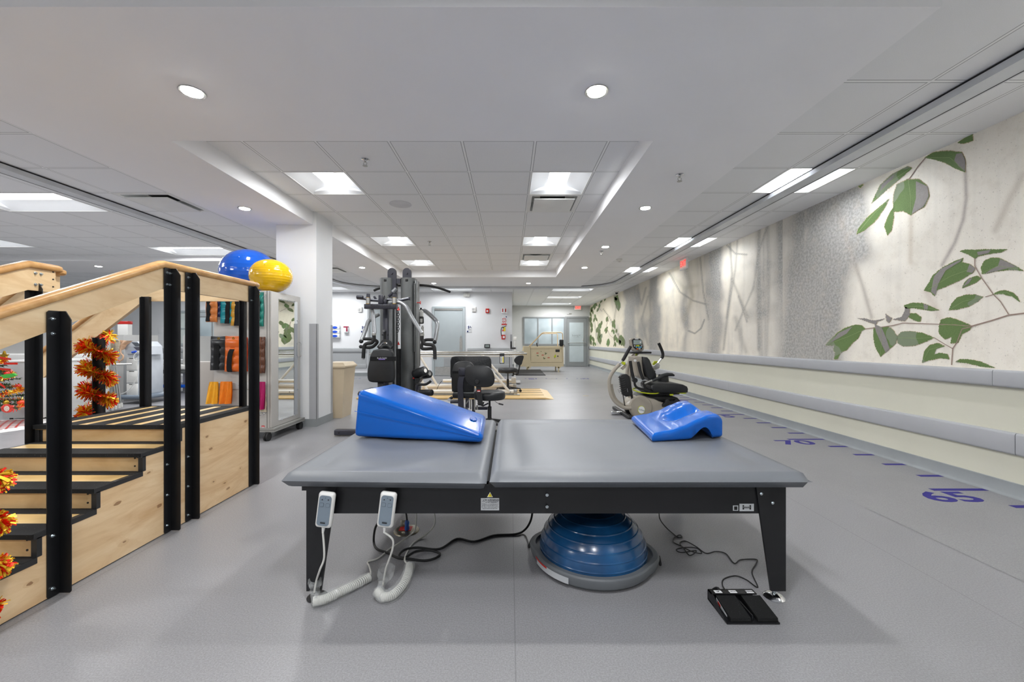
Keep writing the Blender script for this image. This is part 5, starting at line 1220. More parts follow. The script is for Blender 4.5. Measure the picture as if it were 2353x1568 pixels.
pad4([(640, 268), (700, 255), (900, 256), (1160, 256), (1215, 275), (1235, 330), (1236, 430), (1230, 540), (1180, 580), (900, 585), (650, 580), (622, 545), (622, 400), (622, 320)], 6.3, .05, 'foot_plate', M['diamond'], lp)
pad4([(690, 365), (750, 335), (830, 330), (900, 335), (950, 365), (975, 430), (980, 600), (980, 770), (950, 792), (800, 795), (665, 790), (645, 760), (640, 600), (650, 480), (668, 410)], 5.35, .07, 'back_pad', bk, lp)
a, b = q4([(650, 480), (745, 515)], 5.3); MB().box(a.x-.003, 5.312, b.z, b.x, 5.318, a.z).build('strap', M['velcro'], lp)
a, b = q4([(648, 795), (1000, 890)], 5.3); MB().rb(a.x, 5.3, b.z, b.x, 5.75, a.z-.015, .02).build('seat', bk, lp)
MB().rb(a.x+.01, 5.29, a.z-.022, b.x-.01, 5.74, a.z-.001, .008).build('seat_top', M['greymetal'], lp)
m_ = MB(); a, b = q4([(740, 430), (840, 545)], 5.25); m_.rb(a.x, 5.25, b.z, b.x, 5.27, a.z, .004); 
path = q4([(800, 560), (785, 580), (772, 640), (768, 720), (775, 850), (780, 1000), (785, 1200)], 5.22)
for p_, q_ in zip(path, path[1:]): m_.add([(p_.x-.035, 5.20, p_.z), (p_.x+.035, 5.20, p_.z), (p_.x+.035, 5.25, p_.z), (p_.x-.035, 5.25, p_.z), (q_.x-.035, 5.20, q_.z), (q_.x+.035, 5.20, q_.z), (q_.x+.035, 5.25, q_.z), (q_.x-.035, 5.25, q_.z)], [(0,1,2,3), (4,5,6,7), (0,1,5,4), (1,2,6,5), (2,3,7,6), (3,0,4,7)])
m_.build('bent_upright', ind, lp)
for p_ in ((757, 460), (878, 685), (757, 520)): c = q4([p_], 5.24)[0]; MB().cyl(c, c-Vector((0, .008, 0)), .008, n=10).build('bolt', M['blackmatt'], lp)
m_ = MB(); a = q4([(620, 940), (750, 940)], 5.35); m_.tube([a[0]+Vector((-.0, 0, 0)), a[1]], .022, 8); a = q4([(970, 900), (970, 1100)], 5.5); m_.rb(a[0].x-.02, 5.48, .06, a[0].x+.02, 5.52, a[0].z, .005)
a = q4([(1000, 1035), (1180, 1035)], 5.5); m_.rb(a[0].x, 5.47, a[0].z-.02, a[1].x, 5.53, a[0].z+.02, .006); m_.rb(a[0].x-.25, 5.4, .012, a[0].x-.18, 6.3, .07, .01); m_.rb(a[0].x-.5, 5.42, .012, a[0].x+.1, 5.49, .07, .01)
m_.tube(q4([(1030, 960), (1110, 1000), (1190, 960)], 5.3), .012, 8); m_.tube([Vector((a[0].x-.2, 6.3, .05)), Vector((a[0].x-.2, 6.36, .7))], .03, 10); m_.build('base_frame', ind, lp)
MB().tube(smooth_path(q4([(600, 905), (620, 890), (650, 870)], 5.2)), .018, 10).build('hand_grip', g, lp)
c = q4([(603, 910)], 5.18)[0]; MB().cyl(c, c-Vector((0, .01, 0)), .021).build('grip_end', M['chrome'], lp)
m_ = MB(); 
for pts in ([(850, 970), (900, 905)], [(925, 910), (925, 1050)], [(985, 900), (985, 1070)], [(1020, 990), (1025, 1060)]): m_.tube(q4(pts, 5.28), .010, 8)
m_.build('linkage', M['steel'], lp)

# ---- rolling stools
def stool(uc, Y, zs, r, back, label, zf=0.0, rot=0):
    x = (uc-CX)*Y/F; o = thing('rolling_stool', label, 'stool', (x, Y, zf), 'black rolling stools')
    th = .10 if Y < 6 else .095
    MB().lathe([(.001, zs-.006), (r*.5, zs-.004), (r-.03, zs+.0), (r-.008, zs-.012), (r, zs-.035), (r, zs-th+.02), (r-.012, zs-th), (.01, zs-th-.005)][::-1], (x, Y, 0), 44, Matrix.Rotation(R(3 if Y < 6 else 0), 3, 'Y') if False else None).build('seat', bk, o, sharp=50)
    MB().lathe([(.013, zf+.20), (.013, zs-th-.02), (.06, zs-th-.015), (.09, zs-th-.004)], (x, Y, 0), 20).lathe([(.025, zf+.08), (.025, zf+.27), (.018, zf+.275)], (x, Y, 0), 20).build('gas_post', M['blackmatt'], o)
    bs = MB(); bs.lathe([(.045, zf+.065), (.05, zf+.10), (.03, zf+.125)], (x, Y, 0), 20)
    for k in range(5):
        a = rot + k*2*math.pi/5; d = Vector((math.cos(a), math.sin(a), 0)); c = Vector((x, Y, 0)); s = Vector((-d.y, d.x, 0))
        p0, p1 = c + d*.03, c + d*.27
        bs.add([p0-s*.026+Vector((0,0,zf+.07)), p0+s*.026+Vector((0,0,zf+.07)), p0+s*.02+Vector((0,0,zf+.118)), p0-s*.02+Vector((0,0,zf+.118)), p1-s*.016+Vector((0,0,zf+.06)), p1+s*.016+Vector((0,0,zf+.06)), p1+s*.012+Vector((0,0,zf+.078)), p1-s*.012+Vector((0,0,zf+.078))],
               [(0,1,2,3), (4,5,6,7), (0,1,5,4), (1,2,6,5), (2,3,7,6), (3,0,4,7)])
    bs.build('star_base', M['blackmatt'], o)
    for k in range(5):
        a = rot + k*2*math.pi/5; c = Vector((x+math.cos(a)*.265, Y+math.sin(a)*.265, zf+.026)); s = Vector((-math.sin(a), math.cos(a), 0))
        MB().cyl(c-s*.022, c-s*.006, .026, n=18).cyl(c+s*.006, c+s*.022, .026, n=18).cyl(c-s*.01, c+s*.01, .012, n=10).cyl(c, c+Vector((0, 0, .045)), .006, n=8).build('caster', M['rubberblk'], o)
    return o, x
st1, x1_ = stool(1125, 5.08, .468, .198, 1, 'black rolling stool with backrest, the near one behind the treatment table', rot=.3)
# its backrest stands towards the camera on the left
pp = [(840, 470), (862, 412), (900, 399), (1050, 400), (1170, 405), (1235, 450), (1272, 520), (1286, 600), (1270, 670), (1215, 712), (1100, 720), (970, 700), (890, 660), (850, 580)]
Yb = 4.86; br = pad4(pp, Yb, .055, 'backrest', bk, st1)
c = q4([(1020, 640)], Yb-.03)[0]; MB().lathe([(.028, 0), (.03, .008), (.026, .022), (.02, .028)], c, 20, Matrix.Rotation(R(90), 3, 'X')).build('knob', M['rubberblk'], br)
a = q4([(1005, 700), (1080, 700), (1090, 850), (1112, 990), (1035, 995), (1012, 800)], Yb-.01)
m_ = MB(); m_.add([a[0], a[1], a[2], a[5]] + [p + Vector((0, .008, 0)) for p in (a[0], a[1], a[2], a[5])], [(0,1,2,3), (4,5,6,7), (0,1,5,4), (1,2,6,5), (2,3,7,6), (3,0,4,7)])
m_.add([a[5], a[2], a[3], a[4]] + [p + Vector((0, .008, 0)) for p in (a[5], a[2], a[3], a[4])], [(0,1,2,3), (4,5,6,7), (0,1,5,4), (1,2,6,5), (2,3,7,6), (3,0,4,7)])
e0, e1_ = a[3], a[4]; m_.box(e1_.x, Yb-.01, e0.z-.004, e0.x, 5.08, e0.z+.004); m_.build('back_bar', M['blackmatt'], st1)
a, b = q4([(1022, 762), (1070, 790)], Yb-.012); MB().box(a.x, Yb-.0125, b.z, b.x, Yb-.0105, a.z).build('red_label', M['red'], st1)
MB().box(a.x+.004, Yb-.0135, b.z+.003, b.x-.004, Yb-.0125, b.z+.011).build('white_label', M['paper'], st1)
m_ = MB().tube(smooth_path(q4([(1290, 930), (1320, 955), (1350, 970)], 5.0)), .004, 6); m_.build('lever', M['chrome'], st1); m_ = MB().tube(q4([(1345, 968), (1415, 984)], 5.0), .009, 8); m_.build('lever_grip', M['rubberblk'], st1)
st2, x2_ = stool(1167, 8.45, .537, .205, 1, 'black rolling stool with backrest, the far one on the wooden platform of the parallel bars', .032, rot=.1)
br = pad4([(1610, 262), (1650, 245), (1712, 243), (1722, 270), (1705, 330), (1690, 375), (1665, 390), (1620, 378), (1582, 340), (1580, 300)], 8.45, .09, 'backrest', bk, st2)
MB().tube(smooth_path(q4([(1668, 370), (1655, 430), (1640, 500), (1625, 525), (1560, 520)], 8.45)), .014, 8).build('back_bar', M['blackmatt'], st2)
c = q4([(1555, 552)], 8.35)[0]; MB().cyl(c, c+Vector((0, 0, .02)), .02).build('knob', M['rubberblk'], st2)

# ---- parallel bars
pb = thing('parallel_bars', 'cream parallel bars with metal hand rails on a low wooden platform', 'parallel bars', (-1.0, 8.35, 0))
m_ = MB(); z_ = .030; xa, xb = -2.9, .70
MB().box(xa, 7.63, 0, xb-.04, 9.1, z_*.5).build('platform_edge', M['rubberblk'], pb)
plt = MB().box(xa, 7.60, .006, xb-.02, 9.12, z_); plt.add([(xb-.02, 7.60, .0), (xb+.14, 7.60, 0), (xb+.14, 9.0, 0), (xb-.02, 9.12, 0), (xb-.02, 7.60, z_), (xb-.02, 9.12, z_)], [(0, 1, 4), (1, 2, 5, 4), (2, 3, 5), (0, 3, 2, 1)])
plt = plt.build('platform', M['plank'], pb)
m_ = MB()
for y_ in (7.98, 8.34, 8.70, 9.02): m_.box(xa, y_, z_, xb-.02, y_+.035, z_+.002)
m_.build('grip_strip', M['rubberblk'], pb)
crm = simple('cream_powdercoat', 'd3cfc6', .35, var=.02)
for Y_, v_, uR, dx in ((7.95, 813.5, 1210.7, 0), (8.98, 809.5, 1204, 0)):
    z = H - (v_-CY)*Y_/F; xR_ = (uR-CX)*Y_/F
    r_ = MB().tube([(-2.77, Y_, z), (xR_-.004, Y_, z), (xR_, Y_, z)], [.023, .023, .020], 16).build('hand_rail', M['steel'], pb)
    MB().rb(-2.6, Y_-.012, z-.062, xR_-.25, Y_+.012, z-.035, .005).build('under_rail', simple('cream_powdercoat', 'd3cfc6', .35) if Y_ < 8.5 else M['blackmatt'], pb)
    zb_ = .10
    for (xt, xbm) in ((-2.02, -1.62), (-.62, -.02)):
        MB().tube([(xt, Y_, z-.05), (xbm, Y_, zb_+.02)], .026, 12).build('strut', crm, pb)
    MB().tube([(-1.95, Y_+.02, zb_-.002), (.13, Y_+.02, zb_-.002)], .045, 16).build('base_tube', crm, pb)
    MB().cyl((.0, Y_+.02, zb_), (.012, Y_+.02, zb_), .048).rb(.08, Y_-.03, .032, .15, Y_+.06, .15, .008).build('clamp', M['steel'], pb)
MB().tube([(-1.47, 8.9, .225), (.06, 8.9, .225)], .036, 14).rb(.04, 8.86, .17, .14, 8.94, .30, .01).box(-1.2, 8.87, .03, -1.1, 8.93, .2).build('lift_motor', crm, pb)
MB().tube([(-1.5, 8.9, .22), (-1.56, 8.88, .14), (-1.6, 8.85, .035)], .006, 6).build('motor_cord', M['rubberblk'], pb)
for x_ in (-1.5, -.9, .02): MB().cyl((x_, 7.925, .098), (x_, 7.92, .098), .009, n=10).build('set_screw', M['dark'], pb)
MB().rb(-1.9, 7.9, z_, .2, 8.05, .052, .006).build('tube_cradle', M['steel'], pb)
a, b = P(1148, 818, 7.85), P(1159, 836, 7.85); sg_ = thing('instruction_card', 'small framed instruction card hanging below the hand rail of the parallel bars', 'sign', (a+b)/2)
MB().rb(a.x, 7.85, b.z, b.x, 7.862, a.z+.05, .004).build('card_frame', M['blackmatt'], sg_); MB().box(a.x+.012, 7.847, b.z+.015, b.x-.012, 7.85, a.z-.01).build('card', M['paper'], sg_)
MB().box(b.x-.035, 7.8455, b.z+.02, b.x-.016, 7.847, a.z-.02).build('yellow_stripe', M['yellow'], sg_)
m_ = MB(); 
for k in range(6): m_.box(a.x+.016, 7.8455, b.z+.03+k*.02, a.x+.05, 7.847, b.z+.036+k*.02)
m_.build('printed_lines', M['ink'], sg_)

# ---- pedestal scale
C4_ = (1150, 640, 6.03)
sc_ = thing('standing_scale', 'slim white standing scale with a display head by the wall corner behind the parallel bars', 'scale', P(1184, 850, 10.5).xyz*Vector((1, 1, 0)) if False else (.14, 10.5, 0))
z0, z1 = .04, Q(0, 840, 10.5, C4_).z
MB().cyl((.14, 10.5, z0), (.14, 10.5, z1), .018).build('pole', M['white'], sc_)
MB().rb(-.10, 10.3, .02, .28, 10.75, .06, .012).build('platform', M['lightgrey'], sc_)
MB().rb(.10, 10.46, z1-.03, .18, 10.50, z1+.06, .012).build('display_head', M['white'], sc_)
MB().rb(.02, 10.48, z1-.22, .06, 10.51, z1-.06, .01).rb(.02, 10.47, z1-.26, .16, 10.50, z1-.22, .008).build('clip', M['blackmatt'], sc_)
MB().cyl((-.0, 10.49, .85), (-.0, 10.49, .3), .008).build('cable', M['rubberblk'], sc_)

# ---- car transfer trainer
ct = thing('car_transfer_trainer', 'beige wooden mock car side with roof frame and wing mirror, before the far windows', 'car simulator', (1.1, 14.4, 0))
def c4(pts, Y): return QL(pts, Y, C4_)
Yk = 14.4; bg = M['beige']
body = [(325, 945), (870, 945), (875, 1222), (845, 1222), (825, 1245), (785, 1245), (765, 1222), (425, 1222), (410, 1245), (365, 1245), (345, 1222), (275, 1222)]
q = c4(body, Yk); MB().prism([(p.x, p.z) for p in q], 1, Yk-.02, Yk+.02).build('side_panel', bg, ct)
q = c4([(325, 945), (870, 945), (875, 1222), (275, 1222)], Yk); MB().prism([(p.x, p.z) for p in q], 1, Yk+.9, Yk+.94).box(q[0].x, Yk+.02, .5, q[1].x, Yk+.9, .53).build('rear_panel', bg, ct)
for x_, w_ in ((383, .045), (805, .045)):
    for dy in (0, .92): p = c4([(x_, 1235)], Yk)[0]; MB().box(p.x-w_/2, Yk+dy-.02, 0, p.x+w_/2, Yk+dy+.02, p.z+.02).build('leg', bg, ct)
m_ = MB()
for pts in ([(418, 955), (422, 1140)], [(855, 955), (858, 1165)], [(420, 1165), (858, 1165)], [(420, 975), (855, 975)]): m_.tube(c4(pts, Yk-.021), .006, 4)
m_.build('panel_seam', simple('seam_brown', '7d7058', .6), ct)
tn = simple('tan_tube', 'cbb28c', .4)
MB().tube(c4([(400, 945), (575, 762), (600, 752), (690, 750), (840, 750), (860, 765), (868, 945)], Yk), .02, 8).build('roof_frame', tn, ct)
MB().tube([p + Vector((0, .9, 0)) for p in c4([(415, 945), (590, 765), (690, 757), (815, 757), (830, 770), (835, 945)], Yk)], .018, 8).build('roof_frame', tn, ct)
a, b = c4([(762, 985), (820, 1020)], Yk-.02); MB().rb(a.x, Yk-.035, b.z, b.x, Yk-.02, a.z, .01).build('door_handle', M['blackmatt'], ct)
a, b = c4([(785, 1072), (805, 1085)], Yk-.02); MB().box(a.x, Yk-.024, b.z, b.x, Yk-.02, a.z).build('latch', M['blackmatt'], ct)
p = c4([(845, 890)], Yk-.08)[0]; MB().rbox(p, (.15, .06, .22), .028, 4).build('wing_mirror', M['blackmatt'], ct); p = c4([(845, 935)], Yk-.05)[0]; MB().rb(p.x-.05, Yk-.06, p.z-.02, p.x+.05, Yk+.02, p.z+.03, .01).build('mirror_bracket', M['blackmatt'], ct)
MB().tube(c4([(500, 895), (512, 945)], Yk+.3), .018, 8).build('gear_lever', M['blackmatt'], ct)
def dec(nm, boxes, mat, Y=Yk-.0205):
    m_ = MB()
    for x, y, w_, h_ in boxes: a, b = c4([(x, y), (x+w_, y+h_)], Y); m_.box(a.x, Y-.0015, b.z, b.x, Y, a.z)
    return m_.build(nm, mat, ct)
dec('red_decal', [(500, 1030, 10, 12), (513, 1030, 12, 12), (572, 1057, 10, 12), (585, 1057, 12, 12), (653, 1093, 10, 12), (668, 1093, 12, 12)], M['red'])
m_ = MB()
for x, y, dx, dy in ((615, 1030, 18, 10), (618, 1052, 14, -8), (636, 1036, 8, 2), (598, 1095, 5, 14), (612, 1105, 8, 8), (600, 1117, 10, -4), (505, 1065, 12, 8), (520, 1075, 8, -4), (560, 1012, 8, 4)): m_.tube(c4([(x, y), (x+dx, y+dy)], Yk-.022), .012, 6)
m_.build('leaf_decal', simple('dark_green_paint', '3d5a2c', .5), ct)
q = c4([(758, 1050), (768, 1065), (768, 1095), (740, 1095), (740, 1078), (750, 1070)], Yk); MB().prism([(p.x, p.z) for p in q], 1, Yk-.023, Yk-.0205).build('yellow_decal', M['lime'], ct)
dec('black_decal', [(748, 1097, 7, 9), (793, 1098, 4, 6)], M['ink'])
m_ = MB().add([(.05, 12.95, 0), (1.17, 12.95, 0), (1.17, 13.75, 0), (.05, 13.75, 0), (.05, 12.95, .022), (1.15, 12.95, .022), (1.05, 13.75, .14), (.05, 13.75, .14)], [(0,3,2,1), (4,5,6,7), (0,1,5,4), (1,2,6,5), (2,3,7,6), (3,0,4,7)])
tag(m_.build('rubber_ramp', M['rubberblk'], loc=(.6, 13.3, 0)), 'low black rubber ramp on the floor in front of the beige mock car', 'ramp')

# ---- recumbent cross trainer
N5 = (1360, 740, 4.9)
def n5(pts, Y): return QL(pts, Y, N5)
YN_ = 5.95
nu = thing('recumbent_stepper', 'taupe and black recumbent stepper with swivel seat, curved arm levers and display', 'exercise machine', (2.1, 6.1, 0))
tp = M['nubeige']
def slab(pts, Y0_, Y1_, nm, mat, bev=.02, par=None, sharp=40, ref=YN_):
    """pts traced at depth ref, extruded from Y0_ to Y1_ with softened edges"""
    q = n5(pts, ref); c = sum(q, Vector((0, 0, 0)))/len(q); m_ = MB(); n_ = len(q); rings = []
    for s, y in ((bev, Y0_), (bev*.3, Y0_+bev*.3), (0, Y0_+bev), (0, Y1_-bev), (bev*.3, Y1_-bev*.3), (bev, Y1_)):
        rings.append([Vector(((p-c).x*(1-s/max(.05, (p-c).length))+c.x, y, (p-c).z*(1-s/max(.05, (p-c).length))+c.z)) for p in q])
    m_.add([p for r_ in rings for p in r_], [(i*n_+j, i*n_+(j+1) % n_, (i+1)*n_+(j+1) % n_, (i+1)*n_+j) for i in range(5) for j in range(n_)] + [tuple(range(n_)), tuple(5*n_+j for j in range(n_))])
    return m_.build(nm, mat, par or nu, sharp=sharp)
body = slab([(430, 945), (445, 915), (480, 880), (530, 850), (600, 840), (660, 850), (720, 880), (800, 905), (920, 915), (985, 925), (992, 960), (992, 1080), (860, 1086), (480, 1082), (445, 1050), (432, 1000)], 5.80, 6.35, 'base_shell', tp)
slab([(535, 850), (560, 826), (640, 822), (760, 824), (880, 828), (940, 845), (970, 880), (982, 925), (900, 922), (760, 912), (640, 905), (590, 880)], 5.86, 6.30, 'top_cover', M['blackmatt'])
slab([(745, 935), (745, 905), (770, 890), (775, 855), (800, 850), (815, 870), (870, 870), (885, 852), (905, 856), (910, 885), (935, 900), (935, 935)], 5.76, 5.82, 'pedal_cover', M['blackmatt'], .008)
# disc housing with badge
c = n5([(548, 965)], 5.78)[0]; MB().lathe([(.168, 0), (.168, .03), (.155, .045), (.10, .05), (.001, .05)], (c.x+.01, 5.83, c.z+.0), 40, Matrix.Rotation(R(90), 3, 'X')).build('disc_housing', tp, nu)
c = n5([(560, 992)], 5.77)[0]; MB().lathe([(.053, 0), (.053, .006), (.047, .008)], (c.x, 5.782, c.z), 36, Matrix.Rotation(R(90), 3, 'X'), 1, 1.1).build('badge_rim', M['lime'], nu)
MB().lathe([(.047, .008), (.047, .0095), (.001, .0095)], (c.x, 5.782, c.z), 36, Matrix.Rotation(R(90), 3, 'X'), 1, 1.1).build('badge', M['paper'], nu)
text('NuStep', .034, frame_m((c.x, 5.7715, c.z), (1, 0, -.25), (0, 0, 1)), 'lettering', simple('slate_print', '55707a', .5), nu)
# front foot and links
m_ = MB(); a, b = n5([(215, 1035), (345, 1035)], 6.0); m_.rb(a.x, 5.97, .004, b.x, 6.03, .05, .012); m_.build('front_foot', M['chrome'], nu)
m_ = MB(); a, b = n5([(340, 1035), (450, 1035)], 6.0); m_.rb(a.x, 5.98, .01, b.x, 6.04, .045, .008).rb(a.x-.02, 5.6, .004, a.x+.04, 6.5, .05, .01).tube(n5([(375, 1000), (400, 985), (440, 975)], 5.9), .018, 8).tube(n5([(380, 1010), (430, 1005)], 5.95), .02, 8); m_.build('foot_bracket', M['blackmatt'], nu)
slab([(375, 945), (400, 915), (430, 895), (470, 890), (470, 940), (430, 965), (400, 985)], 5.85, 6.0, 'front_shell', tp, .015)
# twin column up to the console
MB().tube(smooth_path(n5([(440, 890), (415, 800), (398, 680), (400, 560), (425, 440), (455, 385), (500, 350)], 6.25)), .030, 12).tube(smooth_path(n5([(470, 890), (440, 800), (428, 680), (432, 560), (452, 440), (480, 390), (520, 350)], 6.22)), .022, 12).build('console_column', tp, nu)
cs = slab([(428, 200), (445, 185), (500, 180), (550, 185), (572, 205), (592, 280), (585, 320), (560, 335), (470, 330), (445, 310)], 6.10, 6.18, 'console', tp, .015, ref=6.1)
slab([(450, 205), (470, 188), (540, 190), (560, 215), (575, 280), (560, 310), (525, 320), (490, 308), (465, 285)], 6.09, 6.10+.005, 'console_face', M['blackmatt'], .002, cs, ref=6.09)
def cpanel(x0, y0, x1, y1, mat, nm, Y=6.088): a, b = n5([(x0, y0), (x1, y1)], Y); MB().box(a.x, Y-.0015, b.z, b.x, Y, a.z).build(nm, mat, cs)
cpanel(468, 205, 560, 255, M['lcd'], 'screen'); cpanel(498, 262, 536, 276, M['lime'], 'button'); cpanel(494, 278, 512, 292, simple('cyan_button', '4f9cc4', .4), 'button'); cpanel(520, 278, 560, 292, simple('cyan_button', '4f9cc4', .4), 'button'); cpanel(504, 296, 520, 312, simple('orange_button', 'd9712e', .4), 'button'); cpanel(524, 296, 548, 312, M['lightgrey'], 'button'); cpanel(540, 222, 556, 236, M['paper'], 'sticker', 6.086)
cpanel(486, 188, 524, 197, M['paper'], 'badge', 6.086); cpanel(474, 264, 490, 278, M['lightgrey'], 'button'); cpanel(552, 262, 566, 276, M['lightgrey'], 'button')
a, b = n5([(425, 335), (655, 356)], 6.1); MB().rb(a.x, 6.02, b.z, b.x, 6.2, a.z, .012).build('tray', M['blackmatt'], nu)
slab([(530, 350), (560, 355), (552, 380), (540, 388)], 6.12, 6.16, 'adjuster', M['lime'], .004)
# seat
se = slab([(600, 700), (640, 680), (720, 668), (850, 672), (960, 690), (1005, 712), (1015, 740), (1010, 776), (960, 780), (760, 782), (640, 775), (605, 740)], 5.72, 6.20, 'seat_cushion', bk, .03)
slab([(560, 775), (970, 780), (940, 806), (800, 812), (700, 822), (620, 818)], 5.82, 6.15, 'seat_plate', M['blackmatt'], .01)
MB().cyl((2.29, 6.0, .40), (2.29, 6.0, .60), .09, .07).build('seat_pivot', M['blackmatt'], nu)
yl = M['lime']
MB().tube(smooth_path(n5([(540, 750, 5.95), (480, 748, 5.85), (462, 762, 5.78), (500, 780, 5.72), (560, 796, 5.68), (640, 806, 5.68), (720, 808, 5.70), (756, 798, 5.78)], 5.8)), .008, 8).build('release_bar', yl, nu)
MB().tube(smooth_path(n5([(935, 792, 5.8), (1000, 802, 5.74), (1050, 804, 5.74), (1062, 795, 5.82), (1040, 782, 5.9), (1000, 780, 5.98)], 5.8)), .008, 8).build('release_bar', yl, nu)
c = n5([(895, 822)], 5.75)[0]; MB().rb(c.x-.02, 5.74, c.z-.012, c.x+.03, 5.78, c.z+.012, .008).build('release_knob', yl, nu)
# backrest: leaning pad with a taupe shell and rails
def quadpad(front, back, nm, mat, bev=.02):
    m_ = hexa(front, back, bev, 3); return m_.build(nm, mat, nu, sharp=50)
a = n5([(520, 390), (600, 420), (672, 600), (585, 650)], 5.85)
bpad = [n5([(525, 388)], 5.72)[0], n5([(600, 420)], 6.15)[0], n5([(676, 625)], 6.15)[0], n5([(600, 655)], 5.72)[0]]
slab([(535, 388), (575, 392), (600, 420), (630, 490), (672, 575), (675, 620), (655, 640), (610, 652), (585, 630), (560, 580), (535, 500), (522, 430)], 5.74, 6.18, 'back_pad', bk, .03)
bs_ = slab([(438, 395), (470, 385), (525, 385), (530, 440), (545, 560), (562, 640), (540, 640), (480, 600), (455, 500)], 5.80, 6.10, 'back_shell', tp, .02)
for pts in ([(432, 440), (450, 560), (470, 640)], [(520, 450), (545, 560), (580, 650)]):
    MB().tube(n5(pts, 5.76), .022, 8).build('back_rail', M['blackmatt'], nu)
c = n5([(488, 436)], 5.79)[0]; MB().lathe([(.020, 0), (.020, .004)], (c.x, 5.797, c.z), 24, Matrix.Rotation(R(90), 3, 'X'), 1, .9).build('badge', M['paper'], nu)
c = n5([(485, 658)], 5.74)[0]; MB().cyl((c.x, 5.72, c.z), (c.x, 5.78, c.z), .034).build('hinge', M['blackmatt'], nu)
c = n5([(590, 690)], 5.74)[0]; MB().cyl((c.x, 5.71, c.z), (c.x, 5.78, c.z), .032).build('hinge', M['blackmatt'], nu)
for pts in ([(480, 680), (490, 720), (520, 745), (600, 765), (650, 790)], [(585, 700), (600, 740), (640, 775), (700, 790)]): MB().tube(smooth_path(n5(pts, 5.76)), .017, 8).build('seat_bracket', M['blackmatt'], nu)
MB().tube(smooth_path(n5([(590, 695), (650, 668), (700, 655)], 5.72)), .016, 8).build('arm_bracket', M['steel'], nu)
MB().tube(smooth_path(n5([(685, 662), (740, 640), (800, 605), (850, 590), (925, 600)], 5.70)), [.022]*5+[.026]*5+[.028]*6+[.027]*6+[.022, .018, .016], 12).build('arm_rest', bk, nu) if False else MB().tube(n5([(685, 662), (740, 640), (800, 606), (850, 592), (900, 594), (928, 604)], 5.70), [.020, .024, .027, .027, .024, .012], 12).build('arm_rest', bk, nu, sharp=60)
MB().tube(n5([(640, 560), (680, 553), (712, 560)], 6.2), [.016, .024, .014], 10).build('arm_rest', bk, nu)
# arm levers
MB().tube(smooth_path(n5([(440, 970), (370, 968), (300, 930), (240, 870), (205, 780), (195, 690), (205, 620), (245, 550), (310, 478)], 5.72)), .026, 14).build('arm_lever', tp, nu)
MB().tube(smooth_path(n5([(425, 950), (380, 945), (320, 915), (265, 860), (235, 780), (222, 700)], 5.80)), .018, 10).build('lever_link', tp, nu)
MB().tube(n5([(305, 482), (352, 428)], 5.72), .016, 10).build('lever_shaft', M['chrome'], nu)
MB().tube(n5([(346, 436), (360, 415), (395, 350), (438, 275)], 5.70), [.022, .024, .024, .021], 12).build('hand_grip', g, nu)
slab([(282, 455), (300, 440), (322, 445), (318, 470), (296, 474)], 5.68, 5.72, 'lever_release', yl, .004)
slab([(272, 505), (330, 460), (345, 478), (300, 528)], 5.70, 5.76, 'lever_clamp', tp, .008)
MB().tube(n5([(660, 560), (700, 520), (745, 470)], 6.35), .026, 12).build('arm_lever', tp, nu)
slab([(690, 500), (740, 460), (765, 485), (755, 520), (715, 540)], 6.28, 6.36, 'lever_clamp', M['lightgrey'], .008, ref=6.3)
MB().tube(n5([(742, 470), (790, 405)], 6.32), .016, 10).build('lever_shaft', M['chrome'], nu)
MB().tube(smooth_path(n5([(784, 412), (798, 385), (796, 345), (775, 290), (752, 240)], 6.32)), .023, 12).build('hand_grip', g, nu)
slab([(682, 470), (700, 442), (735, 440), (735, 455), (705, 480), (690, 488)], 6.25, 6.29, 'lever_release', yl, .004, ref=6.27)
# pedal
pd = slab([(268, 600), (290, 580), (345, 575), (378, 600), (395, 690), (410, 780), (395, 812), (340, 822), (300, 800), (285, 720)], 5.72, 5.80, 'pedal', M['rubberblk'], .02)
m_ = MB()
for k in range(7): m_.tube(smooth_path(n5([(296+k*3, 625+k*25), (330+k*3, 635+k*25), (366+k*4, 622+k*25)], 5.715)), .004, 5)
m_.build('pedal_ribs', M['blackmatt'], nu)
for pts in ([(290, 755), (310, 800)], [(398, 750), (404, 790)]): MB().tube(n5(pts, 5.714), .004, 6).build('pedal_clip', M['chrome'], nu)
MB().tube(n5([(350, 820), (360, 880), (372, 945)], 5.78), .007, 8).build('pedal_rod', M['blackmatt'], nu)
MB().tube(smooth_path(n5([(405, 745), (430, 760), (445, 820), (460, 890)], 5.86)), .016, 8).build('pedal_arm', M['blackmatt'], nu)
# ================================================================ MIRROR CART, BALLS, WEIGHTS
K1 = (440, 640, 4.0214)
X0, X1, YC0, YC1 = -3.257, -2.64, 4.43, 5.04
cb = thing('mirror_cart', 'light grey wheeled equipment cabinet with a mirror door, beside the white column', 'cabinet', (-2.95, 4.73, 0))
cm = simple('pale_grey_laminate', 'bcbab6', .45, var=.02)
MB().rb(X0, YC0, .137, X1, YC1, 1.652, .004).build('body', cm, cb)
MB().box(X0-.01, YC0-.012, .095, X1+.055, YC1+.045, .112).rb(X0-.01, YC0-.012, .112, X1+.055, YC1+.045, .137, .004).build('base', simple('grey_base_edge', '8b8b88', .5), cb)
dr = MB().rb(X1, YC0+.0, .14, X1+.02, YC1, 1.645, .003).build('door', cm, cb)
MB().box(X1+.0202, 4.556, .196, X1+.024, 4.965, 1.577).build('mirror', M['mirror'], dr)
m_ = MB()
for y_, z_ in ((4.62, 1.577), (4.76, 1.577), (4.90, 1.577), (4.62, .196), (4.76, .196), (4.90, .196), (4.556, .5), (4.556, 1.2), (4.965, .5), (4.965, .9), (4.965, 1.35)): m_.cyl((X1+.024, y_, z_), (X1+.028, y_, z_), .009, n=10)
m_.build('mirror_clip', M['chrome'], dr)
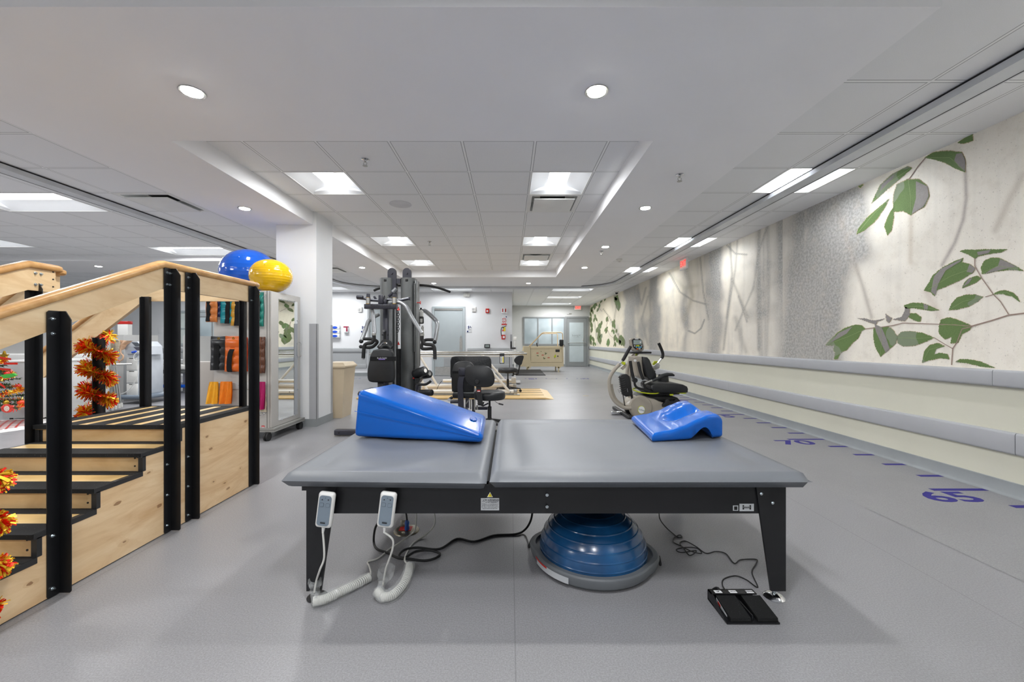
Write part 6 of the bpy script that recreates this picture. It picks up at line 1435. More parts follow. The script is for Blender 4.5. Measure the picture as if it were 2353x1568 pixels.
MB().tube(smooth_path([(X1+.02, 5.0, .90), (X1+.045, 5.0, .905), (X1+.05, 5.0, .95), (X1+.05, 5.0, 1.03), (X1+.045, 5.0, 1.075), (X1+.02, 5.0, 1.08)]), .004, 8).build('door_handle', M['chrome'], dr)
MB().box(X1+.0, YC0-.001, .137, X1+.001, YC0+.001, 1.65).box(X1-.03, YC0-.0015, .14, X1-.026, YC0, 1.65).build('door_seam', M['dark'], cb)
for x_, y_ in ((-2.66, 4.42), (-2.62, 5.02), (-3.2, 4.46), (-3.2, 5.0)):
    w_ = MB().cyl((x_-.022, y_, .045), (x_-.004, y_, .045), .045, n=24).cyl((x_+.004, y_, .045), (x_+.022, y_, .045), .045, n=24); w_.rb(x_-.026, y_-.02, .055, x_+.026, y_+.03, .097, .01); w_.build('caster', M['rubberblk'], cb)
a = P(601, 982, YC0); MB().box(a.x, YC0-.0015, a.z-.004, a.x+.035, YC0, a.z+.016).build('red_label', M['red'], cb); MB().box(a.x+.003, YC0-.0022, a.z-.002, a.x+.032, YC0-.0015, a.z+.005).build('white_label', M['paper'], cb)
# hook rails on the face towards the camera
for y_ in (180, 580, 995):
    a = P(440, 640+y_/4.0214, YC0); MB().rb(X0+.0, YC0-.012, a.z-.035, X1-.06, YC0, a.z+.04, .003).build('hook_rail', M['lightgrey'], cb)
def kp(x, y, Y=YC0-.04): return P(440+x/4.0214, 640+y/4.0214, Y)
for x_, y_ in ((245, 975), (455, 975), (687, 975), (690, 560), (690, 160)):
    c = kp(x_, y_, YC0-.012); MB().tube(smooth_path([c+Vector((0, .0, .01)), c+Vector((0, -.02, .004)), c+Vector((0, -.025, -.02)), c+Vector((0, -.045, -.01))]), .003, 6).build('hook', M['chrome'], cb)
# low grey pad panel left of the cart
a = P(445, 840, 4.75); b = P(492, 840, 4.75)
o = thing('folded_mat', 'taupe folded exercise mat leaning upright behind the stairs, left of the mirror cart', 'mat', ((a.x+b.x)/2, 4.8, 0))
MB().rb(a.x, 4.72, .0, b.x+.10, 4.80, H-45.5*4.72/F, .02).build('mat_panel', simple('taupe_vinyl', 'aaa49e', .5, var=.03), o); MB().rb(a.x+.01, 4.802, .0, b.x+.10, 4.87, H-49*4.72/F, .02).build('mat_panel', simple('taupe_vinyl', 'aaa49e', .5), o)
def cuff(x0, y0, x1, y1, col, label, strap=None, eye=True, Y=YC0-.047, lean=0, pockets=4, d=.045, strapmat='velcro'):
    """pillowed weight cuff hanging on the rail"""
    c = kp((x0+x1)/2, (y0+y1)/2, Y); o = thing('weight_cuff', label, 'ankle weight', c, 'weight cuffs on the cart')
    mt = simple('cuff_' + col, col, .32, var=.06, vs=12); nx, ny = 16, 34; m_ = MB()
    for sgn in (-1, 1):
        def f(u, v, sgn=sgn):
            x = lerp(x0, x1, u) + lean*v + 4*math.sin(v*9+x0)*(u-.5)
            y = lerp(y0, y1, v); p = kp(x, y, Y)
            hem = min(1, u/.06, (1-u)/.06, v/.04, (1-v)/.03); pk = abs(math.sin(math.pi*(v-.10)/(.9)*pockets))**.5 if v > .10 else .15
            side_ = math.sin(math.pi*u)**.6
            p.y += sgn*(.004 + max(0, hem)*side_*pk*d*.5); return p
        m_.grid(f, nx, ny)
    ob = m_.build('cuff_body', mt, o, sharp=80)
    if eye:
        c = kp((x0+x1)/2, y0+20, Y-.008); MB().tube([c + Vector((.010*math.cos(t), 0, .010*math.sin(t))) for t in [i*math.pi/6 for i in range(12)]], .004, 6, closed=True).build('eyelet', M['gold'], ob)
    if strap:
        sx0, sy0, sx1, sy1 = strap
        def f2(u, v): p = kp(lerp(sx0, sx1, u)+3*math.sin(v*5), lerp(sy0, sy1, v), Y-d*.5-.008); p.y += .010*math.cos(u*math.pi*2)*.3 + .004*math.sin(v*11); return p
        m2 = MB().grid(f2, 4, 12); k = len(m2.v); m2.v += [p + Vector((0, .006, 0)) for p in m2.v[:k]]; m2.f += [tuple(i+k for i in f_) for f_ in m2.f]; m2.mi += [0]*(len(m2.f)-len(m2.mi))
        m2.build('strap', M[strapmat], o)
    return o
cuff(135, 110, 240, 404, 'c77637', 'tan brown weight cuff with a black side, leftmost of the top row on the cart', (132, 210, 168, 398), True, YC0-.075)
cuff(225, 115, 275, 358, '1b2c5c', 'navy blue weight cuff behind the tan one on the cart', None, False, YC0-.040)
cuff(270, 110, 385, 414, '128f9c', 'teal blue weight cuff with a black strap in the top row of the cart', (308, 200, 348, 418))
cuff(366, 110, 480, 438, 'd19a2b', 'mustard yellow weight cuff with a black strap in the top row of the cart', (395, 200, 440, 438), lean=-4)
cuff(575, 128, 668, 444, '17796d', 'dark green weight cuff, rightmost of the top row on the cart', (582, 180, 628, 448))
cuff(182, 535, 318, 850, '202124', 'black weight cuff with a brass eyelet, leftmost of the middle row on the cart', (200, 610, 250, 846), lean=-6)
cuff(314, 533, 460, 862, 'd9671c', 'bright orange weight cuff with a hanging black strap, middle row of the cart', None, lean=-6)
o = bpy.data.objects['weight_cuff.006']; a, b = kp(358, 583, YC0-.065), kp(397, 614, YC0-.065); MB().box(a.x, a.y-.003, b.z, b.x, a.y+.003, a.z).build('velcro_patch', M['velcro'], o)
m_ = MB(); pth_ = [kp(375, 655, YC0-.07), kp(355, 700, YC0-.085), kp(345, 800, YC0-.085), kp(352, 862, YC0-.08), kp(400, 862, YC0-.07)]
for p_, q_ in zip(smooth_path(pth_), smooth_path(pth_)[1:]):
    m_.add([p_+Vector((-.026, 0, 0)), p_+Vector((.026, 0, 0)), q_+Vector((.026, 0, 0)), q_+Vector((-.026, 0, 0)), p_+Vector((-.026, .006, 0)), p_+Vector((.026, .006, 0)), q_+Vector((.026, .006, 0)), q_+Vector((-.026, .006, 0))], [(0,1,2,3), (4,7,6,5), (0,3,7,4), (1,5,6,2)])
m_.build('strap', M['velcro'], o)
cuff(450, 545, 520, 860, 'c8441a', 'red orange weight cuff just behind the bright orange one, middle row of the cart', None, False, YC0-.040)
cuff(545, 540, 650, 878, '6b432f', 'brown weight cuff in the middle row, right of the black stair post', None, True)
cuff(642, 540, 680, 876, '5c3828', 'narrow dark brown weight cuff at the right end of the middle row', None, False, YC0-.040)
def band(x0, y0, x1, y1, spread, col, label, Y=YC0-.04, alpha=1.0, cat='exercise band'):
    mt = simple('band_' + col, col, .45, var=.08, vs=18); m_ = MB()
    def f(u, v):
        x = lerp(lerp(x0, x1, u), lerp(x0-spread, x1+spread*.25, u), v**.8); p = kp(x, lerp(y0, y1, v), Y); p.y += .012*math.sin(u*14+v*2)*(.3+v) - .01*v; return p
    m_.grid(f, 26, 14); k = len(m_.v); m_.v += [p + Vector((0, .016, 0)) for p in m_.v[:k]]; nf = len(m_.f); m_.f += [tuple(i+k for i in f_) for f_ in m_.f[:nf]]; m_.mi += [0]*nf
    o = m_.build('resistance_band', mt, loc=kp((x0+x1)/2, y1, Y), sharp=80); return tag(o, label, cat, 'resistance bands on the cart')
band(168, 957, 235, 1160, 42, 'f0ab20', 'yellow resistance band hung on the lower rail of the cart, leftmost', YC0-.05)
band(268, 955, 365, 1160, 20, 'ee7f08', 'orange resistance band hung on the lower rail of the cart', YC0-.05)
band(605, 957, 672, 1212, 12, 'a50a5a', 'magenta resistance band hung on the lower rail beside the mirror door', YC0-.06)
o = thing('cotton_strap', 'cream cotton webbing strap with a metal ring behind the magenta band', 'strap', kp(670, 1100))
m_ = MB()
def f(u, v): p = kp(lerp(lerp(640, 675, u), lerp(610, 690, u), min(1, v*1.6)) , lerp(985, 1235, v), YC0-.03); p.y += .006*math.sin(u*6+v*20); return p
m_.grid(f, 10, 24); k = len(m_.v); m_.v += [p + Vector((0, .008, 0)) for p in m_.v[:k]]; nf = len(m_.f); m_.f += [tuple(i+k for i in f_) for f_ in m_.f[:nf]]; m_.mi += [0]*nf
m_.build('webbing', simple('cotton_rope', 'd6ccb4', .9, var=.15, vs=90, bump=.6, bs=160), o, sharp=80)
c = kp(645, 1245, YC0-.03); MB().tube([c + Vector((.030*math.cos(t), 0, .022*math.sin(t)-.008)) for t in [i*math.pi/8 for i in range(16)]], .0035, 6, closed=True).build('ring', M['chrome'], o)
# ---- exercise balls on top
def ball(uc, v0, v1, w_, Y, mat, label):
    zt, zb_ = H-(v0-CY)*Y/F, 1.654; r = w_/2*Y/F; x = (uc-CX)*Y/F; hz = (zt-zb_)/2; o = thing('exercise_ball', label, 'exercise ball', (x, Y, zb_), 'exercise balls on the cart')
    prof = []
    for i in range(61):
        t_ = math.pi*i/60; rr = r*math.sin(t_)**.93 + 1e-4; z = -math.cos(t_)*hz
        if i % 3 == 0 and 6 < i < 54: rr -= .003
        prof.append((rr, max(z, -hz+.0) + hz))
    tilt = Matrix.Rotation(R(0), 3, 'X'); MB().lathe(prof, (x, Y, zb_), 60, tilt).build('ball', mat, o, sharp=80)
    MB().cyl((x+r*.2, Y-r*.88, zb_+hz*1.5), (x+r*.2, Y-r*.90, zb_+hz*1.5), .006, n=10).build('valve', mat, o)
ball(573, 574.5, 676, 117, 4.98, M['ballblue'], 'large blue exercise ball on top of the mirror cart')
ball(623, 597, 671, 89, 4.62, M['ballyel'], 'smaller yellow exercise ball on top of the mirror cart, in front of the blue one')
# ---- waste bin
o = thing('waste_bin', 'tall slim beige waste bin with a swing lid, right of the white column', 'bin', (-2.49, 5.86, 0))
zt = H-(833-CY)*5.7/F
MB().add([(-2.60, 5.73, .0), (-2.385, 5.73, 0), (-2.385, 6.05, 0), (-2.60, 6.05, 0), (-2.65, 5.69, zt-.07), (-2.335, 5.69, zt-.07), (-2.335, 6.10, zt-.07), (-2.65, 6.10, zt-.07)], [(0,3,2,1), (4,5,6,7), (0,1,5,4), (1,2,6,5), (2,3,7,6), (3,0,4,7)]).build('bin_body', M['tan'], o)
m_ = MB().rb(-2.67, 5.67, zt-.08, -2.315, 6.12, zt-.045, .01); m_.add([(-2.66, 5.68, zt-.046), (-2.325, 5.68, zt-.046), (-2.325, 6.11, zt-.046), (-2.66, 6.11, zt-.046), (-2.62, 5.71, zt-.004), (-2.36, 5.71, zt-.004), (-2.36, 6.08, zt-.004), (-2.62, 6.08, zt-.004)], [(4,5,6,7), (0,1,5,4), (1,2,6,5), (2,3,7,6), (3,0,4,7)]); m_.build('bin_lid', M['tan'], o)

# ================================================================ THINGS ON THE WALLS
YW = YB
def wp(x, y, c=(740, 600, 4.126), Y=YW): return P(c[0]+x/c[2], c[1]+y/c[2], Y)
def wbox(x0, y0, x1, y1, d=.02, c=(740, 600, 4.126), r=.004, Y=YW):
    a, b = wp(x0, y0, c, Y), wp(x1, y1, c, Y); return MB().rb(a.x, Y-d, b.z, b.x, Y-.0005, a.z, r)
def wlab(mb, y): mb.v = [Vector((p.x, p.y - y, p.z)) for p in mb.v]; return mb
def wt(s, x, y, h_, mat, par, d, c=(740, 600, 4.126), sx=1, Y=YW):
    p = wp(x, y, c, Y); return text(s, h_, frame_m((p.x, Y-d, p.z), (1, 0, 0), (0, 0, 1)), 'lettering', M[mat], par, sx=sx)
def wthing(nm, lab, cat, x, y, g=None): p = wp(x, y); return thing(nm, lab, cat, p, g)
o = wthing('fire_alarm', 'red fire alarm pull station on the back wall between washroom door and wall corner', 'fire alarm', 1568, 474); wbox(1551, 452, 1586, 495, .05, r=.012).build('housing', M['red'], o); wbox(1560, 468, 1576, 484, .056).build('pull_face', M['paper'], o)
for k, (x0, x1, y0, y1, l) in enumerate(((1418, 1460, 435, 482, 'white strobe unit on the back wall, right of the washroom door'), (340, 382, 437, 485, 'white strobe unit on the back wall, left of the exercise tower'))):
    o = wthing('wall_strobe', l, 'alarm strobe', (x0+x1)/2, (y0+y1)/2, 'white wall strobes'); wbox(x0, y0, x1, y1, .05, r=.012).build('housing', M['white'], o); wbox(x0+4, y0+12, x1-14, y1-10, .058, r=.01).build('lens', M['lightgrey'], o)
o = wthing('emergency_light', 'white emergency light unit high on the back wall near the ceiling', 'emergency light', 1372, 322); wbox(1343, 310, 1402, 340, .09, r=.02).build('housing', M['white'], o); wbox(1360, 302, 1386, 312, .06).build('bracket', M['offwhite'], o)
for x_ in (1356, 1388): c = wp(x_, 330); MB().cyl((c.x, YW-.09, c.z), (c.x, YW-.11, c.z-.01), .045, n=18).build('lamp_head', M['offwhite'], o)
o = wthing('extinguisher_sign', 'white folded sign with two red extinguisher symbols on the back wall', 'sign', 1727, 474)
a, b, c_ = wp(1700, 450), wp(1727, 450), wp(1755, 497); MB().prism([(a.x, YW), (b.x, YW-.12), (c_.x, YW), ], 2, c_.z, a.z).build('sign_panel', M['paper'], o)
for x0, x1 in ((1708, 1716), (1738, 1746)): p, q = wp(x0, 455), wp(x1, 485); MB().box(p.x, YW-.09, q.z, q.x, YW-.05, p.z).build('red_symbol', M['redink'], o)
o = wthing('safety_poster', 'small white safety poster with red and blue pictures above the extinguisher', 'poster', 1727, 566); wbox(1702, 523, 1752, 608, .006, r=.001).build('sheet', M['paper'], o); wlab(wbox(1702, 596, 1752, 608, .008, r=.001), 0).build('red_band', M['redink'], o)
m_ = MB()
for x_, y_ in ((1710, 545), (1722, 540), (1736, 545), (1712, 565), (1728, 568), (1740, 562), (1715, 582), (1732, 584)): a, b = wp(x_, y_), wp(x_+7, y_+10); m_.box(a.x, YW-.008, b.z, b.x, YW-.006, a.z)
m_.build('picture', M['redink'], o); a, b = wp(1742, 524), wp(1751, 536); MB().box(a.x, YW-.009, b.z, b.x, YW-.006, a.z).build('corner_mark', M['navyink'], o)
for y_ in (553, 575): a, b = wp(1708, y_), wp(1748, y_+2); MB().box(a.x, YW-.009, b.z, b.x, YW-.006, a.z).build('printed_line', M['redink'], o)
o = wthing('fire_extinguisher', 'red fire extinguisher with a yellow tag hung on the back wall near the corner', 'fire extinguisher', 1720, 690)
a, b = wp(1720, 655), wp(1720, 745); MB().lathe([(.055, b.z), (.062, b.z+.02), (.062, a.z-.05), (.03, a.z), (.02, a.z+.02)], (a.x, YW-.08, 0), 24).build('cylinder', M['red'], o)
p, q = wp(1703, 700), wp(1737, 668); MB().lathe([(.0635, p.z), (.0635, q.z)], (a.x, YW-.08, 0), 24).build('label_band', M['paper'], o)
p, q = wp(1714, 733), wp(1732, 712); MB().box(p.x, YW-.146, p.z, q.x, YW-.142, q.z).build('label', M['paper'], o)
p = wp(1722, 630); MB().rb(p.x-.03, YW-.11, p.z-.04, p.x+.05, YW-.05, p.z, .01).tube([(p.x-.02, YW-.08, p.z), (p.x+.09, YW-.08, p.z+.045)], .01, 8).build('valve', M['blackmatt'], o)
MB().tube(smooth_path([wp(1722, 628, Y=YW-.1), wp(1705, 630, Y=YW-.1), wp(1697, 660, Y=YW-.1), wp(1700, 705, Y=YW-.1), wp(1712, 718, Y=YW-.1)]), .011, 8).build('hose', M['rubberblk'], o)
p, q = wp(1722, 630), wp(1740, 668); MB().box(p.x, YW-.155, q.z, q.x, YW-.15, p.z).build('inspection_tag', M['yellow'], o)
def wsign(x0, y0, x1, y1, label):
    o = wthing('washroom_sign', label, 'sign', (x0+x1)/2, (y0+y1)/2, 'washroom signs'); wbox(x0, y0, x1, y1, .012, r=.003).build('sign_panel', M['paper'], o)
    w_ = x1-x0; cx_ = x0+w_*.32; p = wp(cx_, y0+12); m_ = MB().cyl((p.x, YW-.012, p.z), (p.x, YW-.015, p.z), .018, n=14); a, b = wp(cx_-4, y0+16), wp(cx_+4, y0+35); m_.box(a.x, YW-.015, b.z, b.x, YW-.012, a.z)
    a, b = wp(x0, y1-14), wp(x0+w_*.3, y1); m_.box(a.x, YW-.015, b.z, b.x, YW-.012, a.z); m_.build('figure_symbol', M['navyink'], o)
    p = wp(x0+w_*.70, y0+27); MB().tube([(p.x+.03*math.cos(t), YW-.0145, p.z+.03*math.sin(t)) for t in [i*math.pi/6 for i in range(8)]], .005, 6).cyl((p.x-.005, YW-.012, p.z+.05), (p.x-.005, YW-.015, p.z+.05), .012, n=10).tube([(p.x-.005, YW-.0145, p.z+.045), (p.x+.0, YW-.0145, p.z+.01), (p.x+.03, YW-.0145, p.z-.0)], .006, 6).build('wheelchair_symbol', M['navyink'], o)
    a, b = wp(x0+w_*.25, y1-25), wp(x1-6, y1-22); MB().box(a.x, YW-.014, b.z, b.x, YW-.012, a.z).build('printed_line', M['ink'], o)
wsign(1374, 608, 1420, 676, 'white washroom sign with a figure and wheelchair, right of the washroom door')
wsign(372, 610, 412, 678, 'white washroom sign half hidden behind the left press arm of the exercise tower')
for k, (y0, y1, l) in enumerate(((610, 646, 'topmost'), (650, 687, 'middle'), (690, 727, 'lowest'))):
    o = wthing('glove_box', 'white glove box with a blue oval on the back wall, %s of three' % l, 'glove box', 138, (y0+y1)/2, 'glove boxes in the wall rack'); wbox(84, y0, 174, y1, .09, r=.006).build('carton', M['paper'], o)
    p = wp(132, (y0+y1)/2+4); MB().lathe([(.085, 0), (.085, .003), (.07, .004)], (p.x, YW-.0895, p.z), 28, Matrix.Rotation(R(90), 3, 'X'), 1, .48).build('blue_oval', M['blueink'], o)
o = wthing('glove_box_rack', 'clear acrylic rack holding three glove boxes on the back wall', 'rack', 138, 670); m_ = wbox(82, 728, 177, 732, .10, r=.002); a, b = wp(175, 607), wp(178, 730); m_.box(a.x, YW-.1, b.z, b.x, YW, a.z); m_.build('rack', M['clearplastic'], o)
o = wthing('sanitizer_dispenser', 'small white and maroon hand sanitizer dispenser on the back wall', 'dispenser', 234, 650); wbox(213, 630, 255, 680, .08, r=.015).build('housing', M['paper'], o); mr = simple('maroon_plastic', '8c2440', .4)
wbox(211, 620, 254, 634, .085, r=.012).build('top_cap', mr, o); wbox(236, 634, 252, 670, .083, r=.004).build('side_stripe', mr, o)
o = thing('digital_clock', 'small black digital clock standing on the back wall guard rail', 'clock', P(1119.5, 800, 12.8)); c = P(1119.5, 795.6, 12.79); MB().rbox(c, (.18, .03, .12), .012, 3).build('case', M['blackmatt'], o); MB().box(c.x-.06, c.y-.018, c.z-.035, c.x+.06, c.y-.015, c.z+.035).build('screen', M['lcd'], o)
text('10:21', .055, frame_m((c.x, c.y-.019, c.z), (1, 0, 0), (0, 0, 1)), 'lettering', M['ink'], o)
o = thing('security_camera', 'white dome security camera on the ceiling corner over the mural', 'camera', (3.35, 12.6, ZC)); MB().lathe([(.075, 0), (.075, -.03), (.06, -.045)][::-1], (3.35, 12.6, ZC), 24).build('housing', M['white'], o)
MB().sph((3.35, 12.6, ZC-.05), .045, sq=(1, 1, 1)).build('lens_dome', M['dark'], o)
# room name plate, thermostat etc. seen between the posts
def w2(x0, y0, x1, y1, d, mat, nm, lab, cat, off=(330, 690, 6.272)):
    a, b = P(off[0]+x0/off[2], off[1]+y0/off[2], YW), P(off[0]+x1/off[2], off[1]+y1/off[2], YW); m_ = MB().rb(a.x, YW-d, b.z, b.x, YW-.0005, a.z, .003); return tag(m_.build(nm, mat, loc=((a.x+b.x)/2, YW, b.z)), lab, cat)
w2(892, 410, 988, 458, .01, M['paper'], 'room_sign', 'small white room name plate on the back wall, seen left of the hanging cuffs', 'sign')
w2(905, 540, 925, 585, .02, M['blackmatt'], 'wall_switch', 'small dark wall switch below the white room name plate', 'switch')
w2(205, 390, 300, 492, .004, M['paper'], 'wall_notice', 'white printed notice on the back wall between the stair posts', 'notice')
a, b = P(330+500/6.272, 690+155/6.272, YW), P(330+828/6.272, 690+655/6.272, YW)
m_ = MB(); pane_frame(a.x, b.x, b.z, a.z, YW-.0005, .07, .04, m_); m_.box(a.x, YW-.035, (a.z*.47+b.z*.53), b.x, YW-.005, (a.z*.47+b.z*.53)+.04)
wn = struct('window_2', m_, M['doorgrey'], loc=((a.x+b.x)/2, YW, b.z)); MB().box(a.x+.06, YW-.02, b.z+.06, b.x-.06, YW-.01, a.z-.06).build('pane', simple('milky_green_glass', 'cfd8d4', .3), wn)

# ================================================================ LEFT BACKGROUND
pw = simple('grey_half_wall', 'b7b7b5', .55, var=.02)
struct('wall_low', MB().box(-12.5, 6.35, 0, -6.50, 6.47, 1.19), pw)
struct('wall_low_far', MB().box(-8.2, 7.95, 0, -7.05, 8.07, 1.215).box(-7.17, 7.35, 0, -7.05, 7.95, 1.215).box(-6.98, 8.6, 0, -6.86, 9.4, 1.215), pw)
m_ = MB().rb(-12.5, 6.31, .80, -6.5, 6.352, .90, .012, 2); struct('trim_8', m_, M['white'])
struct('baseboard_low', MB().box(-12.5, 6.34, 0, -6.495, 6.348, .1), M['cove'])
def cabinet(x0, y0, x1, y1, z0, z1, nm, lab, cat, mat, seam=None, handle=None, group=None):
    o = thing(nm, lab, cat, ((x0+x1)/2, (y0+y1)/2, 0), group); MB().rb(x0, y0+.02, z0, x1, y1, z1, .006).build('body', mat, o); MB().rb(x0, y0, z0+.0, x1, y0+.018, z1-.03, .006).build('door', mat, o)
    MB().rb(x0-.004, y0-.006, z1-.028, x1+.004, y1, z1, .004).build('top', mat, o)
    for xx in (x0+.05, x1-.05): MB().cyl((xx, y0+.06, 0), (xx, y0+.06, z0), .018, n=10).cyl((xx, y1-.06, 0), (xx, y1-.06, z0), .018, n=10).build('foot', M['blackmatt'], o)
    return o
cabinet(-6.44, 5.60, -6.18, 6.2, .02, .84, 'tall_fridge', 'narrow pale grey cabinet between the left stair posts', 'cabinet', simple('off_white_cabinet', 'cbcbc9', .4)) ['dummy'] if False else cabinet(-6.43, 5.62, -6.17, 6.2, .02, .835, 'storage_cabinet', 'narrow pale grey cabinet beside the wider low cabinet, seen between stair posts', 'cabinet', simple('off_white_cabinet', 'c6c6c4', .4))
fr_ = cabinet(-7.03, 5.58, -6.49, 6.2, .03, .83, 'mini_fridge', 'white mini fridge with a grey door and a yellow side sticker behind the christmas tree', 'fridge', M['white'])
[c for c in fr_.children if c.name.startswith('door')][0].data.materials[0] = simple('pale_grey_cabinet', 'b2b3b2', .4, var=.03)
fr_.rotation_euler = (0, 0, R(0)); a = P(192, 837, 5.545); MB().box(-6.49, 6.11, .765, -6.488, 6.17, .785).build('grey_sticker', M['lightgrey'], fr_); MB().box(-6.49, 6.11, .73, -6.488, 6.17, .758).build('yellow_sticker', M['yellow'], fr_)
# ultrasound therapy cart
Z2 = (0, 760, 6.192)
def z2(pts, Y): return QL(pts, Y, Z2)
Yu = 7.1
uc = thing('therapy_cart', 'white and grey therapy unit on a wheeled drawer cart with a coiled white lead', 'medical cart', (-6.4, 7.3, 0))
a, b = z2([(1800, 330), (2075, 990)], Yu); cw = simple('cool_white_plastic', 'c5cbd2', .4)
MB().rb(a.x, Yu, .14, -6.53, Yu+.5, a.z, .02).build('cart_body', cw, uc)
for y0, y1 in ((385, 562), (570, 745), (755, 930)): p, q_ = z2([(1803, y0), (1955, y1)], Yu-.01); d_ = MB().rb(p.x, Yu-.018, q_.z, q_.x, Yu+.01, p.z, .008).build('drawer', M['white'], uc); MB().box(p.x+.05, Yu-.02, p.z-.02, q_.x-.05, Yu-.017, p.z-.008).build('pull', M['dark'], d_)
q_ = z2([(1780, 165), (1960, 155), (2030, 225), (2040, 345), (1800, 330)], Yu); MB().prism([(p.x, p.z) for p in q_], 1, Yu-.02, Yu+.4).build('head_unit', cw, uc)
q_ = z2([(1870, 165), (1960, 170), (2010, 220), (1930, 225)], Yu-.025); MB().prism([(p.x, p.z) for p in q_], 1, Yu-.03, Yu-.02).build('screen', simple('grey_screen', '596068', .3), uc)
q_ = z2([(1900, 235), (2030, 235), (2035, 300), (1940, 275)], Yu-.025); MB().prism([(p.x, p.z) for p in q_], 1, Yu-.028, Yu-.02).build('keypad', simple('slate_violet_keypad', '55555f', .4), uc)
MB().tube(z2([(1880, 310), (1935, 298)], Yu-.05), .018, 8).build('applicator', M['blueink'], uc)
MB().tube(smooth_path(z2([(1960, 300), (1910, 350), (1905, 400), (1940, 435), (1990, 410), (2020, 350), (2000, 305), (1965, 300), (2010, 360), (1985, 460), (1965, 560), (1940, 680), (1880, 790), (1800, 870), (1690, 915)], Yu-.06)), .008, 6).build('lead', M['white'], uc)
MB().rb(-6.88, Yu-.12, .085, -6.32, Yu+.55, .15, .03).build('cart_base', simple('slate_blue_base', '6d7986', .45), uc)
for x_, y_ in ((-6.36, Yu-.08), (-6.84, Yu-.08), (-6.36, Yu+.45), (-6.84, Yu+.45)): MB().cyl((x_-.03, y_, .05), (x_+.03, y_, .05), .05, n=18).build('caster', M['rubberblk'], uc)
o = thing('draped_towel', 'peach towel strip draped over the side of the therapy cart', 'towel', z2([(1750, 200)], Yu-.05)[0])
m_ = MB(); ed = [(1690, 135), (1890, 150)], 
def f(u, v):
    x = lerp(lerp(1690, 1885, u), lerp(1700, 1790, u), v**.5) + 8*math.sin(v*9); y = lerp(135+12*u, lerp(300, 240, u), v); p = z2([(x, y)], Yu-.06)[0]; p.y += .02*math.sin(u*7+v*4); return p
m_.grid(f, 12, 12); m_.tube(smooth_path(z2([(1712, 250), (1718, 320), (1752, 360), (1740, 410), (1695, 440), (1700, 465)], Yu-.07)), .014, 6); m_.build('cloth', simple('peach_cloth', 'd9b394', .8, bump=.3), o)
o = tag(MB().tube(smooth_path(z2([(1585, 140), (1685, 140), (1695, 180), (1680, 280), (1640, 300), (1590, 290), (1580, 200), (1585, 140)], Yu-.1)), .012, 6).grid(lambda u, v: z2([(lerp(1590, 1685, u), lerp(148, 290, v))], Yu-.095+.03*math.sin(u*5)*v)[0], 8, 8).build('mesh_basket', simple('tan_mesh', 'b5a893', .8, var=.2, vs=60), loc=z2([(1640, 290)], Yu-.1)[0]), 'tan mesh bag with a grey rim hung beside the therapy cart', 'bag')
# folded walker
o = thing('folded_walker', 'folded grey walking frame whose legs show below the tinsel post', 'walker', (-6.2, 6.5, 0))
for k, (x0, y0, x1, y1, Y_) in enumerate(((1600, 905, 1590, 1120, 6.35), (1620, 950, 1640, 1110, 6.4), (1640, 930, 1690, 1095, 6.45), (1665, 910, 1722, 1090, 6.5))):
    a, b = z2([(x0, y0), (x1, y1)], Y_); b.z = .02 + .01*k; a.z = .75; MB().tube([a + Vector((-.03, 0, 0)), b], .014, 8).build('leg', M['steel'], o); MB().cyl((b.x, b.y, b.z-.015), (b.x, b.y, b.z+.05), .022, n=12).build('rubber_tip', M['offwhite'], o)
MB().tube([(-6.35, 6.35, .73), (-6.1, 6.5, .73)], .014, 8).build('top_bar', M['steel'], o)
# sharps box on the low wall, blinds
a, b = P(274, 757, 8.0), P(298, 771, 8.0); o = thing('sharps_bin', 'clear bin with a red lid standing on the low grey wall', 'bin', (a.x, 8.0, 1.215)); MB().rb(a.x, 7.96, 1.216, b.x, 8.06, a.z+.10, .008).build('bin_body', M['white'], o); MB().rb(a.x-.005, 7.955, a.z+.10, b.x+.005, 8.065, a.z+.16, .01).build('lid', M['red'], o)
# treatment bed far away between the posts
o = thing('treatment_bed', 'white treatment bed with a blue under-shelf, glimpsed between the middle stair posts', 'bed', (-6.9, 8.7, 0))
MB().rb(-7.6, 8.4, .50, -5.6, 9.1, .60, .03).build('mattress', M['white'], o); MB().rb(-7.5, 8.42, .42, -5.7, 9.08, .495, .01).build('bed_frame', M['greymetal'], o); MB().rb(-7.4, 8.46, .12, -5.8, 9.0, .18, .01).build('lower_shelf', M['ballblue'], o)
for x_ in (-7.4, -5.8):
    for y_ in (8.5, 9.0): MB().cyl((x_, y_, 0), (x_, y_, .43), .025).build('leg', M['blackmatt'], o)
MB().rb(-7.55, 8.5, .60, -7.15, 9.0, .70, .04).build('pillow', M['paper'], o)
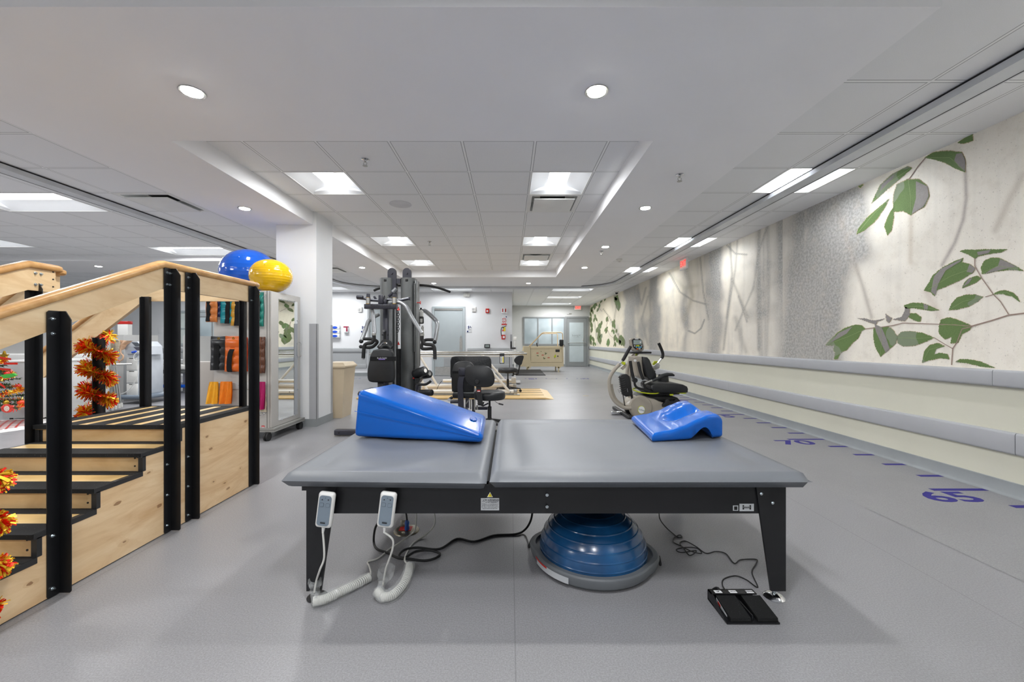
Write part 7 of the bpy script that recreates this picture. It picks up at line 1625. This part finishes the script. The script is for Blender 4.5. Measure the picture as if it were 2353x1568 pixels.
# ---- christmas tree
tc = Vector((-6.62, 5.08, 0)); tr = thing('christmas_tree', 'small decorated artificial christmas tree at the left edge behind the stairs', 'christmas tree', tc)
ng = simple('tree_needles', '2c4a2c', .6, var=.3, vs=50); rs = random.Random(5)
MB().cyl(tc, tc + Vector((0, 0, 1.12)), .022, .008).build('trunk', simple('brown_trunk', '3b2a20', .8), tr)
m_ = MB()
for k in range(58):
    t_ = k/57; z = lerp(.22, 1.08, t_); L = lerp(.40, .06, t_)*rs.uniform(.85, 1.1); a = k*2.399; d = Vector((math.cos(a), math.sin(a), rs.uniform(-.12, .15)))
    p0 = tc + Vector((0, 0, z)); p1 = p0 + d*L; m_.tube([p0, p1], .004, 4, False)
    for j in range(int(110*L/.3)):
        s = rs.uniform(.12, 1.03); c = p0.lerp(p1, s); v = Vector((rs.gauss(0, 1), rs.gauss(0, 1), rs.gauss(0, 1))).normalized(); v = (v*.8 + d*.5).normalized()*rs.uniform(.03, .05); w_ = v.orthogonal().normalized()*.005
        m_.add([c-w_, c+w_, c+v], [(0, 1, 2)])
tag(m_.build('branches', ng, tr, recalc=False, sharp=10), kind='stuff')
mats = [M['red'], M['gold'], simple('green_ornament', '3fa03a', .3), simple('blue_ornament', '2b6fc0', .3), simple('orange_ornament', 'd8421c', .25)]
for k, (a, z, r_, m) in enumerate(((20, .30, .034, 4), (-8, .33, .03, 1), (15, .68, .03, 0), (-60, .45, .03, 1), (-75, .62, .03, 0), (-20, .88, .025, 1), (-50, .75, .028, 4), (60, .5, .03, 0), (-90, .35, .03, 0), (-35, .25, .03, 1))):
    R_ = lerp(.36, .09, (z-.22)/.86); c = tc + Vector((R_*math.cos(R(a)), R_*math.sin(R(a)), z)); b_ = MB().sph(c, r_, 16, 10).build('bauble', mats[m], tr, ['red glass bauble', 'gold bauble', 'g', 'b', 'shiny orange bauble'][m]); MB().cyl(c+Vector((0, 0, r_)), c+Vector((0, 0, r_+.012)), .007, n=8).build('bauble_cap', M['gold'], b_)
p = P(18, 939, 4.72); MB().lathe([(.055, 0), (.06, .006), (.045, .01), (.001, .01)], p, 24, Matrix.Rotation(R(90), 3, 'X'), 1.25, .85).build('photo_ornament', simple('red_white_wreath', 'cf3a2c', .4, var=.5, vs=55), tr); MB().lathe([(.032, .0105), (.032, .012), (.001, .012)], p, 20, Matrix.Rotation(R(90), 3, 'X')).build('photo', simple('pale_photo', 'd8c3b6', .4, var=.3, vs=70), tr)
p = P(20, 862, 4.78); MB().prism([(p.x-.09, p.z), (p.x+.06, p.z+.02), (p.x+.10, p.z-.005), (p.x+.04, p.z-.03), (p.x-.05, p.z-.04)], 1, 4.77, 4.79).build('green_ornament', mats[2], tr)
for k, (u, v, du, dv) in enumerate(((14, 836, 26, -6), (5, 822, 20, -2), (4, 848, 20, -4), (0, 878, 12, 8))):
    a, b = P(u-6, v, 4.86), P(u+du, v+dv+6, 4.84); m_ = MB(); w_ = Vector((0, 0, .012)); m_.add([a-w_, a+w_, b+w_, b-w_] + [q_+Vector((0, .003, 0)) for q_ in (a-w_, a+w_, b+w_, b-w_)], [(0,1,2,3), (7,6,5,4), (0,4,5,1), (3,2,6,7), (1,5,6,2), (0,3,7,4)]); m_.build('ribbon_curl', m_tr, tr)
m_ = MB(); pth = [tc + Vector((lerp(.37, .08, t)*math.cos(t*26), lerp(.37, .08, t)*math.sin(t*26), lerp(.25, 1.05, t))) for t in [i/120 for i in range(121)]]
for i in range(3800):
    t_ = rs.random()*119.9; k = int(t_); c = pth[k].lerp(pth[k+1], t_-k); v = Vector((rs.gauss(0, 1), rs.gauss(0, 1), rs.gauss(0, .7))).normalized()*rs.uniform(.03, .055); w_ = v.orthogonal().normalized()*.003; m_.mat(rs.random() < .55); m_.add([c-w_, c+w_, c+v+w_, c+v-w_], [(0, 1, 2, 3)])
m_.build('tree_tinsel', [m_tr, m_tg], tr, recalc=False, sharp=10)
p = P(10, 818, 4.9); st = []
for k in range(10): a = R(36*k+90); r_ = .06 if k % 2 == 0 else .026; st.append((p.x+r_*math.cos(a), p.z+r_*math.sin(a)))
MB().prism(st, 1, 4.89, 4.91).build('gold_star', M['gold'], tr)
sk = thing('tree_skirt', 'white tree skirt with a red lattice spread on the floor under the tree', 'tree skirt', tc)
MB().lathe([(.62, .002), (.58, .012), (.3, .02), (.05, .03)], tc, 48).build('cloth', simple('white_plush', 'dcdad8', .9, bump=.6, bs=90), sk)
m_ = MB()
for k in range(-6, 7):
    for (dx, dy) in ((1, 1), (1, -1)):
        d = Vector((dx, dy, 0)).normalized(); n_ = Vector((-d.y, d.x, 0)); hl = math.sqrt(max(0, .46**2-(k*.07)**2)); a, b = tc + n_*k*.07 - d*hl, tc + n_*k*.07 + d*hl
        segs_ = 8
        for j in range(segs_):
            p_, q_ = a.lerp(b, j/segs_), a.lerp(b, (j+1)/segs_); hz_ = lambda p: lerp(.031, .016, min(1, (p-tc).length/.46)) + .003
            m_.add([Vector(((p_-n_*.009).x, (p_-n_*.009).y, hz_(p_))), Vector(((p_+n_*.009).x, (p_+n_*.009).y, hz_(p_))), Vector(((q_+n_*.009).x, (q_+n_*.009).y, hz_(q_))), Vector(((q_-n_*.009).x, (q_-n_*.009).y, hz_(q_)))], [(0, 1, 2, 3)])
m_.build('red_lattice', M['red'], sk, recalc=False)

# ================================================================ FLOOR RULER ALONG THE TRACK
rl = thing('floor_ruler', 'purple distance marks and numerals on the floor along the right wall', 'floor marking', (3.3, 6, .0015))
for i in range(-3, 24):
    y = 2.96 + .3048*i
    if y > 9.9: break
    long_ = i % 5 == 0; MB().box(3.10 if long_ else 3.315, y-.021, .0014, 3.505, y+.021, .0022).build('tick_mark', M['purple'], rl)
    if long_ and i >= 0:
        nstr = str(65 + i); m = frame_m((3.09, y-.145, .0016), (1, 0, 0), (0, 1, 0)); text(nstr, .255, m, 'numeral', M['purple'], rl, sx=1.5, ext=.0003, off=.006)
for k in range(14):
    x = 2.55 - .3048*k - .25; y = 11.93
    MB().box(x-.021, y-(.10 if k % 5 else .22), .0014, x+.021, y, .0022).build('tick_mark', M['purple'], rl)
    if k % 5 == 0: text(str(95+k), .25, frame_m((x-.15, y-.12, .0016), (0, -1, 0), (1, 0, 0)), 'numeral', M['purple'], rl, sx=1.3, ext=.0003)
for k in range(8):
    x = -3.2 - .3048*k; MB().box(x-.021, 11.83, .0014, x+.021, 11.93, .0022).build('tick_mark', M['purple'], rl)
text('115', .25, frame_m((-4.6, 11.7, .0016), (0, -1, 0), (1, 0, 0)), 'numeral', M['purple'], rl, sx=1.3, ext=.0003)
fo2 = MB().lathe([(.06, .002), (.065, .001), (.068, 0)][::-1], (1.53, 8.10, 0), 28); tag(fo2.build('floor_plate', simple('brass_floor_plate', '9b927c', .4, .6), loc=(1.53, 8.1, 0)), 'small round floor access plate in the open floor before the stepper', 'floor plate')
